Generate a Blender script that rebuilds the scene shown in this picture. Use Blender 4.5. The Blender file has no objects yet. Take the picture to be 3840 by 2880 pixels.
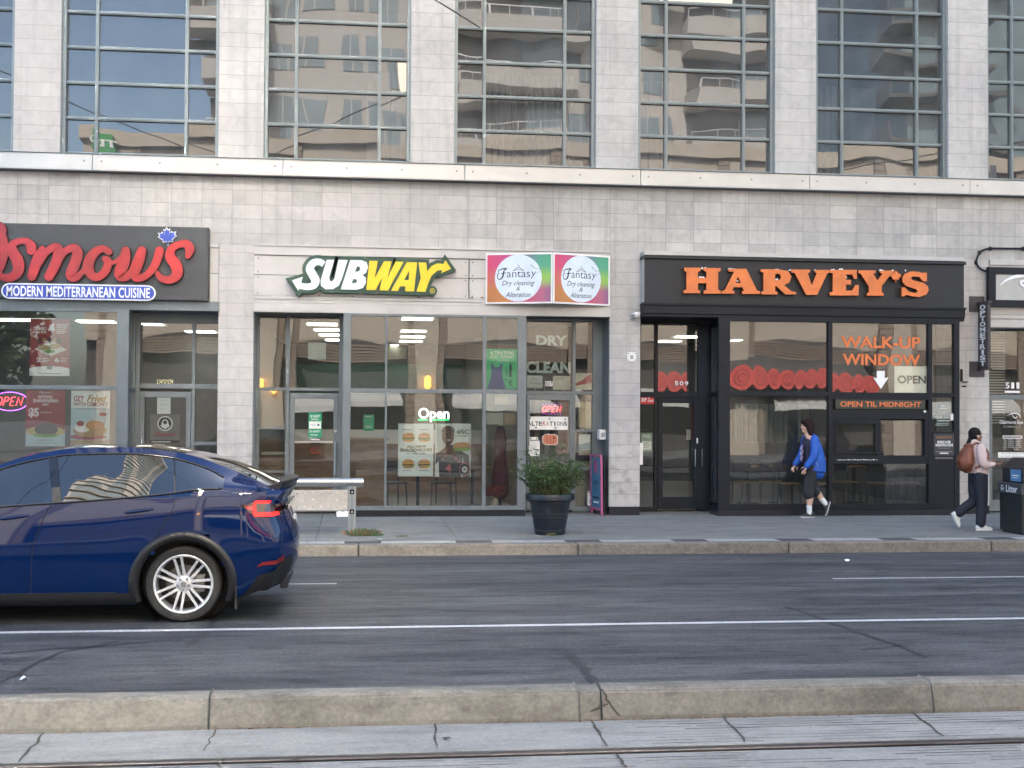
import bpy, bmesh, math, random
from mathutils import Vector, Matrix
from mathutils.geometry import tessellate_polygon
random.seed(7)
S = bpy.context.scene
COL = S.collection
rad = math.radians

# ---------------------------------------------------------------- camera, sky, sun, exposure
YAW, PITCH, ROLL = 0.1196704, 0.02194686, 0.00577168
FPX = 4861.0                                   # focal length in pixels of the 3840 px wide photograph
CAM = Vector((0.0, -22.5, 1.95))
_fw = Vector((math.sin(YAW) * math.cos(PITCH), math.cos(YAW) * math.cos(PITCH), math.sin(PITCH)))
_rt = Vector((math.cos(YAW), -math.sin(YAW), 0))
_up = _rt.cross(_fw)
RT = math.cos(ROLL) * _rt + math.sin(ROLL) * _up
UP = -math.sin(ROLL) * _rt + math.cos(ROLL) * _up
cd = bpy.data.cameras.new('camera'); cam = bpy.data.objects.new('camera', cd); COL.objects.link(cam)
cd.sensor_width = 36; cd.lens = 36 * FPX / 3840; cd.clip_end = 600; cd.clip_start = 0.1
M = Matrix((RT, UP, -_fw)).transposed().to_4x4(); M.translation = CAM
cam.matrix_world = M
S.camera = cam

SUN_EL, SUN_AZ = 36.0, -14.0                   # behind the shops, a little to the left
sv = Vector((math.sin(rad(SUN_AZ)) * math.cos(rad(SUN_EL)), math.cos(rad(SUN_AZ)) * math.cos(rad(SUN_EL)), math.sin(rad(SUN_EL))))
w = bpy.data.worlds.new('World'); S.world = w; w.use_nodes = True
nt = w.node_tree; nt.nodes.clear()
sky = nt.nodes.new('ShaderNodeTexSky'); sky.sky_type = 'NISHITA'; sky.sun_disc = False
sky.sun_elevation = rad(SUN_EL); sky.sun_rotation = rad(SUN_AZ); sky.air_density = 1.0; sky.dust_density = 3.0; sky.ozone_density = 1.0
bg = nt.nodes.new('ShaderNodeBackground'); bg.inputs['Strength'].default_value = 0.15
wo = nt.nodes.new('ShaderNodeOutputWorld')
nt.links.new(sky.outputs[0], bg.inputs[0]); nt.links.new(bg.outputs[0], wo.inputs[0])
sl = bpy.data.lights.new('sun', 'SUN'); sl.energy = 2.6; sl.angle = rad(0.53); sl.color = (1.0, 0.95, 0.88)
so = bpy.data.objects.new('sun', sl); COL.objects.link(so); so.location = (0, 30, 40)
so.rotation_euler = (-sv).to_track_quat('-Z', 'Y').to_euler()
S.view_settings.view_transform = 'Standard'; S.view_settings.look = 'None'
S.view_settings.gamma = 1; S.view_settings.exposure = 2.3
S.render.engine = 'CYCLES'
cy = S.cycles
cy.max_bounces = 8; cy.diffuse_bounces = 3; cy.glossy_bounces = 4; cy.transmission_bounces = 4; cy.transparent_max_bounces = 16
cy.caustics_reflective = True; cy.caustics_refractive = False; cy.sample_clamp_indirect = 40; cy.blur_glossy = 0.15
cy.use_denoising = True; cy.use_adaptive_sampling = False

# ---------------------------------------------------------------- measuring: a point of the photograph on a plane of the street
def ray(u, v):                                  # u, v in the 2212 px wide view of the photograph
    x = u / 0.5760417 - 1920; y = v / 0.5760417 - 1440
    return _fw * FPX + RT * x - UP * y
def at(u, v, Y):
    d = ray(u, v); return CAM + d * ((Y - CAM.y) / d.y)
def gz(u, v, z):
    d = ray(u, v); return CAM + d * ((z - CAM.z) / d.z)
def X_(u, Y, v=900): return at(u, v, Y).x
def Z_(v, Y, u=1106): return at(u, v, Y).z
def RC(u0, v0, u1, v1, Y):                      # rectangle -> (x0, x1, z0, z1)
    um, vm = (u0 + u1) / 2, (v0 + v1) / 2
    return (at(u0, vm, Y).x, at(u1, vm, Y).x, at(um, v1, Y).z, at(um, v0, Y).z)

# ---------------------------------------------------------------- materials
MATS = {}
def _nodes(name):
    m = bpy.data.materials.new(name); m.use_nodes = True
    t = m.node_tree; t.nodes.clear()
    o = t.nodes.new('ShaderNodeOutputMaterial')
    return m, t, o
def N(t, kind, **kw):
    n = t.nodes.new(kind)
    for k, v in kw.items():
        if k.startswith('i_'):
            key = k[2:]
            key = int(key) if key.isdigit() else key
            n.inputs[key].default_value = v
        else: setattr(n, k, v)
    return n
def L(t, a, b): t.links.new(a, b)
def c4(c): return (c[0], c[1], c[2], 1.0)
def ramp(t, stops):
    n = t.nodes.new('ShaderNodeValToRGB'); e = n.color_ramp.elements
    while len(e) < len(stops): e.new(0.5)
    for i, (p, c) in enumerate(stops):
        e[i].position = p; e[i].color = c4(c) if len(c) == 3 else c
    return n
def pm(name, col, rough=0.5, metal=0.0, var=0.12, scale=6.0, bump=0.0, bscale=60.0, coat=0.0, spec=0.5, emit=0.0, ecol=None, stretch=None, trans=0.0):
    if name in MATS: return MATS[name]
    m, t, o = _nodes(name)
    b = N(t, 'ShaderNodeBsdfPrincipled'); L(t, b.outputs[0], o.inputs[0])
    b.inputs['Roughness'].default_value = rough; b.inputs['Metallic'].default_value = metal
    b.inputs['Specular IOR Level'].default_value = spec
    if coat: b.inputs['Coat Weight'].default_value = coat; b.inputs['Coat Roughness'].default_value = 0.03
    if trans: b.inputs['Subsurface Weight'].default_value = trans
    b.inputs['Base Color'].default_value = c4(col)
    if var or bump:
        g = N(t, 'ShaderNodeNewGeometry')
        pos = g.outputs['Position']
        if stretch:
            mp = N(t, 'ShaderNodeMapping'); mp.inputs['Scale'].default_value = stretch; L(t, pos, mp.inputs[0]); pos = mp.outputs[0]
    if var:
        n = N(t, 'ShaderNodeTexNoise', i_Scale=scale, i_Detail=5.0, i_Roughness=0.6); L(t, pos, n.inputs['Vector'])
        lo = [max(0, c * (1 - var)) for c in col]; hi = [min(1, c * (1 + var)) for c in col]
        r = ramp(t, [(0.3, lo), (0.7, hi)]); L(t, n.outputs[0], r.inputs[0]); L(t, r.outputs[0], b.inputs['Base Color'])
    if bump:
        n2 = N(t, 'ShaderNodeTexNoise', i_Scale=bscale, i_Detail=3.0); L(t, pos, n2.inputs['Vector'])
        bp = N(t, 'ShaderNodeBump', i_Strength=bump, i_Distance=0.01); L(t, n2.outputs[0], bp.inputs['Height']); L(t, bp.outputs[0], b.inputs['Normal'])
    if emit:
        b.inputs['Emission Color'].default_value = c4(ecol or col); b.inputs['Emission Strength'].default_value = emit
    MATS[name] = m
    return m
def glass(name, tint=(0.85, 0.9, 0.88), ior=1.9, wob=0.02, wscale=0.9, rough=0.0, haze=0.0):
    if name in MATS: return MATS[name]
    m, t, o = _nodes(name)
    g = N(t, 'ShaderNodeNewGeometry')
    mp = N(t, 'ShaderNodeMapping'); mp.inputs['Scale'].default_value = (1.0, 1.0, 0.55); L(t, g.outputs['Position'], mp.inputs[0])
    n = N(t, 'ShaderNodeTexNoise', i_Scale=wscale, i_Detail=1.5, i_Roughness=0.4); L(t, mp.outputs[0], n.inputs['Vector'])
    bp = N(t, 'ShaderNodeBump', i_Strength=1.0, i_Distance=wob); L(t, n.outputs[0], bp.inputs['Height'])
    fr = N(t, 'ShaderNodeFresnel', i_IOR=ior); L(t, bp.outputs[0], fr.inputs['Normal'])
    tr = N(t, 'ShaderNodeBsdfTransparent'); tr.inputs[0].default_value = c4(tint)
    gl = N(t, 'ShaderNodeBsdfGlossy'); gl.inputs['Roughness'].default_value = rough; gl.inputs[0].default_value = (1, 1, 1, 1)
    L(t, bp.outputs[0], gl.inputs['Normal'])
    mx = N(t, 'ShaderNodeMixShader'); L(t, fr.outputs[0], mx.inputs[0]); L(t, tr.outputs[0], mx.inputs[1]); L(t, gl.outputs[0], mx.inputs[2])
    out = mx.outputs[0]
    if haze:                                    # painted haze: patchy pale diffuse layer that lifts the pane like veiling glare
        nf = N(t, 'ShaderNodeTexNoise', i_Scale=1.7, i_Detail=4.0); L(t, g.outputs['Position'], nf.inputs['Vector'])
        rf = ramp(t, [(0.3, (haze * .6,) * 3), (0.7, (haze * 1.4,) * 3)]); L(t, nf.outputs[0], rf.inputs[0])
        df = N(t, 'ShaderNodeBsdfDiffuse'); df.inputs[0].default_value = (0.62, 0.63, 0.63, 1)
        m2 = N(t, 'ShaderNodeMixShader'); L(t, rf.outputs[0], m2.inputs[0]); L(t, out, m2.inputs[1]); L(t, df.outputs[0], m2.inputs[2]); out = m2.outputs[0]
    L(t, out, o.inputs[0])
    MATS[name] = m
    return m
def stone(name, bw, bh, ox, oz, col, tile_var=0.15):
    m, t, o = _nodes(name)
    b = N(t, 'ShaderNodeBsdfPrincipled', i_Roughness=0.62); L(t, b.outputs[0], o.inputs[0])
    g = N(t, 'ShaderNodeNewGeometry'); sp = N(t, 'ShaderNodeSeparateXYZ'); L(t, g.outputs['Position'], sp.inputs[0])
    def ma(op, a, bb):
        n = N(t, 'ShaderNodeMath', operation=op)
        for i, q in enumerate((a, bb)):
            if q is None: continue
            if isinstance(q, (int, float)): n.inputs[i].default_value = q
            else: L(t, q, n.inputs[i])
        return n.outputs[0]
    xx = ma('DIVIDE', ma('SUBTRACT', sp.outputs['X'], ox), bw); zz = ma('DIVIDE', ma('SUBTRACT', sp.outputs['Z'], oz), bh)
    ix = ma('FLOOR', xx, None); iz = ma('FLOOR', zz, None)
    fx = ma('FRACT', xx, None); fz = ma('FRACT', zz, None)
    # distance to the joint in metres
    jx = ma('MULTIPLY', ma('MINIMUM', fx, ma('SUBTRACT', 1.0, fx)), bw); jz = ma('MULTIPLY', ma('MINIMUM', fz, ma('SUBTRACT', 1.0, fz)), bh)
    jj = ma('MINIMUM', jx, jz); joint = ma('LESS_THAN', jj, 0.0032)
    cmb = N(t, 'ShaderNodeCombineXYZ'); L(t, ix, cmb.inputs[0]); L(t, iz, cmb.inputs[1])
    wn = N(t, 'ShaderNodeTexWhiteNoise', noise_dimensions='3D'); L(t, cmb.outputs[0], wn.inputs['Vector'])
    # vein pattern, shifted per tile
    sc = N(t, 'ShaderNodeVectorMath', operation='SCALE'); sc.inputs['Scale'].default_value = 9.0; L(t, wn.outputs['Color'], sc.inputs[0])
    ad = N(t, 'ShaderNodeVectorMath', operation='ADD'); L(t, g.outputs['Position'], ad.inputs[0]); L(t, sc.outputs[0], ad.inputs[1])
    n1 = N(t, 'ShaderNodeTexNoise', i_Scale=3.2, i_Detail=7.0, i_Roughness=0.62, i_Distortion=1.6); L(t, ad.outputs[0], n1.inputs['Vector'])
    lo = [c * 0.87 for c in col]; hi = [min(1, c * 1.10) for c in col]
    r1 = ramp(t, [(0.32, lo), (0.5, col), (0.72, hi)]); L(t, n1.outputs[0], r1.inputs[0])
    r2 = ramp(t, [(0.0, (1 - tile_var,) * 3), (0.85, (1, 1, 1)), (1.0, (1 + tile_var * .7,) * 3)]); L(t, wn.outputs['Value'], r2.inputs[0])
    mu = N(t, 'ShaderNodeMix', data_type='RGBA', blend_type='MULTIPLY'); mu.inputs[0].default_value = 1.0
    L(t, r1.outputs[0], mu.inputs[6]); L(t, r2.outputs[0], mu.inputs[7])
    # broad weathering
    n3 = N(t, 'ShaderNodeTexNoise', i_Scale=0.55, i_Detail=4.0); L(t, g.outputs['Position'], n3.inputs['Vector'])
    r3 = ramp(t, [(0.3, (0.84, 0.83, 0.84)), (0.65, (1.06, 1.05, 1.02))]); L(t, n3.outputs[0], r3.inputs[0])
    mu2 = N(t, 'ShaderNodeMix', data_type='RGBA', blend_type='MULTIPLY'); mu2.inputs[0].default_value = 1.0
    L(t, mu.outputs[2], mu2.inputs[6]); L(t, r3.outputs[0], mu2.inputs[7])
    # thin drip streaks under ledges and trims
    mpd = N(t, 'ShaderNodeMapping'); mpd.inputs['Scale'].default_value = (7.0, 7.0, 0.35); L(t, g.outputs['Position'], mpd.inputs[0])
    nd = N(t, 'ShaderNodeTexNoise', i_Scale=1.0, i_Detail=5.0, i_Roughness=0.65); L(t, mpd.outputs[0], nd.inputs['Vector'])
    rd = ramp(t, [(0.36, (0.86, 0.855, 0.85)), (0.50, (1.0, 1.0, 1.0)), (0.75, (1.03, 1.03, 1.02))]); L(t, nd.outputs[0], rd.inputs[0])
    mud = N(t, 'ShaderNodeMix', data_type='RGBA', blend_type='MULTIPLY'); mud.inputs[0].default_value = 1.0
    L(t, mu2.outputs[2], mud.inputs[6]); L(t, rd.outputs[0], mud.inputs[7]); mu2 = mud
    # grime splashed on the lowest courses, blotchy
    n4 = N(t, 'ShaderNodeTexNoise', i_Scale=5.0, i_Detail=4.0); L(t, ad.outputs[0], n4.inputs['Vector'])
    hgt = N(t, 'ShaderNodeMapRange'); hgt.inputs['From Min'].default_value = 2.6; hgt.inputs['From Max'].default_value = 0.3; L(t, sp.outputs['Z'], hgt.inputs['Value'])
    r4 = ramp(t, [(0.5, (0, 0, 0)), (0.72, (0.75, 0.75, 0.75))]); L(t, n4.outputs[0], r4.inputs[0])
    gm = ma('MULTIPLY', hgt.outputs[0], r4.outputs[0])
    mx = N(t, 'ShaderNodeMix', data_type='RGBA'); L(t, gm, mx.inputs[0]); L(t, mu2.outputs[2], mx.inputs[6]); mx.inputs[7].default_value = (0.17, 0.14, 0.13, 1)
    mj = N(t, 'ShaderNodeMix', data_type='RGBA'); L(t, joint, mj.inputs[0]); L(t, mx.outputs[2], mj.inputs[6]); mj.inputs[7].default_value = c4([c * 0.42 for c in col])
    L(t, mj.outputs[2], b.inputs['Base Color'])
    bp = N(t, 'ShaderNodeBump', i_Strength=0.25, i_Distance=0.01); L(t, n1.outputs[0], bp.inputs['Height']); L(t, bp.outputs[0], b.inputs['Normal'])
    MATS[name] = m
    return m
def paved(name, c0, c1, speck=0.25, streak=0.4, rough=0.85, tint=None, sx=0.16, sy=1.3, fine=170.0, blot=0.0, stain=0.25):
    """asphalt / concrete: fine aggregate, patches drawn out along the traffic (x), stains"""
    m, t, o = _nodes(name)
    b = N(t, 'ShaderNodeBsdfPrincipled', i_Roughness=rough); L(t, b.outputs[0], o.inputs[0])
    b.inputs['Specular IOR Level'].default_value = 0.35
    g = N(t, 'ShaderNodeNewGeometry'); P = g.outputs['Position']
    mp = N(t, 'ShaderNodeMapping'); mp.inputs['Scale'].default_value = (sx, sy, 1); L(t, P, mp.inputs[0])
    n1 = N(t, 'ShaderNodeTexNoise', i_Scale=1.6, i_Detail=8.0, i_Roughness=0.66, i_Distortion=0.5); L(t, mp.outputs[0], n1.inputs['Vector'])
    r1 = ramp(t, [(0.5 - streak * .5, c0), (0.5 + streak * .5, c1)]); L(t, n1.outputs[0], r1.inputs[0])
    col = r1.outputs[0]
    def mul(col, stops, src):
        r = ramp(t, stops); L(t, src, r.inputs[0])
        mu = N(t, 'ShaderNodeMix', data_type='RGBA', blend_type='MULTIPLY'); mu.inputs[0].default_value = 1.0
        L(t, col, mu.inputs[6]); L(t, r.outputs[0], mu.inputs[7]); return mu.outputs[2]
    n2 = N(t, 'ShaderNodeTexNoise', i_Scale=fine, i_Detail=2.0); L(t, P, n2.inputs['Vector'])
    col = mul(col, [(0.3, (1 - speck,) * 3), (0.7, (1 + speck,) * 3)], n2.outputs[0])
    mp2 = N(t, 'ShaderNodeMapping'); mp2.inputs['Scale'].default_value = (0.75, 2.6, 1); L(t, P, mp2.inputs[0])
    n3 = N(t, 'ShaderNodeTexNoise', i_Scale=2.3, i_Detail=6.0, i_Roughness=0.7); L(t, mp2.outputs[0], n3.inputs['Vector'])
    col = mul(col, [(0.34, (1 - stain,) * 3), (0.5, (1.0,) * 3), (0.8, (1.12,) * 3)], n3.outputs[0])
    n6 = N(t, 'ShaderNodeTexNoise', i_Scale=fine * .22, i_Detail=3.0, i_Roughness=0.8); L(t, P, n6.inputs['Vector'])
    col = mul(col, [(0.34, (1 - speck * .8,) * 3), (0.66, (1 + speck * .8,) * 3)], n6.outputs[0])
    if blot:
        n5 = N(t, 'ShaderNodeTexVoronoi', i_Scale=5.0, feature='F1'); L(t, mp2.outputs[0], n5.inputs['Vector'])
        col = mul(col, [(0.05, (1 - blot,) * 3), (0.16, (1.0,) * 3)], n5.outputs['Distance'])
    L(t, col, b.inputs['Base Color'])
    bp = N(t, 'ShaderNodeBump', i_Strength=0.35, i_Distance=0.006); L(t, n2.outputs[0], bp.inputs['Height']); L(t, bp.outputs[0], b.inputs['Normal'])
    MATS[name] = m
    return m

# ---------------------------------------------------------------- mesh builder
FONT_CACHE = {}
def font_mesh(s, bold, shear, space):
    key = (s, bold, shear, space)
    if key in FONT_CACHE: return FONT_CACHE[key]
    c = bpy.data.curves.new('lettering', 'FONT'); c.body = s; c.size = 1; c.offset = bold; c.shear = shear
    c.space_character = space; c.extrude = 1.0; c.resolution_u = 3; c.fill_mode = 'BOTH'; c.align_x = 'CENTER'
    ob = bpy.data.objects.new('lettering', c); COL.objects.link(ob)
    dg = bpy.context.evaluated_depsgraph_get(); dg.update()
    me = bpy.data.meshes.new_from_object(ob.evaluated_get(dg))
    v = [tuple(p.co) for p in me.vertices]; f = [tuple(p.vertices) for p in me.polygons]
    bpy.data.objects.remove(ob); bpy.data.curves.remove(c); bpy.data.meshes.remove(me)
    xs = [p[0] for p in v]; ys = [p[1] for p in v]
    bb = (min(xs), max(xs), min(ys), max(ys))
    FONT_CACHE[key] = (v, f, bb)
    return FONT_CACHE[key]
def catmull(pts, k=6):
    if len(pts) < 3: return [tuple(p) for p in pts]
    P = [pts[0]] + list(pts) + [pts[-1]]; out = []
    for i in range(1, len(P) - 2):
        a, b, c, d = P[i - 1], P[i], P[i + 1], P[i + 2]
        for j in range(k):
            s = j / k
            out.append(tuple(0.5 * (2 * b[q] + (c[q] - a[q]) * s + (2 * a[q] - 5 * b[q] + 4 * c[q] - d[q]) * s * s + (3 * b[q] - a[q] - 3 * c[q] + d[q]) * s ** 3) for q in range(len(b))))
    out.append(tuple(P[-2])); return out
class MB:
    def __init__(s, xf=None):
        s.v = []; s.f = []; s.fm = []; s.mats = []; s.cur = 0; s.xf = xf
    def use(s, m):
        if m not in s.mats: s.mats.append(m)
        s.cur = s.mats.index(m); return s
    def add(s, vs, fs, m=None):
        if m is not None: s.use(m)
        if not s.mats: s.mats.append(None)
        b = len(s.v); s.v.extend([tuple(p) for p in vs])
        for q in fs: s.f.append(tuple(b + i for i in q)); s.fm.append(s.cur)
        return s
    def loc(s, a, b, c):                        # local sheet coordinates: a along, b up, c out of the sheet
        return s.xf(a, b, c) if s.xf else (a, -c, b)
    def box(s, x0, x1, y0, y1, z0, z1, m=None):
        vs = [(x, y, z) for z in (z0, z1) for y in (y0, y1) for x in (x0, x1)]
        return s.add(vs, [(0, 2, 3, 1), (4, 5, 7, 6), (0, 1, 5, 4), (2, 6, 7, 3), (0, 4, 6, 2), (1, 3, 7, 5)], m)
    def sbox(s, a0, a1, b0, b1, c0, c1, m=None):
        vs = [s.loc(a, b, c) for c in (c0, c1) for b in (b0, b1) for a in (a0, a1)]
        return s.add(vs, [(0, 2, 3, 1), (4, 5, 7, 6), (0, 1, 5, 4), (2, 6, 7, 3), (0, 4, 6, 2), (1, 3, 7, 5)], m)
    def sheet(s, r, c, m=None):
        x0, x1, z0, z1 = r
        return s.add([s.loc(x0, z0, c), s.loc(x1, z0, c), s.loc(x1, z1, c), s.loc(x0, z1, c)], [(0, 1, 2, 3)], m)
    def poly(s, loops, c0, d=0.0, m=None):
        """filled outline (first loop) with holes, front at c0 + d, extruded back by d"""
        if loops and not isinstance(loops[0][0], (tuple, list)): loops = [loops]
        tris = tessellate_polygon([[Vector((p[0], p[1], 0)) for p in lp] for lp in loops])
        flat = [p for lp in loops for p in lp]
        vs = [s.loc(p[0], p[1], c0 + d) for p in flat]
        fs = []
        for t in tris:
            a, b, c = (flat[i] for i in t)
            if (b[0] - a[0]) * (c[1] - a[1]) - (b[1] - a[1]) * (c[0] - a[0]) < 0: t = t[::-1]
            fs.append(tuple(t))
        s.add(vs, fs, m)
        if d:
            for lp in loops:
                ar = sum(lp[i][0] * lp[(i + 1) % len(lp)][1] - lp[(i + 1) % len(lp)][0] * lp[i][1] for i in range(len(lp)))
                q = lp if ar > 0 else lp[::-1]
                n = len(q)
                vs = [s.loc(p[0], p[1], c0) for p in q] + [s.loc(p[0], p[1], c0 + d) for p in q]
                s.add(vs, [(i, (i + 1) % n, n + (i + 1) % n, n + i) for i in range(n)], m)
        return s
    def ell(s, cx, cz, rx, rz, c, m=None, n=24, d=0.0, a0=0, a1=360):
        pts = [(cx + rx * math.cos(rad(a0 + (a1 - a0) * i / n)), cz + rz * math.sin(rad(a0 + (a1 - a0) * i / n))) for i in range(n + (0 if a1 - a0 >= 360 else 1))]
        return s.poly(pts, c, d, m)
    def brush(s, pts, c0, d=0.0, m=None, k=6, cap=True):
        """a pen stroke of changing width: pts = (a, b, width)"""
        q = catmull(pts, k); n = len(q); Lf, Rt = [], []
        for i in range(n):
            a, b = q[max(0, i - 1)], q[min(n - 1, i + 1)]
            dx, dz = b[0] - a[0], b[1] - a[1]; l = math.hypot(dx, dz) or 1
            nx, nz = -dz / l, dx / l; h = q[i][2] / 2
            Lf.append((q[i][0] + nx * h, q[i][1] + nz * h)); Rt.append((q[i][0] - nx * h, q[i][1] - nz * h))
        if cap:
            def capp(i, j, sgn):
                a, b = q[i], q[j]; an = math.atan2(a[1] - b[1], a[0] - b[0]); h = a[2] / 2
                return [(a[0] + h * math.cos(an + sgn * t), a[1] + h * math.sin(an + sgn * t)) for t in (rad(60), rad(30), 0, -rad(30), -rad(60))]
            e1 = capp(n - 1, n - 2, 1); e0 = capp(0, 1, 1)
        else: e1, e0 = [], []
        vs = [s.loc(*p, c0 + d) for p in Lf] + [s.loc(*p, c0 + d) for p in Rt]
        s.add(vs, [(n + i, n + i + 1, i + 1, i) for i in range(n - 1)], m)
        if e1: s.add([s.loc(*p, c0 + d) for p in [Lf[-1]] + e1 + [Rt[-1]]], [tuple(range(len(e1) + 2))[::-1]], m)
        if e0: s.add([s.loc(*p, c0 + d) for p in [Rt[0]] + e0 + [Lf[0]]], [tuple(range(len(e0) + 2))[::-1]], m)
        if d:
            ring = Lf + e1 + Rt[::-1] + e0; k2 = len(ring)
            s.add([s.loc(*p, c0) for p in ring] + [s.loc(*p, c0 + d) for p in ring], [(i, k2 + i, k2 + (i + 1) % k2, (i + 1) % k2) for i in range(k2)], m)
        return s
    def text(s, txt, r, c0, m=None, d=0.0, bold=0.0, shear=0.0, space=1.0):
        v, f, bb = font_mesh(txt, bold, shear, space)
        x0, x1, z0, z1 = r
        sx = (x1 - x0) / (bb[1] - bb[0]); sz = (z1 - z0) / (bb[3] - bb[2])
        vs = [s.loc(x0 + (p[0] - bb[0]) * sx, z0 + (p[1] - bb[2]) * sz, c0 + (d if p[2] > 0 else 0)) for p in v]
        fs = [q for q in f if d > 0 or all(v[i][2] > 0 for i in q)]
        if not d:
            used = sorted({i for q in fs for i in q}); mp = {i: k for k, i in enumerate(used)}
            vs = [vs[i] for i in used]; fs = [tuple(mp[i] for i in q) for q in fs]
        return s.add(vs, fs, m)
    def tube(s, pts, r, n=8, m=None, caps=True):
        P = [Vector(p) for p in pts]; R = r if isinstance(r, (list, tuple)) else [r] * len(P)
        vs = []; ref = None
        for i, p in enumerate(P):
            d = (P[min(i + 1, len(P) - 1)] - P[max(i - 1, 0)]).normalized()
            if ref is None: ref = Vector((0, 0, 1)) if abs(d.z) < 0.9 else Vector((1, 0, 0))
            a = d.cross(ref).normalized(); b = a.cross(d).normalized(); ref = b
            for j in range(n):
                t = 2 * math.pi * j / n; vs.append(p + (a * math.cos(t) + b * math.sin(t)) * R[i])
        fs = [(i * n + j, i * n + (j + 1) % n, (i + 1) * n + (j + 1) % n, (i + 1) * n + j) for i in range(len(P) - 1) for j in range(n)]
        if caps: fs += [tuple(range(n))[::-1], tuple(range((len(P) - 1) * n, len(P) * n))]
        return s.add(vs, fs, m)
    def lathe(s, prof, c, n=24, m=None, axis='z', caps=True):
        vs = []
        for r, h in prof:
            for j in range(n):
                t = 2 * math.pi * j / n; a, b = r * math.cos(t), r * math.sin(t)
                vs.append((c[0] + a, c[1] + b, c[2] + h) if axis == 'z' else (c[0] + a, c[1] + h, c[2] + b))
        fs = [(i * n + j, i * n + (j + 1) % n, (i + 1) * n + (j + 1) % n, (i + 1) * n + j) for i in range(len(prof) - 1) for j in range(n)]
        if caps and prof[0][0] > 1e-5: fs.append(tuple(range(n))[::-1])
        if caps and prof[-1][0] > 1e-5: fs.append(tuple(range((len(prof) - 1) * n, len(prof) * n)))
        if axis != 'z': fs = [q[::-1] for q in fs]
        return s.add(vs, fs, m)
    def build(s, name, m=None, parent=None, bevel=0.0, smooth=False, seg=2):
        me = bpy.data.meshes.new(name)
        off = Vector((0, 0, 0)); p = parent
        while p is not None: off += Vector(p.location); p = p.parent
        me.from_pydata([(a[0] - off.x, a[1] - off.y, a[2] - off.z) for a in s.v], [], s.f)
        mats = s.mats if s.mats and s.mats != [None] else [m]
        for q in mats: me.materials.append(q if q is not None else m)
        me.polygons.foreach_set('material_index', s.fm)
        if smooth: me.polygons.foreach_set('use_smooth', [True] * len(s.f))
        me.update()
        o = bpy.data.objects.new(name, me); COL.objects.link(o)
        if parent is not None: o.parent = parent
        if bevel:
            b = o.modifiers.new('edge', 'BEVEL'); b.width = bevel; b.segments = seg; b.limit_method = 'ANGLE'; b.angle_limit = rad(40)
        return o
def tag(o, label=None, cat=None, group=None, kind=None):
    if label: o['label'] = label
    if cat: o['category'] = cat
    if group: o['group'] = group
    if kind: o['kind'] = kind
    return o
def thing(name, label, cat, loc=(0, 0, 0), group=None):
    o = bpy.data.objects.new(name, None); COL.objects.link(o); o.location = loc; o.empty_display_size = 0.2
    return tag(o, label, cat, group)
def struct(name, mb, m=None, label=None, **kw):
    o = mb.build(name, m, **kw); o['kind'] = 'structure'; return tag(o, label)
def copy_tree(o, parent=None):
    c = o.copy(); COL.objects.link(c); c.parent = parent
    for ch in list(o.children): copy_tree(ch, c)
    return c
def smooth_by_angle(o, ang=40):
    o.data.polygons.foreach_set('use_smooth', [True] * len(o.data.polygons))
    o.data.set_sharp_from_angle(angle=rad(ang)); return o

# common materials
grey_frame = pm('grey_frame', (0.16, 0.185, 0.20), 0.42, 0.35, var=0.10, scale=3)
dark_frame = pm('dark_frame', (0.007, 0.0105, 0.017), 0.5, 0.0, var=0.25, scale=3, spec=.3)
upper_frame = pm('upper_frame', (0.20, 0.235, 0.25), 0.40, 0.4, var=0.08, scale=2)
trim_metal = pm('trim_metal', (0.455, 0.45, 0.445), 0.42, 0.25, var=0.07, scale=2.5)
white_paint = pm('white_paint', (0.78, 0.78, 0.77), 0.5, var=0.04)
paper = pm('paper', (0.84, 0.85, 0.84), 0.8, var=0.05, scale=9)
black_ink = pm('black_ink', (0.015, 0.015, 0.018), 0.6, var=0)
grey_ink = pm('grey_ink', (0.22, 0.22, 0.23), 0.7, var=0)
steel = pm('steel', (0.55, 0.56, 0.57), 0.28, 0.9, var=0.06, scale=12)
chrome = pm('chrome', (0.75, 0.75, 0.76), 0.12, 1.0, var=0)
white_vinyl = pm('white_vinyl', (0.82, 0.83, 0.84), 0.5, var=0)
clear_glass = glass('clear_glass', (0.90, 0.965, 0.96), 1.9, 0.006, 0.8, haze=0.03)
tint_glass = glass('tint_glass', (0.30, 0.34, 0.36), 1.98, 0.011, 0.7, haze=0.10)
# ================================================================ the street (setting)
asphalt = paved('asphalt', (0.036, 0.0395, 0.045), (0.095, 0.098, 0.103), 0.38, 0.28, 0.82, stain=0.55, fine=110)
concrete = paved('concrete', (0.20, 0.205, 0.205), (0.31, 0.31, 0.305), 0.12, 0.5, 0.85, sx=0.5, sy=1.0, fine=120)
walk_conc = paved('walk_conc', (0.16, 0.165, 0.165), (0.225, 0.23, 0.225), 0.12, 0.5, 0.85, sx=0.4, sy=0.9, fine=110, blot=.22, stain=.3)
kerb_conc = paved('kerb_conc', (0.125, 0.120, 0.106), (0.215, 0.206, 0.182), 0.15, 0.45, 0.9, sx=0.6, sy=3.0, fine=38, blot=0.2, stain=.35)
far_kerb_conc = paved('far_kerb_conc', (0.15, 0.135, 0.12), (0.24, 0.22, 0.19), 0.2, 0.6, 0.9, sx=0.5, sy=2.0, fine=60)
slab_conc = paved('slab_conc', (0.19, 0.195, 0.19), (0.29, 0.29, 0.275), 0.14, 0.45, 0.8, sx=0.35, sy=1.6, fine=90, blot=0.12)
paver_light = paved('paver_light', (0.30, 0.30, 0.29), (0.40, 0.40, 0.385), 0.12, 0.6, 0.85, sx=1, sy=2, fine=80)
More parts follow.
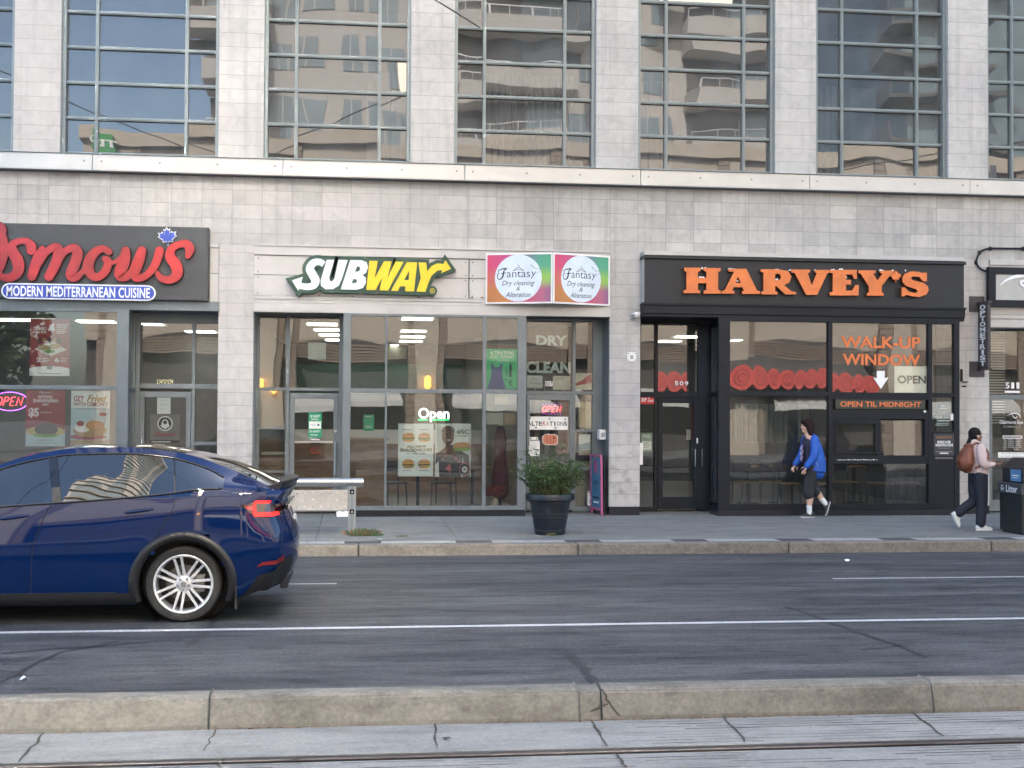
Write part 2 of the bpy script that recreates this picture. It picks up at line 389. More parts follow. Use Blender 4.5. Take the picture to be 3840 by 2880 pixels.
paver_dark = paved('paver_dark', (0.05, 0.052, 0.058), (0.085, 0.088, 0.095), 0.2, 0.6, 0.85, sx=1, sy=2, fine=80)
tar = pm('tar', (0.026, 0.027, 0.030), 0.75, var=0.2)
crack_dark = pm('crack_dark', (0.050, 0.043, 0.036), 0.95, var=0.3, scale=20)
line_paint = pm('line_paint', (0.50, 0.51, 0.52), 0.7, var=0.3, scale=38)
rust_steel = pm('rust_steel', (0.075, 0.07, 0.075), 0.35, 0.7, var=0.3, scale=8, stretch=(0.3, 6, 1))
rust = pm('rust', (0.14, 0.07, 0.04), 0.9, var=0.3)
dry_leaf = pm('dry_leaf', (0.28, 0.13, 0.05), 0.8, var=0.4, scale=30)

WALK = 0.15                                     # pavement height over the road
g = MB().box(-160, 160, -160, 120, -0.5, -0.30); struct('ground', g, pm('ground_soil', (0.16, 0.16, 0.15), 0.9), 'bare ground under the street and the blocks around it')
r = MB().box(-90, 90, -13.93, -4.86, -0.25, 0.0); struct('road', r, asphalt, 'dark asphalt two-lane road in front of the shops')
r = MB().box(-90, 90, -29.0, -21.6, -0.25, 0.0); struct('road', r, asphalt, 'asphalt lanes on the near side of the tram tracks')
# far kerb and pavement
fk = MB()
for i in range(-12, 13):
    x0 = 3.05 + i * 3.0
    fk.box(x0 + 0.006, x0 + 2.994, -4.86, -4.62, -0.25, WALK)
struct('kerb', fk, far_kerb_conc, 'weathered concrete kerb along the far pavement', bevel=0.02)
fs = MB(); x = -14.0; k = 0
while x < 22:                                   # furnishing strip: light slabs with dark blocks let in
    ln = 0.50 if k % 3 == 0 else 0.52
    fs.box(x + 0.004, x + ln - 0.004, -4.612, -4.30, 0.0, WALK - 0.003, paver_dark if k % 3 == 0 else paver_light); x += ln; k += 1
struct('pavement_strip', fs, None, 'strip of pale pavers with dark blocks behind the far kerb')
sw = MB(); x = -40.55
while x < 44:
    for (y0, y1) in ((-4.292, -2.05), (-2.044, 1.3)):
        sw.box(x + 0.004, x + 1.996, y0, y1, -0.2, WALK - (0.0 if y0 < -3 else 0.001))
    x += 2.0
struct('pavement', sw, walk_conc, 'grey concrete pavement in bays before the shop fronts')
sj = MB().box(-40, 44, -4.7, 1.3, -0.25, WALK - 0.02); struct('pavement_bed', sj, crack_dark, 'dark joints between pavement slabs')
# median kerb between road and tracks
mk = MB()
for (x0, x1) in ((-9.0, -4.2), (-4.195, -0.903), (-0.897, 1.455), (1.461, 1.60), (1.608, 3.86), (3.866, 8.0), (8.006, 14.0)):
    prof = [(-13.93, -0.25), (-13.93, WALK), (-14.075, WALK), (-14.115, WALK - 0.02), (-14.16, -0.02), (-14.16, -0.25)]
    if x0 == 1.461: prof = [(y + 0.012, z - 0.012) for y, z in prof]
    vs = [(xx, y, z) for xx in (x0, x1) for y, z in prof]; n = len(prof)
    mk.add(vs, [(i, i + n, (i + 1) % n + n, (i + 1) % n) for i in range(n)] + [tuple(range(n))[::-1], tuple(range(n, 2 * n))])
struct('kerb', mk, kerb_conc, 'rough broken concrete kerb beside the tram track', bevel=0.012)
# tram track bed of concrete slabs
tb = MB(); ed = [-9.0, 9.5]
for a, b in zip(ed, ed[1:]):
    sk = 0.22                                   # joints run askew in the photo only through perspective and wear
    tb.add([(a + .006, -14.83, -0.05), (b - .006, -14.83, -0.05), (b - .006, -14.17, -0.046), (a + .006, -14.17, -0.046),
            (a + .006, -14.83, -0.3), (b - .006, -14.83, -0.3), (b - .006, -14.17, -0.3), (a + .006, -14.17, -0.3)],
           [(0, 1, 2, 3), (0, 4, 5, 1), (1, 5, 6, 2), (2, 6, 7, 3), (3, 7, 4, 0)])
    tb.box(a + .1, b + .09, -16.45, -14.965, -0.3, -0.054)
tb.box(-60, -9.0, -16.45, -14.17, -0.3, -0.054); tb.box(9.6, 60, -16.45, -14.17, -0.3, -0.054)
tb.box(-60, 60, -21.6, -16.46, -0.3, -0.055)
struct('track_bed', tb, slab_conc, 'pale cracked concrete slabs round the tram rails')
gr = MB().box(-60, 60, -16.4, -14.16, -0.3, -0.075); struct('track_groove', gr, crack_dark, 'dark gaps beside the rail and between slabs')
rl = MB()
for y in (-14.895, -16.39, -17.9, -19.4): rl.box(-60, 60, y - 0.032, y + 0.032, -0.29, -0.044)
struct('tram_rail', rl, rust_steel, 'worn dark steel tram rails set in concrete', bevel=0.008)
# stamped joints in the right-hand slabs
bk = MB()
for i in range(9):
    y = -14.24 - i * 0.065
    for q in range(7):
        x0 = 1.6 + random.random() * 3.2; bk.box(x0, x0 + 0.25 + random.random() * 0.5, y - 0.0014, y + 0.0014, -0.052, -0.0445 if y > -14.5 else -0.0475, None)
for i in range(12):
    y = -15.0 - i * 0.06
    for q in range(9):
        x0 = -1.2 + random.random() * 5.4; bk.box(x0, x0 + 0.2 + random.random() * 0.45, y - 0.0013, y + 0.0013, -0.06, -0.0515)
struct('slab_joints', bk, pm('joint_grey', (.12, .118, .11), .9, var=.3), 'shallow stamped brick joints in the track slabs')
def crackline(mb, pts, w, z, m=None, jit=0.03):
    q = []
    for (a, b) in zip(pts, pts[1:]):
        n = 7
        for i in range(n):
            s = i / n; q.append((a[0] + (b[0] - a[0]) * s + random.uniform(-jit, jit), a[1] + (b[1] - a[1]) * s + random.uniform(-jit, jit), w * random.uniform(0.5, 1.4)))
    q.append((*pts[-1], w * 0.6))
    sv_, mb.xf = mb.xf, (lambda a, b, c: (a, b, c))
    mb.brush(q, z, 0, m, k=2, cap=False); mb.xf = sv_
cr = MB()
def gp(u, v, z): p = gz(u, v, z); return (p.x, p.y)
for pts in ([(105, 1576), (40, 1648)], [(476, 1566), (440, 1622)], [(935, 1553), (945, 1612)], [(1272, 1546), (1312, 1612)], [(1557, 1538), (1608, 1604)], [(1955, 1531), (2040, 1590)], [(1330, 1628), (1352, 1659)], [(482, 1640), (474, 1659)]):
    crackline(cr, [gp(*p, -0.046) for p in pts], 0.015, -0.0435, crack_dark, 0.014)
o = struct('slab_cracks', cr, crack_dark, 'jagged cracks across the track slabs')
ck = MB()
def kface(u, v):                                # point on the sloping kerb face, 3 mm proud
    p = at(u, v, -14.12); return (p.x, p.z)
for pts in ([(1300, 1488), (1312, 1514), (1336, 1543)], [(1272, 1534), (1312, 1518)]):
    q = [kface(*p) for p in pts]; out = []
    for a, b in zip(q, q[1:]):
        for i in range(5):
            s = i / 5; out.append((a[0] + (b[0] - a[0]) * s + random.uniform(-.006, .006), a[1] + (b[1] - a[1]) * s, 0.012 * random.uniform(.6, 1.3)))
    out.append((*q[-1], 0.008))
    ck.xf = lambda a, b, c: (a, -14.118 - (0.15 - b) * 0.26 - c, b)
    ck.brush(out, 0.004, 0, crack_dark, k=2, cap=False)
ck.xf = None
ks = MB()
struct('kerb_cracks', ck, crack_dark, 'cracks splitting the median kerb')
# tar seams on the asphalt
ts = MB()
for pts, wd in (([(470, 1338), (430, 1375), (400, 1400)], 0.06), ([(250, 1470 - 85), (120, 1412), (0, 1475)], 0.045), ([(1700, 1310), (1850, 1365), (1960, 1402), (2000, 1420)], 0.05),
                ([(1225, 1410), (1262, 1445), (1285, 1475)], 0.07), ([(1860, 1405), (1975, 1390)], 0.03), ([(0, 1412), (400, 1380)], 0.03)):
    crackline(ts, [gp(*p, 0) for p in pts], wd, 0.004, tar, 0.02)
struct('tar_seams', ts, tar, 'wavy tar seams sealing cracks in the asphalt')
# lane lines
ll = MB()
def strip(x0, x1, y, wd, jag=0.006):
    n = max(2, int((x1 - x0) / 0.12)); vs = []
    for i in range(n + 1):
        xx = x0 + (x1 - x0) * i / n
        vs += [(xx, y - wd / 2 + random.uniform(-jag, jag), 0.0042), (xx, y + wd / 2 + random.uniform(-jag, jag), 0.0042)]
    ll.add(vs, [(2 * i, 2 * i + 2, 2 * i + 3, 2 * i + 1) for i in range(n)])
strip(-30, 30, -10.69, 0.10)
struct('lane_line', ll, line_paint, 'thin solid white line along the middle of the road')
ll = MB()
for x0 in (-18.4, -12.2, -3.2, 5.62, 14.4): strip(x0, x0 + 3.0, -7.66, 0.09)
struct('lane_line', ll, pm('line_worn', (.33, .34, .35), .75, var=.35, scale=30), 'broken white line dividing the far lanes')
# dry leaves and grit in the gutter of the median kerb
lv = MB()
for i in range(420):
    x = random.choice([random.uniform(-3, 5.5), random.gauss(1.5, 0.25), random.gauss(-0.45, 0.2), random.gauss(2.6, 0.5)]); y = -14.17 - abs(random.gauss(0, 0.012)); s = random.uniform(0.005, 0.018); a = random.random() * 6
    lv.add([(x + s * math.cos(a + t), y - abs(s * math.sin(a + t)) * .7, -0.043 + random.random() * 0.006) for t in (0, 1.6, 3.1, 4.7)], [(0, 1, 2, 3)], dry_leaf if random.random() < .6 else crack_dark)
o = lv.build('dry_leaves', None); tag(o, 'brown leaf scraps and grit along the foot of the track kerb', 'leaf litter', kind='stuff')
# ================================================================ the commercial building
BLD = thing('commercial_building', 'long stone-clad commercial building with shops below and tall gridded office windows above', 'building', (2.5, 0.0, 0.15))
wall_stone = stone('wall_stone', 0.505, 0.245, 0.9, 5.97, (0.47, 0.46, 0.445))
pill_stone = stone('pill_stone', 60.0, 0.242, -27.0, 6.245, (0.52, 0.51, 0.495), 0.06)
low_stone = stone('low_stone', 60.0, 0.218, -27.0, 0.30, (0.50, 0.49, 0.48), 0.06)
ledge_metal = pm('ledge_metal', (0.52, 0.515, 0.50), 0.36, 0.3, var=0.08, scale=1.3)
dark_granite = pm('dark_granite', (0.02, 0.022, 0.026), 0.22, var=0.4, scale=40)
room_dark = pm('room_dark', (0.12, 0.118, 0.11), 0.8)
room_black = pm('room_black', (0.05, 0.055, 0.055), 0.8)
room_green = pm('room_green', (0.15, 0.165, 0.12), 0.8)
room_pale = pm('room_pale', (0.24, 0.23, 0.21), 0.8)
ceil_white = pm('ceil_white', (0.22, 0.22, 0.21), 0.9)
floor_tile = pm('floor_tile', (0.20, 0.18, 0.15), 0.4)
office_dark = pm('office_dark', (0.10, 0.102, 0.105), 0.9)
ZL0, ZL1 = 5.97, 6.24                          # ledge
ZS = 4.80                                       # top of the sign zone
GP = [(-15.9, -15.3), (-9.12, -8.53), (-2.34, -1.75), (4.44, 4.99), (10.93, 11.50), (17.7, 18.3)]  # ground pillars
wl = MB()
wl.use(wall_stone)
wl.box(-30, 34, 0.0, 0.3, ZS, ZL0)
struct_w = wl.build('stone_wall', wall_stone, BLD)
lp = MB()
for a, b in GP: lp.box(a, b, 0.0, 0.95, 0.30, ZS - 0.001, low_stone); lp.box(a + 0.004, b - 0.004, -0.006, 0.9, 0.1, 0.298, dark_granite)
for i, (a, b) in enumerate(GP):
    p = MB(); p.box(a, b, 0.0, 0.95, 0.30, ZS - 0.001, low_stone); p.box(a + 0.003, b - 0.003, -0.008, 0.94, 0.1, 0.297, dark_granite)
    p.build('stone_pier', None, BLD, bevel=0.004)
for k in range(-9, 10):
    x0 = 0.90 + 3.27 * k - (0.10 if k == -2 else 0)
    p = MB().box(x0, x0 + 0.76, -0.03, 0.55, ZL1 + 0.012, 20.0, pill_stone)
    p.build('pillar', pill_stone, BLD, bevel=0.004)
# ledge with panel seams and bolts
lg = MB()
seams = [-30, -14.9, -9.6, -4.42, -1.27, 1.84, 4.95, 8.04, 11.06, 16, 22, 34]
for a, b in zip(seams, seams[1:]):
    lg.box(a + 0.004, b - 0.004, -0.16, 0.3, ZL0, ZL1, ledge_metal)
    n = 4
    for i in range(n):
        x = a + 0.14 + (b - a - 0.28) * i / (n - 1)
        lg.ell(x, (ZL0 + ZL1) / 2 + 0.02, 0.017, 0.017, 0.162, crack_dark, 10)
        lg.ell(x, (ZL0 + ZL1) / 2 + 0.02, 0.008, 0.008, 0.164, steel, 8)
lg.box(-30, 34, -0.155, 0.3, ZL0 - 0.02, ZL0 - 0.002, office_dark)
lg.box(-30, 34, -0.185, 0.55, ZL1 + 0.001, ZL1 + 0.011, upper_frame)
lg.build('ledge', ledge_metal, BLD, bevel=0.004)
# mass of the building behind the front
ms = MB()
ms.box(-30, 34, 0.55, 20, 20.0, 20.6, office_dark); ms.box(-30, 34, 0.1, 0.55, 19.6, 20.6, ledge_metal)
ms.box(-30.3, -30, 0.0, 20, 0, 20.5, office_dark); ms.box(34, 34.3, 0.0, 20, 0, 20.5, office_dark)
ms.box(-30, 34, 19.7, 20, 0, 20.0, office_dark); ms.box(-30, 34, 0.301, 19.7, 5.98, 6.2, office_dark)
ms.box(-30, 34, 5.0, 5.2, 6.2, 20, office_dark)
for z in (10.4, 14.0, 17.0): ms.box(-30, 34, 0.6, 5.0, z, z + 0.3, office_dark)
ms.build('building_shell', office_dark, BLD)
# tall upper windows
rows = [6.30 + 0.605 * i for i in range(8)] + [13.0, 16.0, 19.5]
blind_mat = pm('blind_mat', (0.55, 0.55, 0.50), 0.8, var=0.08)
curt_mat = pm('curt_mat', (0.42, 0.46, 0.52), 0.8, var=0.08)
for k in range(-9, 9):
    a = 1.66 + 3.27 * k + 0.003 - (0.10 if k == -2 else 0); b = 4.17 + 3.27 * k - 0.003 - (0.10 if k == -3 else 0)
    wdt = b - a; f = MB(); f.use(upper_frame)
    m1, m2 = a + 0.06 + (wdt - .12) * 0.20, a + 0.06 + (wdt - .12) * 0.80
    xs = [a + 0.03, m1, m2, b - 0.03]
    f.box(a, a + 0.06, 0.06, 0.24, 6.252, 19.6); f.box(b - 0.06, b, 0.06, 0.24, 6.252, 19.6)
    for x in (m1, m2): f.box(x - 0.028, x + 0.028, 0.11, 0.22, 6.252, 19.6); f.box(x - 0.010, x + 0.010, 0.095, 0.11, 6.252, 19.6)
    for z in rows:
        for (p, q) in ((a + 0.06, m1 - 0.028), (m1 + 0.028, m2 - 0.028), (m2 + 0.028, b - 0.06)):
            f.box(p, q, 0.112, 0.22, z - 0.027, z + 0.027); f.box(p, q, 0.097, 0.112, z - 0.012, z + 0.010)
    f.box(a + 0.06, b - 0.06, 0.085, 0.23, 6.252, 6.272)
    win = f.build('window', upper_frame, BLD)
    g = MB()
    for z0, z1 in zip(rows, rows[1:]):
        for p, q in zip(xs, xs[1:]):
            tx, tz = random.uniform(-1, 1) * 0.0025, random.uniform(-1, 1) * 0.0018
            g.add([(p, 0.17 - tx - tz, z0), (q, 0.17 + tx - tz, z0), (q, 0.17 + tx + tz, z1), (p, 0.17 - tx + tz, z1)], [(0, 1, 2, 3)], tint_glass)
    g.build('pane', tint_glass, win)
    if k == 0:
        bl = MB(); x = X_(1052, .5, 300)
        while x < X_(1247, .5, 300):
            bl.box(x, x + 0.075 * random.uniform(.7, 1), 0.5, 0.505 + random.random() * .02, 6.27, 8.02, blind_mat); x += 0.118 if random.random() < .8 else 0.2
        bl.build('blind', blind_mat, win)
    if k == 2:
        bl = MB(); x = X_(1768, .4, 300)
        while x < X_(1823, .4, 300): bl.box(x, x + 0.09, 0.4, 0.404, 6.27, 8.0, curt_mat); x += 0.13
        bl.box(X_(1838, .4, 250), X_(1892, .4, 250), 0.4, 0.404, 6.95, 7.98, curt_mat)
        bl.build('blind', curt_mat, win)
    if k in (-1, 1):
        bl = MB()
        for q in range(3):
            x = a + (0.1 if k == 1 else 1.75) + q * 0.22; bl.box(x, x + 0.19, 0.5, 0.504, 6.27, 8.0, curt_mat)
        bl.build('blind', curt_mat, win)

# ---------------------------------------------------------------- shop rooms
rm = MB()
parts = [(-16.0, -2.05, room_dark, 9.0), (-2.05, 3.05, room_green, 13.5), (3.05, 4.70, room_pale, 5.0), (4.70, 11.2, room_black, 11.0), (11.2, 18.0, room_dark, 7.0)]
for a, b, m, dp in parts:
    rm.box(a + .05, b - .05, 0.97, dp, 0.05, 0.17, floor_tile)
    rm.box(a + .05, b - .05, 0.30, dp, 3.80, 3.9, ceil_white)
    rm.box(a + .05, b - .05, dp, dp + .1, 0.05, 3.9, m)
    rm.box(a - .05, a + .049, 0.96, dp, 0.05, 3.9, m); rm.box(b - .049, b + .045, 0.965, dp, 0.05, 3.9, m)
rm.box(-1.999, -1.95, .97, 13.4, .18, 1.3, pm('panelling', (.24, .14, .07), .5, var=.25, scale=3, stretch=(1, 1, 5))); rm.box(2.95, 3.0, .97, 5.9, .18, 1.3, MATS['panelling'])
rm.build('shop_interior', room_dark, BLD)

# ---------------------------------------------------------------- shop fronts
ZT, ZT2 = 2.30, 3.64                            # transom and head
def bar(mb, x0, x1, z0, z1, Y, d=0.09): mb.box(min(x0, x1), max(x0, x1), Y, Y + d, z0, z1)
def pane(parent, x0, x1, z0, z1, Y, m=None):
    t = random.uniform(-1, 1) * 0.003; s = random.uniform(-1, 1) * 0.002
    g = MB(); g.add([(x0, Y - t - s, z0), (x1, Y + t - s, z0), (x1, Y + t + s, z1), (x0, Y - t + s, z1)], [(0, 1, 2, 3)], m or clear_glass)
    return g.build('pane', m or clear_glass, parent)
def grid(mb, xs, zs, Y, d=0.09, t=0.05):
    """verticals at xs (centre, width) full height, rails at zs between them"""
    z0, z1 = zs[0][0], zs[-1][0]
    for x, wv in xs: bar(mb, x - wv / 2, x + wv / 2, z0, z1, Y, d)
    for z, h in zs:
        for (xa, wa), (xb, wb) in zip(xs, xs[1:]): bar(mb, xa + wa / 2 + .0005, xb - wb / 2 - .0005, z - h / 2, z + h / 2, Y + 0.004, d - 0.008)
def door(u0, u1, vt, Y, m, z0=0.2, stile=0.085, rail_=(), handle='bar', hx=None, top=0.10, bottom=0.22):
    x0, x1 = X_(u0, Y), X_(u1, Y); z1 = Z_(vt, Y, (u0 + u1) / 2)
    d = MB(); d.use(m)
    y0, y1 = Y - 0.015, Y + 0.035
    d.box(x0, x0 + stile, y0, y1, z0, z1); d.box(x1 - stile, x1, y0, y1, z0, z1)
    d.box(x0 + stile, x1 - stile, y0 + .002, y1 - .002, z1 - top, z1); d.box(x0 + stile, x1 - stile, y0 + .002, y1 - .002, z0, z0 + bottom)
    o = d.build('door', m, BLD, bevel=0.003)
    pane(o, x0 + stile, x1 - stile, z0 + bottom, z1 - top, Y + 0.01)
    return o, x0, x1, z1
# --- left shop (kebab restaurant)
YF, YR = -0.10, 0.62
sf = MB(); sf.use(grey_frame)
xo = [X_(u, YF) for u in (-330, -165, 5, 250, 276)]
for x, wv in ((xo[0], .06), (xo[1], .06), (xo[2] - .35, .06)): bar(sf, x - wv / 2, x + wv / 2, 0.26, ZT2, YF)
bar(sf, xo[3], xo[4], 0.26, ZT2, YF, 0.14)
for z, h in ((0.29, .06), (Z_(837, YF, 150), .07), (ZT2 - .02, .05)):
    bar(sf, xo[0] + .03, xo[1] - .03, z - h / 2, z + h / 2, YF + .004, .08); bar(sf, xo[1] + .03, xo[2] - .38, z - h / 2, z + h / 2, YF + .004, .08); bar(sf, xo[2] - .32, xo[3] - .0005, z - h / 2, z + h / 2, YF + .004, .08)
bar(sf, xo[0] - .03, X_(470, YF), ZT2, 3.80, YF + .01, .3)
sf.box(xo[0] - .03, xo[4] - .02, YF + .01, 0.3, 0.1, 0.262, dark_granite)
sf.use(grey_frame)
xr = [X_(u, YR) for u in (292, 301, 413, 421, 470)]
bar(sf, xr[0] - .05, xr[1], 0.17, ZT2, YR); bar(sf, xr[2], xr[3], 0.17, ZT2, YR); bar(sf, -2.40, -2.342, 0.17, ZT2, YR)
for (p, q) in ((xr[1], xr[2]), (xr[3], -2.40)):
    bar(sf, p, q, ZT2 - .17, ZT2, YR + .004, .08); bar(sf, p, q, Z_(845, YR), Z_(835, YR), YR + .004, .08)
bar(sf, xr[3], -2.40, 0.17, .30, YR + .004, .08); bar(sf, xr[3], -2.40, Z_(960, YR) - .03, Z_(960, YR) + .03, YR + .006, .08)
# side return glass of the recess
sf.box(xo[4] - .05, xo[4], YF + .141, YF + .2, 0.2, ZT2); sf.box(xo[4] - .05, xo[4], YR - .06, YR - .001, 0.2, ZT2); sf.box(xo[4] - .05, xo[4], YF + .2, YR - .06, 0.17, 0.28); sf.box(xo[4] - .05, xo[4], YF + .2, YR - .06, ZT - .03, ZT + .03)
sf.box(xo[4] - 0.001, -2.342, YF + .31, YR + .1, ZT2 + .001, ZT2 + .04)
SHOP_A = sf.build('shopfront', grey_frame, BLD, bevel=0.003)
za = Z_(837, YF, 150)
for p, q in ((xo[0], xo[1]), (xo[1], xo[2] - .35), (xo[2] - .35, xo[3])):
    pane(SHOP_A, p + .02, q, 0.29, za, YF + .045); pane(SHOP_A, p + .02, q, za, ZT2, YF + .045)
g = MB(); g.add([(xo[4] - .025, YF + .14, .25), (xo[4] - .025, YR, .25), (xo[4] - .025, YR, ZT2), (xo[4] - .025, YF + .14, ZT2)], [(0, 1, 2, 3)], clear_glass); g.build('pane', clear_glass, SHOP_A)
pane(SHOP_A, xr[1], xr[2], Z_(840, YR), ZT2 - .15, YR + .04); pane(SHOP_A, xr[3], -2.4, Z_(840, YR), ZT2 - .15, YR + .04); pane(SHOP_A, xr[3], -2.4, 0.28, Z_(842, YR), YR + .04)
DR_A, dx0, dx1, dz1 = door(301.5, 412.5, 846, YR + .02, grey_frame)
h = MB(); h.tube([(dx0 + .05, YR - .04, 0.95), (dx0 + .05, YR - .04, 1.55)], .014, 8, steel); h.build('handle', steel, DR_A, smooth=True)
# --- middle shops (sandwich shop and dry cleaner)
sf = MB(); sf.use(grey_frame)
u2x = lambda u, Y=YF: X_(u, Y)
zt = Z_(845, YF, 950)
vb = [(740, 757), (831, 836), (1042, 1050), (1118, 1136)]
for a, b in vb: bar(sf, u2x(a), u2x(b), 0.26, ZT2, YF, 0.13 if b - a > 10 else .10)
vs_ = [(u2x(757), u2x(831)), (u2x(836), u2x(1042)), (u2x(1050), u2x(1118))]
for p, q in vs_:
    for z0, z1 in ((0.26, 0.33), (zt - .035, zt + .035), (ZT2 - .045, ZT2)): bar(sf, p + .0005, q - .0005, z0, z1, YF + .004, .09)
sf.box(u2x(740) + .003, u2x(1136) - .003, YF - .005, 0.3, 0.1, 0.258, dark_granite)
sf.use(grey_frame)
sf.box(u2x(736), u2x(1136), YF - .012, YF + .12, 0.2585, 0.275)
# recessed left door bay
e = [X_(u, YR) for u in (560, 616, 625, 736)]
bar(sf, -1.748, e[0], 0.17, ZT2, YR, .1); bar(sf, e[1], e[2], 0.17, ZT2, YR, .1); bar(sf, X_(731, YR), u2x(741), 0.17, ZT2, YR, .1)
for p, q in ((e[0], e[1]), (e[2], X_(731, YR))):
    bar(sf, p, q, Z_(684, YR), ZT2, YR + .004, .09); bar(sf, p, q, Z_(848, YR), Z_(841, YR), YR + .004, .09)
bar(sf, e[0], e[1], Z_(930, YR), Z_(925, YR), YR + .004, .09); bar(sf, e[0], e[1], 0.17, 0.26, YR + .004, .09)
sf.box(u2x(740), u2x(740) + .05, YF + .131, YR - .001, 0.2, ZT2)
sf.box(-1.748, u2x(745), YF + .2, YR + .1, ZT2 + .001, ZT2 + .04)
# recessed right door bay
e2 = [X_(u, YR) for u in (1130, 1137, 1236, 1243, 1280, 1297)]
bar(sf, e2[0] - .04, e2[1], 0.17, ZT2, YR, .1); bar(sf, e2[2], e2[3], 0.17, ZT2, YR, .1); bar(sf, e2[4], 4.438, 0.17, ZT2, YR, .1)
for p, q in ((e2[1], e2[2]), (e2[3], e2[4])):
    bar(sf, p, q, Z_(692, YR), ZT2, YR + .004, .09); bar(sf, p, q, Z_(851, YR), Z_(844, YR), YR + .004, .09)
for v in (930, 1012.5): bar(sf, e2[3], e2[4], Z_(v + 3, YR), Z_(v - 3, YR), YR + .004, .09)
bar(sf, e2[3], e2[4], 0.17, 0.26, YR + .004, .09)
sf.box(u2x(1136) - .05, u2x(1136), YF + .131, YR - .001, 0.2, ZT2)
sf.box(u2x(1130), 4.438, YF + .2, YR + .1, ZT2 + .001, ZT2 + .04)
sf.box(4.425, 4.4385, 0.002, YR - .001, 0.3, ZT2)            # metal lining of the pier reveal
SHOP_B = sf.build('shopfront', grey_frame, BLD, bevel=0.003)
for p, q in vs_:
    pane(SHOP_B, p, q, 0.3, zt, YF + .05); pane(SHOP_B, p, q, zt, ZT2 - .02, YF + .05)
pane(SHOP_B, e[0], e[1], .2, Z_(927, YR), YR + .05); pane(SHOP_B, e[0], e[1], Z_(927, YR), Z_(845, YR), YR + .05); pane(SHOP_B, e[0], e[1], Z_(845, YR), Z_(684, YR), YR + .05); pane(SHOP_B, e[2], X_(731, YR), Z_(845, YR), Z_(684, YR), YR + .05)
pane(SHOP_B, e2[1], e2[2], Z_(847, YR), Z_(692, YR), YR + .05)
for v0, v1 in ((692, 847), (847, 930), (930, 1012), (1012, 1100)): pane(SHOP_B, e2[3], e2[4], max(.2, Z_(v1, YR)), Z_(v0, YR), YR + .05)
DR_B, dx0, dx1, dz1 = door(626, 730.5, 849, YR + .02, grey_frame)
h = MB(); h.tube([(dx1 - .045, YR - .05, .82), (dx1 - .045, YR - .05, 1.42)], .016, 8, steel); h.tube([(dx1 - .045, YR, 1.40), (dx1 - .045, YR - .05, 1.40)], .01, 6, steel); h.tube([(dx1 - .045, YR, .84), (dx1 - .045, YR - .05, .84)], .01, 6, steel)
h.box(dx0 + .086, dx1 - .086, YR - .02, YR + .0, 1.40, 1.425, steel); h.lathe([(0.022, 0), (0.022, .02), (0, .02)], (dx1 - .045, YR - .0, 1.60), 10, steel, 'y'); h.build('handle', steel, DR_B)
DR_C, dx0, dx1, dz1 = door(1138, 1235.5, 852, YR + .02, grey_frame, stile=.05)
h = MB(); h.tube([(dx0 + .03, YR - .05, .95), (dx0 + .03, YR - .05, 1.35)], .014, 8, steel); h.build('handle', steel, DR_C)
# --- right shop (burger restaurant), black frames
YH, YQ = -0.28, 0.76
sf = MB(); sf.use(dark_frame); HX = lambda u, Y=YH: X_(u, Y)
zt3 = Z_(851, YH, 1750)
for a, b in ((1552, 1577), (1790, 1798.5), (2006, 2014), (2062, 2073)): bar(sf, HX(a), HX(b), 0.30, 3.66, YH, .12)
hv = [(HX(1577), HX(1790)), (HX(1798.5), HX(2006)), (HX(2014), HX(2062))]
for p, q in hv:
    for z0, z1 in ((0.30, 0.36), (zt3 - .04, zt3 + .035), (3.585, 3.66)): bar(sf, p + .0005, q - .0005, z0, z1, YH + .004, .11)
sf.box(HX(1552) + .002, HX(2073), YH + .006, 0.2, 0.26, 0.2995)
sf.box(HX(1552) + .01, HX(2073) - .003, YH + .012, 0.3, 0.1, 0.2585, dark_granite); sf.use(dark_frame)
# walk-up window panel and notice board
wz = [Z_(v, YH, 1900) for v in (886, 906, 982, 1000)]
p, q = hv[1]
bar(sf, p + .001, q - .001, Z_(863, YH, 1900), zt3 - .041, YH + .006, .1)
bar(sf, p + .001, q - .001, Z_(905, YH, 1900), Z_(885, YH, 1900), YH + .002, .11)
bar(sf, p + .001, q - .001, Z_(1002, YH, 1900), Z_(984, YH, 1900), YH + .002, .11)
for a, b in ((1798.5, 1807), (1893, 1903), (1998, 2006)): bar(sf, HX(a) + .002, HX(b) - .002, Z_(984, YH, 1900) + .001, Z_(905, YH, 1900) - .001, YH + .003, .11)
bar(sf, HX(1804), HX(1897), Z_(916, YH, 1900), Z_(905, YH, 1900) - .001, YH - .012, .014); bar(sf, HX(1804), HX(1897), Z_(981, YH, 1900), Z_(977, YH, 1900), YH - .012, .014); bar(sf, HX(1804), HX(1809), Z_(977, YH, 1900), Z_(916, YH, 1900), YH - .012, .014); bar(sf, HX(1890), HX(1897), Z_(977, YH, 1900), Z_(916, YH, 1900), YH - .012, .014)
pk = MB()
for i in range(26):                             # paint peeled off the ledge of the hatch
    a = HX(1806 + i * 3.4 + random.random() * 2); pk_z = Z_(993.5 + random.random() * 1.2, YH, 1900)
    pk.sheet((a, a + random.uniform(.01, .035), pk_z, pk_z + random.uniform(.006, .018)), -YH + .0005, white_vinyl)
bar(sf, hv[2][0] + .001, hv[2][1] - .001, .36, Z_(937, YH, 2038), YH + .01, .08)
bar(sf, hv[2][0] + .001, hv[2][1] - .001, Z_(937, YH, 2038), Z_(932, YH, 2038), YH + .003, .11)
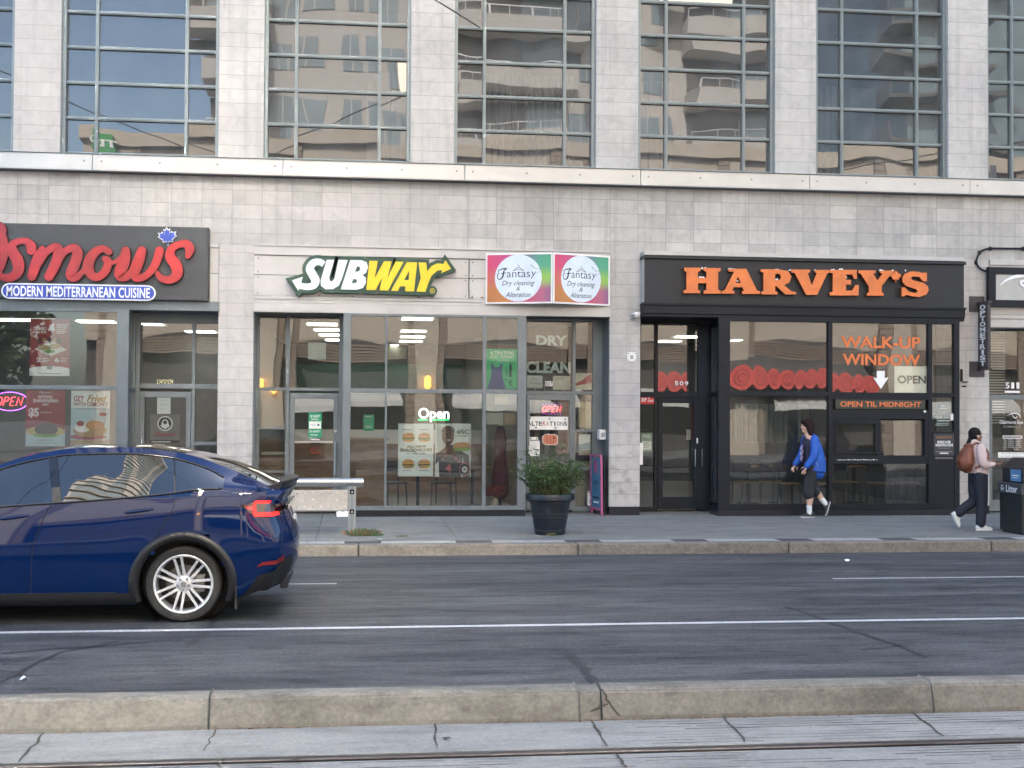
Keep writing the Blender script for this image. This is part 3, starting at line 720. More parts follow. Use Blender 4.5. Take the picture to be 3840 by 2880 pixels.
# recess
k = [X_(u, YQ) for u in (1384, 1414, 1421, 1508, 1537)]
bar(sf, 4.991, k[0], 0.17, 3.62, YQ, .1); bar(sf, k[1], k[2], 0.17, 3.62, YQ, .1); bar(sf, k[3], k[4], 0.17, 3.62, YQ, .1)
for p, q in ((k[0], k[1]), (k[2], k[3])):
    bar(sf, p, q, Z_(698, YQ, 1450), 3.62, YQ + .004, .09); bar(sf, p, q, Z_(858, YQ, 1450), Z_(847, YQ, 1450), YQ + .004, .09)
bar(sf, k[0], k[1], Z_(934, YQ, 1450), Z_(930, YQ, 1450), YQ + .004, .09); bar(sf, k[0], k[1], .17, .24, YQ + .004, .09)
xs0, xs1 = HX(1560), X_(1537, YQ)
def sidebar(y0, y1, z0, z1):
    f0 = (y0 - YH) / (YQ - YH); f1 = (y1 - YH) / (YQ - YH); xa, xb = xs0 + (xs1 - xs0) * f0, xs0 + (xs1 - xs0) * f1
    sf.add([(xa - .03, y0, z0), (xa + .03, y0, z0), (xb + .03, y1, z0), (xb - .03, y1, z0), (xa - .03, y0, z1), (xa + .03, y0, z1), (xb + .03, y1, z1), (xb - .03, y1, z1)],
           [(0, 3, 2, 1), (4, 5, 6, 7), (0, 1, 5, 4), (1, 2, 6, 5), (2, 3, 7, 6), (3, 0, 4, 7)])
sidebar(YH + .125, YQ - .12, .2, .34); sidebar(YH + .125, YQ - .12, zt3 - .04, zt3 + .035); sidebar(YH + .125, YQ - .12, 3.52, 3.66); sidebar(YQ - .119, YQ - .001, .2, 3.66); sidebar(YQ - .33, YQ - .27, .341, zt3 - .041)
sf.box(4.991, HX(1577), YH + .3, YQ + .1, 3.661, 3.70)
SHOP_C = sf.build('shopfront', dark_frame, BLD, bevel=0.003)
pk.build('peeled_paint', white_vinyl, SHOP_C)['kind'] = 'stuff'
hp = hv[0]
pane(SHOP_C, hp[0], hp[1], .33, zt3, YH + .06); pane(SHOP_C, hp[0], hp[1], zt3, 3.62, YH + .06)
p, q = hv[1]
pane(SHOP_C, p, q, zt3, 3.62, YH + .06); pane(SHOP_C, p, q, .33, Z_(1001, YH, 1900), YH + .06); pane(SHOP_C, HX(1806), HX(1895), Z_(985, YH, 1900), Z_(908, YH, 1900), YH + .05); pane(SHOP_C, HX(1901), HX(1999), Z_(985, YH, 1900), Z_(908, YH, 1900), YH + .07)
p, q = hv[2]
pane(SHOP_C, p, q, zt3, 3.62, YH + .06); pane(SHOP_C, p, q, Z_(934, YH, 2038), zt3, YH + .06)
pane(SHOP_C, k[0], k[1], .2, Z_(932, YQ, 1450), YQ + .05); pane(SHOP_C, k[0], k[1], Z_(932, YQ, 1450), Z_(852, YQ, 1450), YQ + .05); pane(SHOP_C, k[0], k[1], Z_(852, YQ, 1450), Z_(698, YQ, 1450), YQ + .05); pane(SHOP_C, k[2], k[3], Z_(852, YQ, 1450), Z_(698, YQ, 1450), YQ + .05)
g = MB(); g.add([(xs0, YH + .1, .25), (xs1, YQ, .25), (xs1, YQ, 3.64), (xs0, YH + .1, 3.64)], [(0, 1, 2, 3)], clear_glass); g.build('pane', clear_glass, SHOP_C)
DR_D, dx0, dx1, dz1 = door(1421.5, 1507.5, 859, YQ + .02, dark_frame)
h = MB(); hx = dx1 - .06
for s in (0, .13):
    h.tube([(hx + s, YQ, .98), (hx + s - .01, YQ - .06, .98), (hx + s - .01, YQ - .06, 1.30), (hx + s, YQ, 1.30)], .013, 8, chrome)
h.box(hx + .03, hx + .055, YQ - .012, YQ + .01, 1.40, 1.50, white_paint)
h.build('handle', chrome, DR_D)
# --- far right shop (eye clinic)
sf = MB(); sf.use(grey_frame); YE = 0.35
ex = [X_(u, YE) for u in (2138, 2212, 2300)]
bar(sf, 11.501, 17.69, Z_(706, YE, 2170), 3.80, YE, .15); bar(sf, 11.501, 17.69, Z_(863, YE, 2170), Z_(853, YE, 2170), YE, .12)
bar(sf, 11.501, ex[0] + .05, .17, Z_(863, YE, 2170), YE + .001, .12); bar(sf, 13.4, 13.5, .17, Z_(706, YE, 2170), YE + .001, .12); bar(sf, 15.4, 15.5, .17, Z_(706, YE, 2170), YE + .001, .12)
bar(sf, ex[0] + .05, 17.69, .17, .38, YE + .002, .12)
SHOP_D = sf.build('shopfront', grey_frame, BLD, bevel=0.003)
pane(SHOP_D, 11.51, 17.69, Z_(858, YE, 2170), Z_(704, YE, 2170), YE + .06); pane(SHOP_D, 11.55, 17.69, .3, Z_(858, YE, 2170), YE + .06)
bl = MB(); zz = Z_(850, YE, 2170)
while zz < Z_(706, YE, 2170): bl.box(11.55, X_(2172, YE + .3), YE + .30, YE + .33, zz, zz + .022, blind_mat); zz += .05
zz = Z_(915, YE, 2170)
while zz < Z_(866, YE, 2170): bl.box(11.62, X_(2172, YE + .3), YE + .30, YE + .33, zz, zz + .022, blind_mat); zz += .05
bl.build('blind', blind_mat, SHOP_D)

sf = MB(); sf.use(grey_frame)                    # the next shop front along, left of the kebab restaurant
for x in (-15.27, -13.2, -11.2, -9.15): bar(sf, x - .03, x + .03, .26, 3.64, -.1)
for z in (.29, 2.3, 3.61):
    for a in (-15.24, -13.17, -11.17): bar(sf, a + .0005, a + (2.01 if a < -15 else 1.94 if a < -13 else 1.99) - .0005, z - .03, z + .03, -.096, .08)
sf.box(-15.295, -9.125, -.09, .3, .1, .258, dark_granite); sf.box(-15.295, -9.125, -.08, .3, 3.642, 4.798, trim_metal)
SHOP_E = sf.build('shopfront', grey_frame, BLD)
for a, b in ((-15.24, -13.23), (-13.17, -11.23), (-11.17, -9.18)): pane(SHOP_E, a, b, .3, 2.3, -.05); pane(SHOP_E, a, b, 2.3, 3.6, -.05)
ew = MB(); ew.box(-30, -15.91, .01, .9, .1, 4.799, low_stone); ew.box(18.31, 34, .01, .9, .1, 4.799, low_stone); ew.build('end_wall', low_stone, BLD)

# ---------------------------------------------------------------- sign zone cladding between the signs
tz = MB(); tz.use(trim_metal)
ax_, bx_ = -1.748, 4.438
tz.box(ax_, bx_, -.06, 0, 4.622, 4.77); tz.box(ax_, bx_, -.085, 0, 4.771, 4.798)
for p, q in ((ax_, 1.93), (1.945, bx_)):
    tz.box(p, q, -.022, 0, 4.285, 4.615); tz.box(p, q, -.022, 0, 3.925, 4.278)
tz.box(ax_, bx_, -.055, 0, 3.862, 3.918); tz.box(ax_, bx_, -.045, 0, 3.80, 3.858); tz.box(ax_, bx_, -.075, 0, 3.64, 3.796)
tz.box(-2.485, -2.342, -.05, 0, 3.64, 3.78); tz.box(-2.485, -2.342, -.03, 0, 3.785, 4.28); tz.box(-2.485, -2.342, -.03, 0, 4.288, 4.72); tz.box(-2.485, -2.342, -.06, 0, 4.725, 4.798)
tz.box(-8.52, -2.49, -.01, .29, 3.66, 4.798)
tz.box(4.992, 10.9, -.29, 0, 4.725, 4.798); tz.box(4.992, 10.9, -.01, .29, 3.66, 4.72)
tz.box(4.99, 4.998, -.27, 0, 3.9, 4.72); tz.box(10.885, 10.90, -.27, 0, 3.9, 4.72)
for (z0, z1, d) in ((4.70, 4.798, .05), (4.60, 4.69, .03), (3.80, 4.59, .01), (3.72, 3.78, .04), (3.56, 3.70, .05)): tz.box(11.502, 17.69, -d, .0, z0, z1)
tz.box(11.502, 17.69, 0.001, .34, 3.55, 4.798)
# a few screw heads, holes and rust stains along the lower trim of the metal cladding
for x in (-1.68, -1.68, 1.88, 2.0): 
    for z in (4.56, 4.33, 4.24, 3.97): tz.ell(x, z, .012, .012, .024, crack_dark, 8)
for i in range(26):
    x = random.choice([random.uniform(-1.7, -.2), random.uniform(1.9, 2.5), random.uniform(-1.7, 4)]); z = 3.935 + abs(random.gauss(0, .02)); s = random.uniform(.008, .03)
    tz.poly([(x + s * random.uniform(.5, 1.2) * math.cos(t), z + s * .7 * random.uniform(.4, 1) * math.sin(t)) for t in (0, 1, 2, 3, 4, 5)], .0225 + random.random() * .001, 0, rust)
tz.build('metal_cladding', trim_metal, BLD, bevel=0.003)
hb = MB(); hb.use(dark_frame)
hb.box(4.985, 10.895, -.30, .0, 3.70, 3.845); hb.box(4.975, 10.905, -.325, .0, 3.846, 3.885); hb.box(4.985, 10.895, -.27, .29, 3.645, 3.699)
hb.build('header_beam', dark_frame, BLD, bevel=0.004)
# ================================================================ signs over the shops
def px(Y, pts):                                 # outline measured in the photograph -> metres on the plane Y
    return [(at(p[0], p[1], Y).x, at(p[0], p[1], Y).z) + tuple(p[2:]) for p in pts]
def zs(ox, oy, s, pts, w=None):                 # from an enlarged crop back to photograph pixels
    return [(ox + p[0] * s, oy + p[1] * s) + tuple(q * s for q in p[2:]) for p in pts]
PXM = 22.3 / 2800                               # metres per photograph pixel at the shop fronts
def strokes(Y, ox, oy, s, pts): return [(x, z, w_ * PXM) for x, z, w_ in px(Y, zs(ox, oy, s, pts))]
LEAF = [(0, 1), (.13, .72), (.32, .82), (.24, .36), (.45, .58), (.53, .44), (.86, .50), (.74, .22), (.90, .10), (.45, -.28), (.50, -.48), (.06, -.42), (.06, -.85)]
LEAF = LEAF + [(-a, b) for a, b in LEAF[::-1] if a > 0]
def leaf(cx, cz, r, tilt=0): return [(cx + r * (a * math.cos(tilt) - b * math.sin(tilt)), cz + r * (a * math.sin(tilt) + b * math.cos(tilt))) for a, b in LEAF]

# ---- kebab restaurant sign
osm_red = pm('osm_red', (0.40, 0.012, 0.018), 0.25, var=0.35, scale=2.2, coat=0.15)
osm_edge = pm('osm_edge', (0.10, 0.012, 0.015), 0.5, var=.1)
osm_panel = pm('osm_panel', (0.045, 0.049, 0.055), 0.42, 0.2, var=0.15, scale=.8)
osm_blue = pm('osm_blue', (0.03, 0.07, 0.40), 0.4, var=.05)
Y0 = -0.20
x1 = X_(450, Y0, 560)
t = thing('restaurant_sign', 'dark grey fascia sign with big red script lettering, blue maple leaf and blue pill-shaped tagline', 'sign', (-5.2, Y0, 3.8))
m = MB().box(-8.5, x1, Y0, -.011, 3.802, Z_(487, Y0, 250), osm_panel); m.build('panel', osm_panel, t, bevel=.006)
W2 = lambda pts: strokes(Y0, 0, 460.8, .3124, pts)
glyphs = [
 [(-120, 150, 40), (-60, 115, 60), (0, 150, 76), (22, 250, 76), (0, 370, 64), (-60, 440, 50), (-130, 430, 50), (-180, 330, 60), (-150, 200, 50)],
 [(-30, 70, 30), (10, 100, 60), (30, 128, 40)],
 [(-20, 400, 26), (20, 440, 40), (75, 448, 52), (130, 405, 66), (128, 330, 74), (92, 265, 66), (98, 215, 48), (150, 195, 38), (195, 200, 46), (222, 232, 62), (222, 262, 56)],
 [(300, 250, 40), (276, 300, 66), (248, 370, 66), (226, 440, 56)],
 [(288, 345, 26), (330, 270, 40), (385, 240, 56), (412, 265, 66), (395, 340, 66), (345, 440, 58)],
 [(412, 345, 26), (455, 270, 40), (515, 245, 56), (542, 280, 66), (520, 360, 68), (495, 430, 64), (530, 448, 46), (585, 400, 30)],
 [(758, 270, 44), (715, 248, 44), (655, 280, 58), (618, 350, 68), (630, 420, 60), (680, 444, 50), (735, 400, 52), (752, 335, 48), (730, 318, 36)],
 [(752, 338, 30), (790, 344, 26), (830, 318, 24), (858, 282, 26)],
 [(874, 262, 54), (866, 330, 70), (838, 400, 74), (836, 440, 60), (885, 440, 46), (940, 380, 44)],
 [(985, 262, 58), (965, 330, 70), (935, 410, 70), (955, 450, 52), (1020, 430, 46), (1080, 350, 52), (1108, 262, 56)],
 [(1092, 415, 28), (1120, 452, 44), (1180, 462, 54), (1228, 425, 68), (1222, 365, 74), (1182, 305, 66), (1190, 250, 50), (1240, 220, 44), (1290, 215, 56), (1316, 250, 60), (1302, 300, 36)]]
for i, gph in enumerate(glyphs):
    q = W2(gph); m = MB()
    m.brush([(a, b, w_ + .022) for a, b, w_ in q], 0.20, 0.055 + i * .0012, osm_edge, k=7)
    m.brush(q, 0.2555 + i * .0012, 0.006 + i * .0012, osm_red, k=7)
    m.build('letter', None, t)
lf = px(Y0, zs(0, 460.8, .3124, [(1160, 168)]))[0]
m = MB(); m.poly(leaf(lf[0], lf[1], .175, .1), .20, .05, white_vinyl); m.poly(leaf(lf[0], lf[1], .150, .1), .2505, .003, osm_blue); m.build('maple_leaf', None, t)
def pill(r, n=10):
    a, b, c, d = r; h = (d - c) / 2
    return [(b - h + h * math.cos(rad(q)), c + h + h * math.sin(rad(q))) for q in range(-90, 91, 15)] + [(a + h + h * math.cos(rad(q)), c + h + h * math.sin(rad(q))) for q in range(90, 271, 15)]
r_ = RC(4.5, 614.5, 337, 648, Y0)
m = MB(); m.poly(pill(r_), .20, .05, white_vinyl); e_ = .022; m.poly(pill((r_[0] + e_, r_[1] - e_, r_[2] + e_, r_[3] - e_)), .2505, .003, osm_blue); m.build('tagline_board', None, t)
m = MB(); m.text('MODERN MEDITERRANEAN CUISINE', RC(16, 620, 325, 642.5, Y0), .2540, white_vinyl, .003, bold=.022, space=1.05); m.build('lettering', white_vinyl, t)

# ---- sandwich shop sign
sub_green = pm('sub_green', (0.012, 0.055, 0.035), 0.45, var=.1)
sub_yel = pm('sub_yel', (0.80, 0.56, 0.02), 0.35, var=.04)
sub_wht = pm('sub_wht', (0.74, 0.80, 0.84), 0.35, var=.03)
Y0 = -0.05
W3 = lambda pts: px(Y0 - .12, zs(518.4, 495.36, .2222, pts))
S3 = lambda pts: strokes(Y0 - .12, 518.4, 495.36, .2222, pts)
letters = {
 'U': ([[(843, 297), (917, 297), (868, 465), (872, 500), (895, 508), (918, 480), (958, 297), (1048, 299), (992, 478), (962, 548), (905, 583), (832, 584), (788, 550), (784, 500)]], sub_wht),
 'B': ([[(1072, 299), (1185, 302), (1232, 322), (1245, 368), (1226, 422), (1190, 446), (1222, 470), (1224, 522), (1196, 570), (1135, 588), (980, 585)], [(1140, 358), (1164, 366), (1170, 392), (1150, 412), (1118, 412)], [(1103, 482), (1134, 488), (1138, 508), (1122, 524), (1085, 524)]], sub_wht),
 'W': ([[(1258, 307), (1340, 309), (1308, 478), (1400, 312), (1474, 313), (1432, 478), (1512, 315), (1590, 316), (1440, 596), (1358, 593), (1382, 470), (1318, 592), (1228, 590)]], sub_yel),
 'A': ([[(1622, 319), (1722, 322), (1692, 604), (1606, 603), (1608, 556), (1556, 555), (1536, 600), (1468, 598)], [(1648, 398), (1640, 494), (1596, 494)]], sub_yel),
 'Y': ([[(1736, 323), (1810, 325), (1820, 412), (1862, 358), (1920, 332), (1978, 338), (1996, 300), (2052, 386), (1956, 426), (1966, 396), (1920, 402), (1862, 452), (1832, 520), (1803, 608), (1715, 606), (1757, 476)]], sub_yel)}
sS = [(815, 340, 60), (770, 318, 62), (712, 330, 70), (680, 385, 78), (705, 440, 82), (733, 495, 82), (715, 545, 70), (650, 560, 62), (578, 548, 58)]
sArrow = [(505, 498), (612, 462), (598, 500), (600, 575), (578, 572), (568, 597)]
t = thing('sandwich_shop_sign', 'white and yellow slanted letters with arrow tips on a dark green outlined board', 'sign', (0.4, -.12, 3.95))
m = MB(); g_ = 0.062; dd = .14
def grow(loop, g):
    n = len(loop); ar = sum(loop[i][0] * loop[(i + 1) % n][1] - loop[(i + 1) % n][0] * loop[i][1] for i in range(n)); out = []
    sg = 1 if ar > 0 else -1
    for i in range(n):
        p, c, q = loop[i - 1], loop[i], loop[(i + 1) % n]
        d1 = Vector((c[0] - p[0], c[1] - p[1])).normalized(); d2 = Vector((q[0] - c[0], q[1] - c[1])).normalized()
        n1 = Vector((d1.y, -d1.x)) * sg; n2 = Vector((d2.y, -d2.x)) * sg; b = n1 + n2
        if b.length < .3: out.append((c[0] + n1.x * g, c[1] + n1.y * g)); continue
        b.normalize(); k_ = min(g / max(.45, b.dot(n1)), g * 1.7); out.append((c[0] + b.x * k_, c[1] + b.y * k_))
    return out
for i, (nm, (lp, mm)) in enumerate(letters.items()): m.poly(grow(W3(lp[0]), g_), 0.03, dd + i * .0004, sub_green)
q = S3(sS); m.brush([(a, b, w_ + 2 * g_) for a, b, w_ in q], 0.03, dd + .003, sub_green); m.poly(grow(W3(sArrow), g_ * 1.1), .03, dd + .0035, sub_green)
a = W3([(1870, 598)])[0]; m.ell(a[0], a[1], .085, .085, .03, sub_green, 20, dd + .004)
bx = W3([(830, 560), (1250, 560), (1230, 500), (830, 420)]); m.poly(bx, .03, dd - .004, sub_green)
m.build('backing_board', sub_green, t)
for i, (nm, (lp, mm)) in enumerate(letters.items()):
    k_ = MB(); k_.poly([W3(l_) for l_ in lp], .03 + dd + .005, .012, mm); k_.build('letter', mm, t)
k_ = MB(); k_.brush(q, .03 + dd + .005, .012, sub_wht, k=8, cap=False); k_.poly(W3(sArrow), .03 + dd + .005, .0125, sub_wht); k_.build('letter', sub_wht, t)
k_ = MB(); k_.poly([[(a[0] + .042 * math.cos(rad(i * 15)), a[1] + .042 * math.sin(rad(i * 15))) for i in range(24)], [(a[0] + .034 * math.cos(rad(i * 15)), a[1] + .034 * math.sin(rad(i * 15))) for i in range(24)]], .03 + dd + .005, .002, sub_yel)
k_.text('R', (a[0] - .014, a[0] + .016, a[1] - .02, a[1] + .02), .03 + dd + .005, sub_yel, .002, bold=.01); k_.build('registered_mark', sub_yel, t)

# ---- V-shaped dry cleaner sign, two printed faces
def rainbow(name, horizontal_of):
    m_, tt, o = _nodes(name)
    b = N(tt, 'ShaderNodeBsdfPrincipled', i_Roughness=.4); L(tt, b.outputs[0], o.inputs[0])
    g = N(tt, 'ShaderNodeNewGeometry'); sp = N(tt, 'ShaderNodeSeparateXYZ'); L(tt, g.outputs['Position'], sp.inputs[0])
    a0_, a1_, z0_, z1_ = horizontal_of
    mr = N(tt, 'ShaderNodeMapRange'); mr.inputs['From Min'].default_value = a0_; mr.inputs['From Max'].default_value = a1_; L(tt, sp.outputs['X'], mr.inputs['Value'])
    mz = N(tt, 'ShaderNodeMapRange'); mz.inputs['From Min'].default_value = z0_; mz.inputs['From Max'].default_value = z1_; L(tt, sp.outputs['Z'], mz.inputs['Value'])
    rt_ = ramp(tt, [(0.0, (.62, .05, .13)), (.35, (.50, .07, .22)), (.6, (.16, .16, .28)), (.8, (.08, .33, .22)), (1, (.08, .36, .20))]); L(tt, mr.outputs[0], rt_.inputs[0])
    rm_ = ramp(tt, [(0.0, (.55, .10, .08)), (.4, (.5, .2, .2)), (.7, (.25, .38, .12)), (.9, (.28, .50, .08)), (1, (.22, .48, .12))]); L(tt, mr.outputs[0], rm_.inputs[0])
    rb_ = ramp(tt, [(0.0, (.45, .16, .05)), (.3, (.50, .20, .05)), (.6, (.50, .08, .14)), (.85, (.42, .12, .20)), (1, (.20, .10, .22))]); L(tt, mr.outputs[0], rb_.inputs[0])
    f1 = N(tt, 'ShaderNodeMapRange', interpolation_type='SMOOTHSTEP'); f1.inputs['From Min'].default_value = .25; f1.inputs['From Max'].default_value = .5; L(tt, mz.outputs[0], f1.inputs['Value'])
    f2 = N(tt, 'ShaderNodeMapRange', interpolation_type='SMOOTHSTEP'); f2.inputs['From Min'].default_value = .5; f2.inputs['From Max'].default_value = .8; L(tt, mz.outputs[0], f2.inputs['Value'])
    x1_ = N(tt, 'ShaderNodeMix', data_type='RGBA'); L(tt, f1.outputs[0], x1_.inputs[0]); L(tt, rb_.outputs[0], x1_.inputs[6]); L(tt, rm_.outputs[0], x1_.inputs[7])
    x2_ = N(tt, 'ShaderNodeMix', data_type='RGBA'); L(tt, f2.outputs[0], x2_.inputs[0]); L(tt, x1_.outputs[2], x2_.inputs[6]); L(tt, rt_.outputs[0], x2_.inputs[7])
    L(tt, x2_.outputs[2], b.inputs['Base Color']); return m_
pale_disc = pm('pale_disc', (0.66, 0.74, 0.82), 0.4, var=.10, scale=2.5)
navy_ink = pm('navy_ink', (0.012, 0.03, 0.055), 0.5, var=0)
t = thing('dry_cleaner_sign', 'V-shaped rainbow printed sign with two faces each showing a pale disc and dark script', 'sign', (3.2, -.1, 3.8))
A = at(1049, 603, -.06); B = at(1194, 601, -.42); Cc = at(1317, 602, -.06)
zt_, zb_ = (Z_(550, -.06, 1049), Z_(657, -.06, 1049))
zt2, zb2 = (Z_(545, -.42, 1194), Z_(652, -.42, 1194))
zt_, zb_ = (zt_ + zt2) / 2, (zb_ + zb2) / 2
for P0, P1, nm in ((A, B, 'rain_a'), (B, Cc, 'rain_b')):
    d = Vector((P1.x - P0.x, P1.y - P0.y, 0)); W_ = d.length; d.normalize(); nrm = Vector((d.y, -d.x, 0))
    def xf(a, b, c, P0=P0, d=d, nrm=nrm): q = Vector((P0.x, P0.y, 0)) + d * a + nrm * c; return (q.x, q.y, b)
    mat = rainbow(nm, (min(P0.x, P1.x), max(P0.x, P1.x), zb_, zt_))
    f = MB(xf); f.sbox(0.004, W_ - .004, zb_, zt_, -.06, 0, trim_metal)
    for (a0_, a1_, b0_, b1_) in ((0.004, W_ - .004, zt_ - .022, zt_ + .012), (0.004, W_ - .004, zb_ - .012, zb_ + .016), (.002, .03, zb_ + .016, zt_ - .022), (W_ - .03, W_ - .002, zb_ + .016, zt_ - .022)): f.sbox(a0_, a1_, b0_, b1_, .001, .014, white_paint)
    fo = f.build('sign_box', trim_metal, t)
    f = MB(xf); f.sheet((.03, W_ - .03, zb_ + .016, zt_ - .022), .004, mat)
    ca, cb = W_ * .49, (zt_ + zb_) / 2 + .004
    rx, rz = W_ * .35, (zt_ - zb_) * .475
    f.ell(ca, cb, rx, rz, .0055, pale_disc, 40)
    u = rx / 235.0; vv = rz / 245.0                                     # print coordinates measured on the left face
    fx_ = lambda q: [(ca + (p[0] - 672) * u, cb - (p[1] - 393) * vv) + ((p[2] * u,) if len(p) > 2 else ()) for p in q]
    rr = lambda x0, y0, x1, y1: (ca + (x0 - 672) * u, ca + (x1 - 672) * u, cb - (y1 - 393) * vv, cb - (y0 - 393) * vv)
    f.brush(fx_([(478, 345, 5), (470, 320, 7), (500, 300, 10), (550, 292, 14)]), .007, 0, navy_ink)
    f.brush(fx_([(552, 298, 8), (528, 320, 12), (518, 370, 16), (500, 400, 12), (470, 400, 8), (462, 360, 8), (478, 345, 8)]), .0073, 0, navy_ink)
    f.brush(fx_([(505, 345, 8), (545, 338, 9)]), .0076, 0, navy_ink)
    f.text('antas', rr(556, 322, 790, 386), .007, navy_ink, bold=-.004); f.text('y', rr(795, 328, 852, 402), .007, navy_ink, bold=-.004, shear=.15)
    f.brush(fx_([(620, 318, 7), (672, 285, 7), (725, 318, 7), (672, 305, 5), (622, 318, 7)]), .007, 0, grey_ink); f.brush(fx_([(672, 285, 5), (680, 268, 6), (668, 258, 6)]), .0072, 0, grey_ink)
    f.brush(fx_([(798, 260, 8), (850, 305, 4)]), .007, 0, grey_ink); f.brush(fx_([(850, 305, 3), (885, 292, 3), (880, 330, 3), (855, 345, 3)]), .007, 0, bluewin if 'bluewin' in globals() else navy_ink)
    f.text('Dry cleaning', rr(508, 420, 836, 486), .007, navy_ink, shear=.35, bold=.004); f.text('&', rr(650, 482, 692, 524), .007, navy_ink, shear=.3); f.text('Alteration', rr(545, 540, 796, 592), .007, navy_ink, shear=.35, bold=.004)
    f.build('printed_face', mat, t)

# ---- burger restaurant fascia
har_black = pm('har_black', (0.008, 0.0115, 0.018), 0.5, var=.2, scale=2)
har_or = pm('har_or', (0.66, 0.15, 0.025), 0.3, var=.14, scale=5, coat=.3)
har_edge = pm('har_edge', (0.16, 0.05, 0.02), 0.5, var=.1)
Y0 = -.28
t = thing('burger_sign', 'black fascia with large orange slab-serif letters and a small orange maple leaf', 'sign', (7.9, Y0, 3.88))
m = MB(); m.box(4.999, 10.884, Y0, -.011, 3.886, 4.66, har_black); m.box(4.975, 10.905, Y0 - .05, 0.0, 4.661, 4.712, har_black); m.build('panel', har_black, t, bevel=.005)
W7 = lambda pts: px(Y0 - .1, zs(1353.6, 518.4, .33596, pts))
HV = [
 [[(368, 178), (475, 178), (475, 198), (458, 205), (458, 243), (513, 243), (513, 205), (495, 198), (490, 180), (605, 180), (603, 200), (588, 206), (588, 320), (605, 327), (605, 345), (495, 345), (495, 327), (513, 320), (513, 278), (458, 278), (458, 320), (473, 326), (473, 342), (366, 342), (366, 325), (385, 318), (385, 205), (372, 200)]],
 [[(655, 185), (770, 185), (838, 325), (858, 330), (858, 347), (742, 347), (742, 329), (754, 325), (744, 304), (688, 304), (679, 325), (693, 329), (693, 345), (610, 345), (610, 329), (630, 323), (690, 205), (655, 203)], [(716, 236), (735, 276), (699, 276)]],
 [[(862, 188), (975, 188), (1036, 198), (1060, 235), (1046, 274), (1012, 290), (1060, 330), (1090, 335), (1090, 350), (1020, 350), (962, 296), (955, 296), (955, 330), (970, 335), (970, 350), (865, 350), (865, 333), (880, 330), (880, 208), (862, 205)], [(955, 216), (985, 220), (993, 238), (985, 256), (955, 260)]],
 [[(1058, 190), (1180, 190), (1180, 208), (1163, 212), (1190, 290), (1222, 215), (1212, 208), (1212, 192), (1303, 192), (1303, 210), (1290, 215), (1225, 353), (1155, 353), (1080, 212), (1058, 208)]],
 [[(1306, 192), (1480, 192), (1480, 250), (1462, 250), (1450, 222), (1410, 222), (1410, 256), (1442, 256), (1442, 287), (1410, 287), (1410, 325), (1450, 325), (1470, 290), (1492, 290), (1492, 357), (1306, 357), (1306, 338), (1325, 332), (1325, 215), (1306, 210)]],
 [[(1490, 195), (1600, 195), (1600, 212), (1585, 216), (1612, 262), (1645, 216), (1630, 212), (1630, 197), (1720, 197), (1715, 215), (1700, 220), (1640, 295), (1640, 338), (1652, 342), (1652, 358), (1545, 358), (1545, 342), (1558, 338), (1558, 300), (1505, 218), (1490, 213)]],
 [[(1910, 210), (1930, 210), (1930, 265), (1905, 265), (1880, 237), (1842, 234), (1826, 247), (1842, 260), (1908, 275), (1936, 296), (1942, 322), (1928, 350), (1880, 367), (1832, 362), (1800, 352), (1785, 362), (1768, 362), (1768, 305), (1790, 305), (1815, 333), (1855, 341), (1874, 330), (1858, 315), (1800, 297), (1774, 272), (1772, 245), (1786, 218), (1830, 201), (1880, 205), (1896, 212)]]]
for lp in HV:
    m = MB(); q = [W7(l_) for l_ in lp]
    m.poly(q, -Y0 + .001, .095, har_edge); m.poly(q, -Y0 + .0962, .008, har_or); m.build('letter', None, t)
c = W7([(1731, 236)])[0]
m = MB(); q = leaf(c[0], c[1], .115); m.poly(q, -Y0 + .001, .095, har_edge); m.poly(q, -Y0 + .0962, .008, har_or); m.build('maple_leaf', None, t)
m = MB()                                        # bird droppings and torn vinyl on the upper edges of the letters
for (a, b, w_) in ((498, 182, 40), (680, 186, 60), (968, 188, 34), (1052, 192, 18), (1215, 192, 14), (1328, 188, 26), (1380, 186, 30), (1640, 194, 30), (1712, 196, 18), (1795, 196, 8), (485, 240, 44), (716, 262, 22), (966, 252, 24), (1408, 240, 26)):
    q = W7([(a - w_ / 2, b + 5), (a - w_ / 3, b - random.uniform(2, 10)), (a, b - random.uniform(0, 5)), (a + w_ / 3, b - random.uniform(3, 12)), (a + w_ / 2, b + 4)]); m.poly(q[::-1], -Y0 + .06 + random.random() * .03, .004, white_vinyl)
m.build('bird_droppings', white_vinyl, t)['kind'] = 'stuff'

# ---- blade sign OPTOMETRIST on the right pier
blade_brown = pm('blade_brown', (0.045, 0.038, 0.042), 0.5, var=.15)
pb = at(2106, 700, -.02); bxm = pb.x + .04
zt_, zb_ = Z_(650, -.3, 2115), Z_(796, -.3, 2115)
t = thing('blade_sign', 'narrow dark blade sign lettered OPTOMETRIST downwards, on two square wall brackets', 'sign', (bxm, 0, zb_))
yo, yi = -.42, -.06
m = MB(); m.box(bxm, bxm + .06, yo, yi, zb_, zt_, blade_brown); m.build('board', blade_brown, t, bevel=.004)
for z in (zt_ - .03, zb_ - .0):
    m = MB(); m.box(bxm - .14, bxm + .14, -.03, -.0005, z - .14, z + .14, blade_brown); m.box(bxm - .01, bxm + .07, yo - .03, -.03, z - .02 if z > 3 else z - .028, z + .026 if z > 3 else z - .001, blade_brown); m.build('bracket', blade_brown, t, bevel=.003)
xfb = lambda a, b, c: (bxm - c, -a, b)
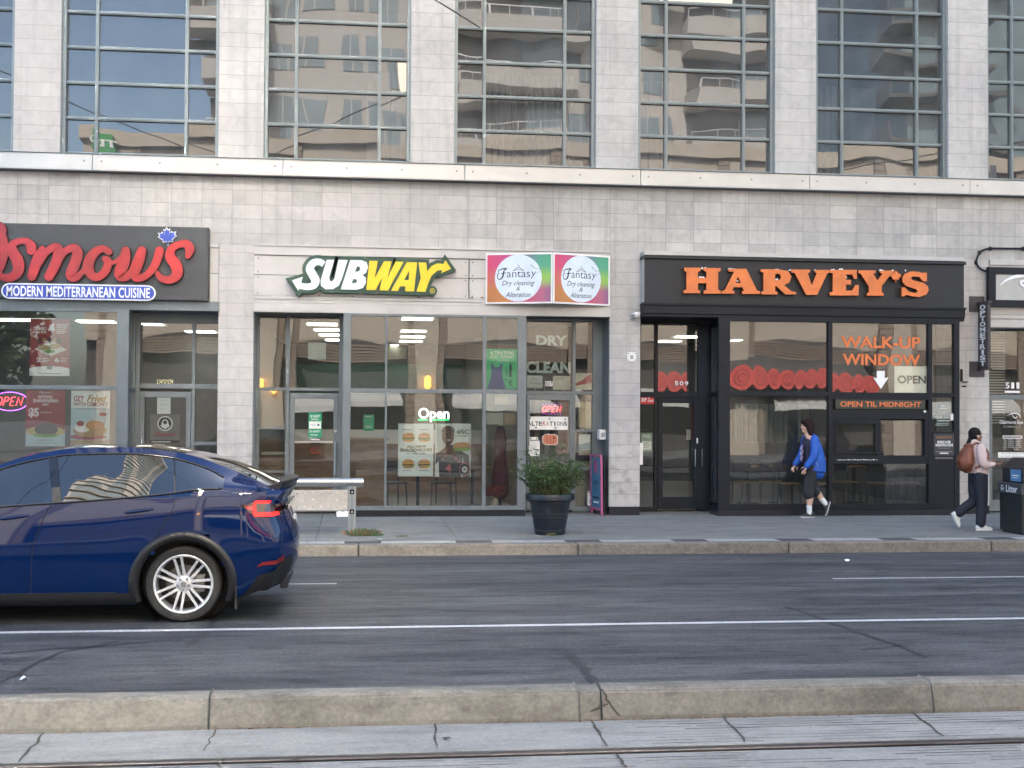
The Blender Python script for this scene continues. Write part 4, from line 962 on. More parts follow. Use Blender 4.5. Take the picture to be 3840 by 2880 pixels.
for i, ch in enumerate('OPTOMETRIST'):
    zc = zt_ - .11 - i * (zt_ - zb_ - .17) / 10.35
    m = MB(lambda a, b, c: (bxm - c, -a, b)); w_ = .075 if ch == 'I' else .20
    m.text(ch, (-(yo + yi) / 2 - w_ / 2, -(yo + yi) / 2 + w_ / 2, zc - .045, zc + .045), .002, white_vinyl, .003, bold=.03); m.build('letter', white_vinyl, t)

# ---- eye clinic sign box
grey_panel = pm('grey_panel', (0.34, 0.36, 0.38), 0.3, .3, var=.06)
Y0 = -.17; x0 = X_(2137, Y0, 620)
t = thing('clinic_sign', 'black framed sign box with silver panel and white eye swoosh, cut by the right edge', 'sign', (x0 + .8, Y0, 3.8))
zt_, zb_ = Z_(577, Y0, 2170), Z_(662, Y0, 2170)
m = MB(); m.box(x0, 15.5, Y0, -.052, zb_, zb_ + .12, dark_frame); m.box(x0, 15.5, Y0, -.052, zt_ - .13, zt_, dark_frame); m.box(x0, x0 + .13, Y0, -.052, zb_ + .12, zt_ - .13, dark_frame); m.build('frame', dark_frame, t, bevel=.004)
m = MB(); m.box(x0 + .131, 15.4, Y0 + .03, -.06, zb_ + .121, zt_ - .131, grey_panel); m.build('panel', grey_panel, t)
m = MB(); q = [(x, z, w_) for x, z, w_ in strokes(Y0 + .03, 1958.4, 495.4, .2221, [(905, 545, 6), (960, 500, 18), (1030, 468, 30), (1120, 450, 38), (1220, 455, 34), (1300, 480, 14)])]
m.brush(q, -Y0 - .029, .02, white_vinyl)
q = strokes(Y0 + .03, 1958.4, 495.4, .2221, [(1160, 500, 14), (1118, 505, 26), (1108, 535, 24), (1140, 556, 18), (1190, 545, 10)]); m.brush(q, -Y0 - .029, .021, white_vinyl)
m.build('eye_emblem', white_vinyl, t)

# ---- small fittings on the wall
t = thing('conduit_pipe', 'bent dark conduit looping from the clinic sign onto the stone', 'pipe', (11.2, -.05, 4.9))
pts = px(-.05, zs(1958.4, 495.4, .2221, [(1500, 192), (1141, 186), (980, 186), (820, 185), (760, 196), (715, 225), (688, 275), (682, 320), (698, 362), (735, 392), (775, 404), (812, 404)]))
m = MB(); m.tube([(a, -.045, b) for a, b in catmull(pts[1:], 4)], .018, 8, dark_frame); m.tube([(pts[0][0], -.045, pts[0][1]), (pts[1][0], -.045, pts[1][1])], .018, 8, dark_frame); m.build('pipe', dark_frame, t, smooth=True)
m = MB()
for a, b in pts[1:8:2]: m.box(a - .02, a + .02, -.04, -.0, b - .035, b + .035, dark_frame)
m.build('clip', dark_frame, t)
p = at(1375, 680, -.15)
t = thing('security_camera', 'small white security camera on a bracket at the pier edge', 'camera', (p.x, -.02, p.z))
m = MB(); m.box(p.x - .09, p.x - .03, -.05, -.0005, p.z - .06, p.z + .07, grey_panel); m.tube([(p.x - .06, -.05, p.z + .02), (p.x - .02, -.14, p.z + .02)], .018, 8, white_paint); m.build('bracket', grey_panel, t)
m = MB(); m.lathe([(0.0, -.055), (.035, -.05), (.055, -.015), (.06, .02), (.05, .045), (0, .05)], (p.x + .005, -.17, p.z), 16, white_paint); m.build('housing', white_paint, t, smooth=True)
r_ = RC(1355, 761, 1374, 781, -.01)
t = thing('alarm_plate', 'square white metal plate with grey button on the middle pier', 'plate', (r_[0], 0, r_[2]))
m = MB(); m.box(r_[0], r_[1], -.016, -.001, r_[2], r_[3], white_paint); m.build('plate', white_paint, t, bevel=.003)
m = MB(); cx_, cz_ = (r_[0] + r_[1]) / 2, (r_[2] + r_[3]) / 2; m.box(cx_ - .03, cx_ + .03, -.03, -.0162, cz_ - .035, cz_ + .035, grey_panel); m.build('button', grey_panel, t, bevel=.008)
m = MB()
for a in (-1, 1):
    for b in (-1, 1): m.ell(cx_ + a * .058, cz_ + b * .06, .010, .010, .0165, black_ink, 8)
m.build('screw', black_ink, t)
p = at(2083, 810, -.02)
t = thing('wall_bracket', 'short rusty black bracket left on the stone below the blade sign', 'bracket', (p.x, 0, p.z))
q = zs(1958.4, 495.4, .2221, [(525, 1360), (545, 1360), (545, 1480), (600, 1475)])
r_ = RC(q[0][0], q[0][1], q[1][0], q[2][1], -.02); m = MB(); m.box(r_[0], r_[1], -.03, -.0008, r_[2], r_[3], dark_frame); r_ = RC(2079, 824, 2091, 826, -.02); m.box(r_[0], r_[1], -.03, -.0008, r_[2], r_[3], dark_frame); r_ = RC(2079.5, 833, 2088, 836, -.02); m.box(r_[0], r_[1], -.02, -.0008, r_[2], r_[3], dark_frame); m.build('bracket', dark_frame, t)
r_ = RC(1384, 957, 1391.5, 1004, .1)
t = thing('mail_box', 'slim white metal box on the pier beside the black door', 'box', (r_[0], .3, r_[2]))
m = MB(); m.box(4.9915, 4.9915 + .075, .1, .32, r_[2], r_[3], white_paint); m.build('box', white_paint, t, bevel=.006)
r_ = RC(1294, 928, 1312, 950, .3)
t = thing('intercom_box', 'white wall box on the metal lining beside the dry cleaner door', 'box', (4.42, .3, r_[2]))
m = MB(); m.box(4.30, 4.4245, .22, .44, r_[2], r_[3], white_paint); m.build('box', white_paint, t, bevel=.015)
m = MB(); m.box(4.33, 4.40, .213, .2195, r_[2] + .05, r_[2] + .13, grey_panel); m.build('keypad', grey_panel, t)

# ================================================================ posters, notices and lettering in the windows
def poster(name, label, cat, r, Y, mat, draw=None, thick=.004, group=None):
    """sheet at the plane Y facing the street; draw(mb, U, V) adds its print in 0..1 sheet coordinates"""
    t = thing(name, label, cat, ((r[0] + r[1]) / 2, Y, r[2]), group)
    m = MB(); m.box(r[0], r[1], Y, Y + thick, r[2], r[3], mat); m.build('sheet', mat, t)
    if draw:
        m = MB(lambda a, b, c: (r[0] + a * (r[1] - r[0]), Y - c, r[2] + b * (r[3] - r[2])))
        draw(m); m.build('print', None, t)
    return t
def burger(m, cx, cz, s, asp, c0=.001, fill=None):
    bun = pm('bun', (.55, .28, .08), .6, var=.2, scale=30); pat = pm('patty', (.16, .06, .03), .7, var=.3, scale=40); let = pm('lettuce', (.20, .36, .06), .7, var=.3, scale=40); chz = pm('cheese', (.75, .45, .06), .5, var=.1)
    h = s * asp
    m.ell(cx, cz - .28 * h, s * .48, h * .22, c0, bun, 18); m.ell(cx, cz - .14 * h, s * .54, h * .14, c0 + .0003, let, 16); m.ell(cx, cz - .05 * h, s * .52, h * .13, c0 + .0006, pat, 16); m.ell(cx, cz + .04 * h, s * .53, h * .08, c0 + .0009, chz, 16); m.ell(cx, cz + .1 * h, s * .5, h * .38, c0 + .0012, bun, 20, a0=0, a1=180)
def lines(m, x0, x1, zlist, h, mat, c=.001):
    for z in zlist: m.sheet((x0, x1 - random.random() * (x1 - x0) * .3, z, z + h), c, mat)
poster_red = pm('poster_red', (0.34, 0.03, 0.035), .6, var=.06); food_tan = pm('food_tan', (.45, .30, .14), .7, var=.35, scale=40); sky_pale = pm('sky_pale', (.50, .62, .66), .7, var=.05); kraft = pm('kraft', (.42, .38, .30), .8, var=.1)
YG = YF + .075
def d_combo(m):
    m.sheet((0, 1, 0, .12), .001, white_vinyl); m.ell(.5, .12, .5, .05, .0015, white_vinyl, 24)
    m.text('COMBO', (.08, .42, .80, .86), .001, white_vinyl, bold=.03); m.text('MEAL FOR', (.08, .42, .745, .79), .001, white_vinyl, bold=.03); m.text('4', (.45, .62, .74, .92), .001, white_vinyl, bold=.05)
    lines(m, .66, .96, (.90, .87, .84, .81, .78, .75), .012, white_vinyl)
    m.poly([(.12, .47), (.5, .34), (.92, .46), (.55, .62)], .001, 0, paper); m.ell(.36, .50, .16, .05, .002, food_tan, 16); m.ell(.62, .52, .15, .05, .002, food_tan, 16); m.ell(.5, .43, .14, .03, .002, pm('lettuce', (.2, .36, .06), .7), 14)
    for i in range(5): m.sheet((.2 + i * .12, .29 + i * .12, .57 + .03 * (i % 2), .66), .0012, food_tan if i % 2 else osm_edge)
    m.text('2', (.17, .29, .24, .32), .001, white_vinyl, bold=.04); m.text('6', (.62, .74, .24, .32), .001, white_vinyl, bold=.04); lines(m, .32, .5, (.30, .27, .24), .01, white_vinyl); lines(m, .77, .95, (.30, .27, .24), .01, white_vinyl)
    m.ell(.5, .145, .07, .035, .002, grey_ink, 18); m.sheet((.2, .8, .035, .045), .002, grey_ink)
poster('combo_poster', 'tall red poster of a combo meal for 4, in the upper pane', 'poster', RC(64, 689, 151, 812, YG), YG, poster_red, d_combo)
def d_shaw(m):
    m.sheet((0, 1, 0, .30), .001, sky_pale); m.ell(.5, .26, .5, .10, .0012, pm('plate_yellow', (.6, .5, .2), .6), 24); m.ell(.52, .30, .30, .12, .0016, pm('shawarma', (.10, .07, .05), .8, var=.5, scale=60), 20); m.ell(.5, .19, .32, .03, .002, pm('lettuce', (.2, .36, .06), .7), 20)
    m.text("Osmow's", (.33, .66, .935, .98), .001, white_vinyl, shear=.2); m.text('NATIONAL', (.30, .68, .85, .90), .001, white_vinyl, bold=.03); m.text('SHAWARMA', (.17, .83, .775, .84), .001, white_vinyl, bold=.035); m.text('DAY', (.42, .58, .72, .76), .001, white_vinyl, bold=.03)
    m.text('$5', (.06, .33, .50, .68), .0012, white_vinyl, bold=.05); m.text('CHICKEN ON', (.36, .66, .585, .61), .001, white_vinyl, bold=.02); m.text('OCTOBER 15, 2024', (.27, .72, .095, .115), .002, grey_ink, bold=.02); m.sheet((.2, .8, .05, .058), .002, grey_ink)
poster('shawarma_poster', 'red and pale blue poster lettered NATIONAL SHAWARMA DAY below the combo poster', 'poster', RC(56, 842, 141, 964, YG), YG, poster_red, d_shaw)
def d_fried(m):
    rb = pm('brick_ink', (.34, .06, .05), .6, var=0)
    m.sheet((0, 1, .0, .68), .0008, sky_pale); m.sheet((0, 1, 0, .10), .001, pm('sand', (.45, .32, .2), .7)); m.text('GET', (.07, .33, .80, .90), .001, rb, bold=.03); m.text('Fried', (.40, .93, .79, .92), .001, pm('gold_ink', (.45, .28, .06), .5), shear=.4, bold=.03); m.text("WITH OSMOW'S", (.07, .94, .715, .79), .001, rb, bold=.03); m.sheet((.1, .92, .66, .675), .001, grey_ink)
    m.ell(.45, .16, .48, .05, .0012, poster_red, 24); m.ell(.5, .27, .44, .12, .0015, food_tan, 22); m.ell(.3, .33, .2, .09, .002, paper, 16); m.ell(.62, .37, .24, .09, .0022, pm('bun', (.55, .28, .08), .6), 18); m.ell(.25, .40, .1, .05, .0024, poster_red, 12); m.ell(.82, .57, .10, .035, .001, poster_red, 16)
poster('fried_poster', 'pale blue poster lettered GET Fried WITH OSMOW\'S beside the grey post', 'poster', RC(153, 843.5, 237, 963, YG), YG, paper, d_fried)
neon_red = pm('neon_red', (1, .1, .1), .5, var=0, emit=.9, ecol=(1, .05, .07)); neon_violet = pm('neon_violet', (.5, .2, 1), .5, var=0, emit=.7, ecol=(.42, .12, 1.0))
def neon_open(label, r, Y, ell_):
    t = thing('neon_sign', label, 'neon sign', ((r[0] + r[1]) / 2, Y, r[2]))
    a, b, c, d = r; m = MB(); w_ = (b - a) / 4.4; h = d - c; R_ = .009
    sk = lambda x, z: (a + x * (b - a) + z * h * .25 - .06 * h, Y, c + z * h)
    def seg(p): m.tube([sk(*q) for q in p], R_, 6, neon_red)
    seg([(.02 + .085 + .085 * math.cos(rad(q)), .5 + .5 * math.sin(rad(q))) for q in range(0, 361, 30)])
    seg([(.27, 0), (.27, 1), (.38, 1), (.43, .8), (.38, .5), (.27, .5)]); seg([(.66, 0), (.52, 0), (.52, 1), (.66, 1)]); seg([(.52, .5), (.63, .5)]); seg([(.76, 0), (.76, 1), (.94, 0), (.94, 1)])
    m.build('letters', neon_red, t)
    m = MB()
    if ell_: 
        cx_, cz_ = (a + b) / 2, (c + d) / 2; m.tube([(cx_ + ell_[0] * math.cos(rad(q)), Y + .02, cz_ + ell_[1] * math.sin(rad(q))) for q in range(0, 361, 12)], .009, 6, neon_violet)
        m.build('border_tube', neon_violet, t)
    else:
        for i in range(7):
            for s in (-.035, h + .03): m.ell(a + (b - a) * (.05 + i * .15), c + s, .006, .006, -Y + .001, neon_violet, 8)
        m.build('border_lights', neon_violet, t)
        m = MB(); m.box(a - .04, b + .05, Y + .03, Y + .04, c - .08, d + .08, black_ink); m.build('backboard', black_ink, t)
r_ = RC(-9, 858, 49, 876, YG)
neon_open('red OPEN neon inside a violet oval tube at the left edge', r_, YG + .03, (.29, .155))
YD = YR + .07
def d_note(m): lines(m, .2, .85, (.8, .62, .55, .48, .3), .012, grey_ink)
poster('door_notice', 'white paper notice taped at the top of the left shop door', 'notice', RC(340, 858, 369, 894, YD), YD - .03, paper, d_note)
def d_logo(m):
    m.ell(.5, .68, .26, .26, .001, white_vinyl, 24); m.ell(.5, .68, .22, .22, .0014, black_ink, 24); m.ell(.5, .66, .12, .17, .0018, white_vinyl, 12)
    for s in (-1, 1): m.poly([(.5, .8), (.5 + s * .15, .62), (.5 + s * .12, .52)], .002, 0, white_vinyl)
    m.ell(.5, .72, .07, .07, .0022, black_ink, 10); m.text("Osmow's", (.16, .84, .22, .40), .001, poster_red, shear=.3, bold=.03); m.sheet((0, 1, 0, .10), .001, black_ink); lines(m, .05, .95, (.03,), .03, paper, .0014)
poster('door_poster', 'grey poster with round black emblem and red script on the left shop door', 'poster', RC(325, 895, 389, 957, YD), YD - .03, pm('poster_grey', (.20, .19, .18), .6, var=.1), d_logo)
def digits(txt, r, Y, mat, label, back=None):
    t = thing('house_number', label, 'number', (r[0], Y, r[2]))
    n = len(txt); w_ = (r[1] - r[0]) / n
    for i, ch in enumerate(txt):
        m = MB(); a = r[0] + i * w_
        if back: m.box(a + w_ * .06, a + w_ * .94 if len(back) == 1 else a + w_, Y - .002, Y, r[2], r[3], back[0])
        iw = .22 if ch == '1' else .12
        m.text(ch, (a + w_ * iw, a + w_ * (1 - iw), r[2] + (r[3] - r[2]) * .1, r[3] - (r[3] - r[2]) * .1), -Y + .0025, mat, .002, bold=.02); m.build('digit', mat, t)
pale_yel = pm('pale_yel', (.62, .60, .34), .6, var=.03)
digits('505', RC(338, 820, 374, 834, YR), YR + .03, black_ink, 'number 505 in black digits on three pale yellow tiles', [pale_yel])

# sandwich shop window
sgreen = pm('sgreen', (.02, .30, .15), .5, var=.05); mint = pm('mint', (.10, .45, .27), .6, var=.06)
def d_easy(m):
    m.sheet((.06, .94, .36, .63), .001, paper); m.sheet((0, 1, .345, .365), .0014, pale_yel); m.sheet((0, 1, .63, .65), .0014, pale_yel)
    m.text('IS EASY', (.14, .86, .80, .90), .001, white_vinyl, bold=.02); lines(m, .2, .85, (.74, .70), .015, white_vinyl); m.text('IS EASY', (.1, .9, .20, .29), .001, white_vinyl, bold=.02); lines(m, .15, .85, (.12, .08), .012, white_vinyl); m.ell(.75, .5, .09, .04, .0015, navy_ink, 10); lines(m, .15, .6, (.52, .46), .012, grey_ink, .0015)
YD2 = YR + .0
poster('door_sticker', 'green and cream delivery sticker on the glass of the sandwich shop door', 'sticker', RC(666, 891, 695, 945, YR), YR + .008, sgreen, d_easy)
poster('pay_label', 'small black payment label with white symbols under the green door sticker', 'label', RC(670, 948, 692, 958, YR), YR + .008, black_ink, lambda m: [m.sheet((.1 + i * .3, .28 + i * .3, .15, .5), .001, white_vinyl) for i in range(3)] + [m.sheet((.05, .95, .7, .95), .001, white_vinyl)])
poster('window_card', 'mint green card hung on the pane right of the sandwich shop post', 'card', RC(785, 896, 808, 931, YG), YG, mint, lambda m: lines(m, .15, .85, (.88, .3, .2), .03, white_vinyl))
poster('taped_sheet', 'pale square sheet taped on the pane over the sandwich shop door', 'paper', RC(665, 740, 704, 776, YR), YR + .07, pm('sheet_mint', (.42, .50, .47), .8, var=.04))
t = thing('open_sign', 'white illuminated word Open underlined in green in the sandwich shop window', 'sign', (X_(937, YG), YG, Z_(908, YG)))
lit_white = pm('lit_white', (1, 1, 1), .5, var=0, emit=.2, ecol=(.95, 1, 1)); lit_green = pm('lit_green', (.05, .8, .3), .5, var=0, emit=.16, ecol=(.05, 1, .3))
r_ = RC(903.5, 881, 970.5, 908, YG); zb_ = Z_(904, YG, 937)
m = MB(); m.text('Open', (r_[0], r_[1], r_[2] - .03, r_[3]), -YG + .002, lit_white, .02, bold=.02); m.build('lettering', lit_white, t)
m = MB(); 
for a, b in ((903.5, 924), (933, 970.5)): m.sbox(X_(a, YG), X_(b, YG), r_[2] - .004, r_[2] + .022, -YG - .01, -YG + .012, lit_green)
m.build('underline', lit_green, t)
def d_snack(m):
    for cx_, cz_ in ((.29, .74), (.74, .74), (.29, .24), (.74, .24)): burger(m, cx_, cz_, .34, .52)
    gi = pm('olive_ink', (.10, .13, .05), .6, var=0)
    m.text('ALL-NEW', (.24, .80, .54, .59), .001, gi, bold=.04); m.text('SNACKWICHES', (.05, .97, .465, .53), .001, gi, bold=.05); m.text('TRY THEM TODAY', (.24, .78, .41, .45), .001, gi, bold=.01)
    for a, b in ((.12, .88), (.6, .88), (.12, .10), (.6, .10)): m.sheet((a, a + .26, b, b + .012), .001, grey_ink)
poster('snack_poster', 'white poster of four filled buns lettered ALL-NEW SNACKWICHES', 'poster', RC(860, 915, 936, 1029, YG), YG, pm('poster_white', (.78, .85, .86), .7, var=.03), d_snack)
def d_player(m):
    sk = pm('skin_print', (.16, .085, .055), .7, var=.15, scale=20); jer = pm('jersey', (.018, .018, .022), .6, var=.1); rd = pm('jersey_ink', (.50, .13, .15), .6, var=0)
    m.poly([(.02, .40), (.28, .56), (.45, .56), (.7, .50), (.95, .40), (.98, .0), (.8, .0), (.78, .38), (.72, .0), (.12, .0), (.1, .3), (.02, 0)], .0008, 0, jer)
    m.poly([(.0, 0), (.0, .22), (.10, .30), (.10, 0)], .0009, 0, paper)
    m.poly([(.30, .60), (.5, .60), (.52, .44), (.40, .38), (.28, .45)], .0012, 0, sk); m.ell(.36, .77, .17, .18, .0016, sk, 22); m.ell(.36, .86, .175, .10, .0014, black_ink, 20); m.ell(.385, .70, .06, .022, .002, white_vinyl, 12, a0=180, a1=360)
    for s in (-1, 1): m.ell(.385 + s * .065, .795, .022, .010, .002, black_ink, 8)
    m.poly([(.05, .36), (.0, .44), (.3, .50), (.6, .50), (.62, .42), (.3, .40)], .002, 0, sk)
    m.ell(.75, .56, .26, .07, .0022, food_tan, 20); m.ell(.75, .52, .26, .04, .0024, pm('lettuce', (.2, .36, .06), .7), 20); m.ell(.74, .60, .24, .05, .0026, pm('bun', (.55, .28, .08), .6), 20)
    m.text('#SC', (.60, .95, .80, .89), .001, pm('olive_ink', (.1, .13, .05), .6), bold=.03); lines(m, .6, .9, (.76,), .015, grey_ink)
    for ch, a, b in (('A', .17, .30), ('P', .26, .36), ('T', .37, .385), ('O', .46, .36), ('R', .55, .32), ('S', .64, .26)): m.text(ch, (a, a + .07, b, b + .06), .0014, rd, bold=.02)
    m.text('4', (.28, .46, .07, .25), .0014, rd, bold=.03); m.ell(.83, .14, .15, .13, .0014, rd, 22); m.ell(.83, .14, .13, .11, .0018, jer, 22); m.ell(.83, .14, .08, .06, .0022, paper, 16)
    for q in range(0, 360, 60): m.brush([(.83, .14, .012), (.83 + .075 * math.cos(rad(q)), .14 + .055 * math.sin(rad(q)), .006)], .0026, 0, jer)
poster('player_poster', 'poster of a smiling sportsman in a dark number 4 jersey beside a long sandwich', 'poster', RC(940, 915, 1017, 1030, YG), YG, pm('poster_pale', (.66, .72, .72), .7, var=.04), d_player)

# dry cleaner window
def d_dress(m):
    m.text('ALTERATIONS', (.11, .88, .86, .95), .001, white_vinyl, bold=.02); m.text('AND REPAIRS', (.11, .88, .76, .845), .001, white_vinyl, bold=.005); m.text('available', (.33, .72, .68, .74), .001, paper, shear=.4); m.sheet((.12, .30, .71, .715), .001, paper); m.sheet((.74, .88, .71, .715), .001, paper)
    dr = pm('dress_violet', (.16, .17, .36), .8, var=.3, scale=60)
    m.poly([(.14, .64), (.20, .64), (.28, .54), (.40, .54), (.47, .64), (.53, .64), (.50, .46), (.52, .30), (.63, .0), (.04, .0), (.15, .30), (.17, .46)], .001, 0, dr)
    for a in (.16, .27, .38, .49): m.brush([(a, .02, .01), (a * .6 + .13, .28, .004)], .0014, 0, navy_ink)
    for a, b, c, d in ((.73, .30, .81, .60), (.745, .61, .80, .65), (.62, .35, .67, .52), (.58, .54, .70, .55), (.76, .08, .80, .22), (.58, .22, .66, .25), (.70, .14, .73, .20)): m.sheet((a, c, b, d), .001, navy_ink if a > .7 else pm('teal_ink', (.05, .22, .18), .6))
poster('alterations_poster', 'bright green poster of a violet dress lettered ALTERATIONS AND REPAIRS', 'poster', RC(1050.5, 754, 1118, 840, YG), YG, pm('poster_green', (.14, .60, .32), .6, var=.08), d_dress)
poster('hanging_plate', 'cream rounded plaque hung inside the dry cleaner side pane', 'plaque', RC(1069, 854, 1099, 874, YG + .05), YG + .05, pm('cream', (.48, .43, .30), .6, var=.06))
poster('shelf_card', 'grey-white card on the display rail left of a second card', 'card', RC(1048.5, 892, 1087, 917, YG + .1), YG + .1, pm('card_grey', (.50, .52, .47), .8, var=.08))
poster('shelf_card', 'tan card on the display rail right of the grey-white card', 'card', RC(1090, 892, 1117, 918, YG + .1), YG + .1, pm('card_tan', (.36, .29, .20), .8, var=.08))
vinyl_faint = pm('vinyl_faint', (.50, .58, .56), .6, var=.04)
for w_, r_, lb in (('DRY', (1159, 724, 1227, 746), 'pale window letters spelling DRY over the dry cleaner door'), ('CLEAN', (1137, 781, 1234, 806), 'pale window letters spelling CLEAN under the word DRY')):
    t = thing('window_lettering', lb, 'lettering', (X_(r_[0], YR), YR, Z_(r_[3], YR)))
    m = MB(); m.text(w_, RC(*r_, YR), -YR - .075, vinyl_faint, .003, bold=.045); m.build('letters', vinyl_faint, t)
poster('paper_notice', 'white paper typed Dry Cleaning beside the number 507', 'notice', RC(1140, 811, 1173, 838, YR), YR + .075, pm('paper_dim', (.52, .56, .55), .8, var=.04), lambda m: [m.text('Dry', (.34, .66, .62, .86), .001, grey_ink), m.text('Cleaning', (.12, .90, .26, .5), .001, grey_ink)])
digits('507', RC(1178, 823.5, 1194, 834, YR), YR + .03, black_ink, 'number 507 in black on a small white plate', [white_vinyl, 1])
poster('paper_stack', 'white papers leaning against the pane right of the number 507', 'paper', RC(1196, 812, 1233, 842, YR), YR + .08, pm('paper_cream', (.60, .58, .50), .8, var=.08), lambda m: lines(m, .1, .7, (.85, .75), .03, grey_ink))
poster('flyer', 'red and white flyer curled in the narrow pane over the sidelight', 'flyer', RC(1243, 806, 1280, 842, YR), YR + .08, pm('paper_cream', (.6, .58, .5), .8), lambda m: [m.poly([(.02, .35), (.5, .62), (.95, 1), (1, .45), (.1, .25)], .001, 0, poster_red), m.brush([(.18, .3, .02), (.3, 1.2, .02)], .002, 0, grey_ink)])
r_ = RC(1172, 877.5, 1214, 890, YR)
neon_open('small red OPEN neon on black board in the dry cleaner door', r_, YR + .06, None)
def d_alt(m):
    cols_ = [black_ink, black_ink, black_ink, black_ink, pm('pink_ink', (.5, .12, .12), .6, var=0), pm('peach_ink', (.55, .3, .22), .6, var=0), black_ink, black_ink, grey_ink, grey_ink, black_ink]
    for i, ch in enumerate('ALTERATIONS'): m.text(ch, (.015 + i * .0885 + (.024 if ch == 'I' else 0), .015 + i * .0885 + (.054 if ch == 'I' else .078), .31, .63), .001, cols_[i], bold=.03)
    for a, b in ((.06, .87), (.54, .84), (.93, .80), (.21, .17), (.69, .15)): m.ell(a, b, .022, .09, .001, grey_ink, 10); m.ell(a + .005, b, .012, .05, .0014, pm('peach_ink', (.55, .3, .22), .6), 8)
poster('banner', 'white banner lettered ALTERATIONS across the dry cleaner door', 'banner', RC(1139.5, 900, 1227, 928.5, YR), YR + .008, paper, d_alt)
r_ = RC(1172, 937, 1205, 962, YR); cx_, cz_ = (r_[0] + r_[1]) / 2, (r_[2] + r_[3]) / 2
t = thing('pumpkin_cutout', 'orange paper pumpkin stuck on the dry cleaner door', 'decoration', (cx_, YR, r_[2])); pk_o = pm('pumpkin', (.55, .20, .12), .8, var=.1, scale=10)
m = MB(); W_, H_ = (r_[1] - r_[0]) / 2, (r_[3] - r_[2]) / 2
lobes = [(cx_ + W_ * math.cos(rad(q)) * (1 - .05 * abs(math.sin(rad(q * 3)))), cz_ + H_ * math.sin(rad(q)) ** 1 * (1 - .06 * abs(math.cos(rad(q * 3))))) for q in range(0, 360, 8)]
lobes = [(cx_ + W_ * max(-1, min(1, 1.18 * math.cos(rad(q)))), cz_ + H_ * max(-1, min(1, 1.12 * math.sin(rad(q)))) * (1 - .07 * abs(math.sin(rad(q * 3.5))))) for q in range(0, 360, 8)]
m.poly(lobes, -YR - .012, .004, paper); m.poly([(cx_ + (a - cx_) * .93, cz_ + (b - cz_) * .92) for a, b in lobes], -YR - .0075, .0, pk_o)
for s in (-.5, .0, .5): m.brush([(cx_ + s * W_ * .7, cz_ + H_ * .8, .004), (cx_ + s * W_, cz_, .006), (cx_ + s * W_ * .7, cz_ - H_ * .8, .004)], -YR - .007, 0, osm_edge)
m.ell(cx_ + W_ * .5, cz_ + .03, .02, .02, -YR - .0068, osm_edge, 8); m.brush([(cx_, cz_ + H_, .02), (cx_ + .02, cz_ + H_ * 1.45, .014)], -YR - .0068, 0, dark_frame); m.build('cutout', None, t)
poster('hours_notice', 'framed white opening-hours sheet low on the dry cleaner door', 'notice', RC(1140, 952, 1166, 985, YR), YR + .008, paper, lambda m: [m.text('Hours', (.3, .7, .85, .92), .001, grey_ink)] + [lines(m, .2, .85, [.15 + i * .08 for i in range(8)], .02, grey_ink)])
poster('push_label', 'small white Push label above the opening-hours sheet', 'label', RC(1139.5, 944, 1162, 950, YR), YR + .008, paper, lambda m: [m.text('Push', (.08, .4, .2, .85), .001, black_ink, bold=.02), m.ell(.84, .5, .06, .3, .001, black_ink, 10)])
poster('notice_sheet', 'cream notice sheet in the upper sidelight of the dry cleaner door', 'notice', RC(1251, 867, 1278, 924, YR), YR + .08, pm('cream', (.48, .43, .3), .6), lambda m: lines(m, .15, .9, [.3 + i * .08 for i in range(7)], .02, kraft))
poster('notice_sheet', 'folded white sheet over a blue one in the lower sidelight', 'notice', RC(1252, 938, 1277, 972, YR), YR + .08, paper, lambda m: [m.poly([(0, 0), (1, .08), (1, .5), (0, .34)], .001, 0, pm('fold_blue', (.36, .42, .50), .8)), m.sheet((0, 1, -.35, -.02), -.003, kraft)])
poster('camera_notice', 'small white warning card with a black camera symbol at the foot of the sidelight', 'notice', RC(1270, 1061, 1290, 1092, YR), YR + .03, paper, lambda m: [m.sheet((.05, .95, .87, .97), .001, poster_red), m.poly([(.2, .7), (.6, .58), (.72, .66), (.55, .78), (.75, .82), (.3, .86)], .001, 0, black_ink), m.sheet((.3, .8, .5, .56), .001, black_ink)] + [lines(m, .15, .9, (.36, .26, .14), .05, grey_ink)])

# A-frame sign leaning in the recess
af_b = pm('af_blue', (.06, .19, .30), .5, var=.1); af_p = pm('af_pink', (.42, .10, .22), .5, var=.05)
t = thing('pavement_sign', 'blue A-frame board with pink edges folded in the recess by the pier', 'sign board', (4.25, .2, .15))
base = Vector((X_(1291, .08, 1080), .08)); fa = Vector((X_(1311, -.02, 1080) - .0, .45))
def xfA(a, b, c): # a along the board towards the street, b up, c outwards (towards -x)
    ln = Vector((.146, -.989)).normalized(); q = Vector((4.21, .50)) + ln * a; nn = Vector((-.989, -.146)).normalized(); tl = -.02 * (b / 1.1)
    return (q.x + nn.x * (c - tl) , q.y + nn.y * (c - tl), .152 + b)
zt_ = Z_(982, .2, 1300) - .15
m = MB(xfA); m.sbox(.03, .55, .12, zt_ - .04, -.012, .0, af_b); m.build('board', af_b, t)
m = MB(xfA); m.sbox(.0, .03, 0, zt_, -.025, .012, af_p); m.sbox(.55, .58, 0, zt_, -.025, .012, af_p); m.sbox(.03, .55, zt_ - .04, zt_, -.025, .012, af_p); m.sbox(.03, .55, .08, .12, -.025, .012, af_p); m.build('frame', af_p, t)
m = MB(xfA); m.sbox(.01, .04, 0, zt_ - .02, -.075, -.05, dark_frame); m.sbox(.54, .57, 0, zt_ - .02, -.075, -.05, dark_frame); m.sbox(.04, .54, .3, zt_ - .05, -.07, -.06, af_p); m.build('rear_leg', dark_frame, t)
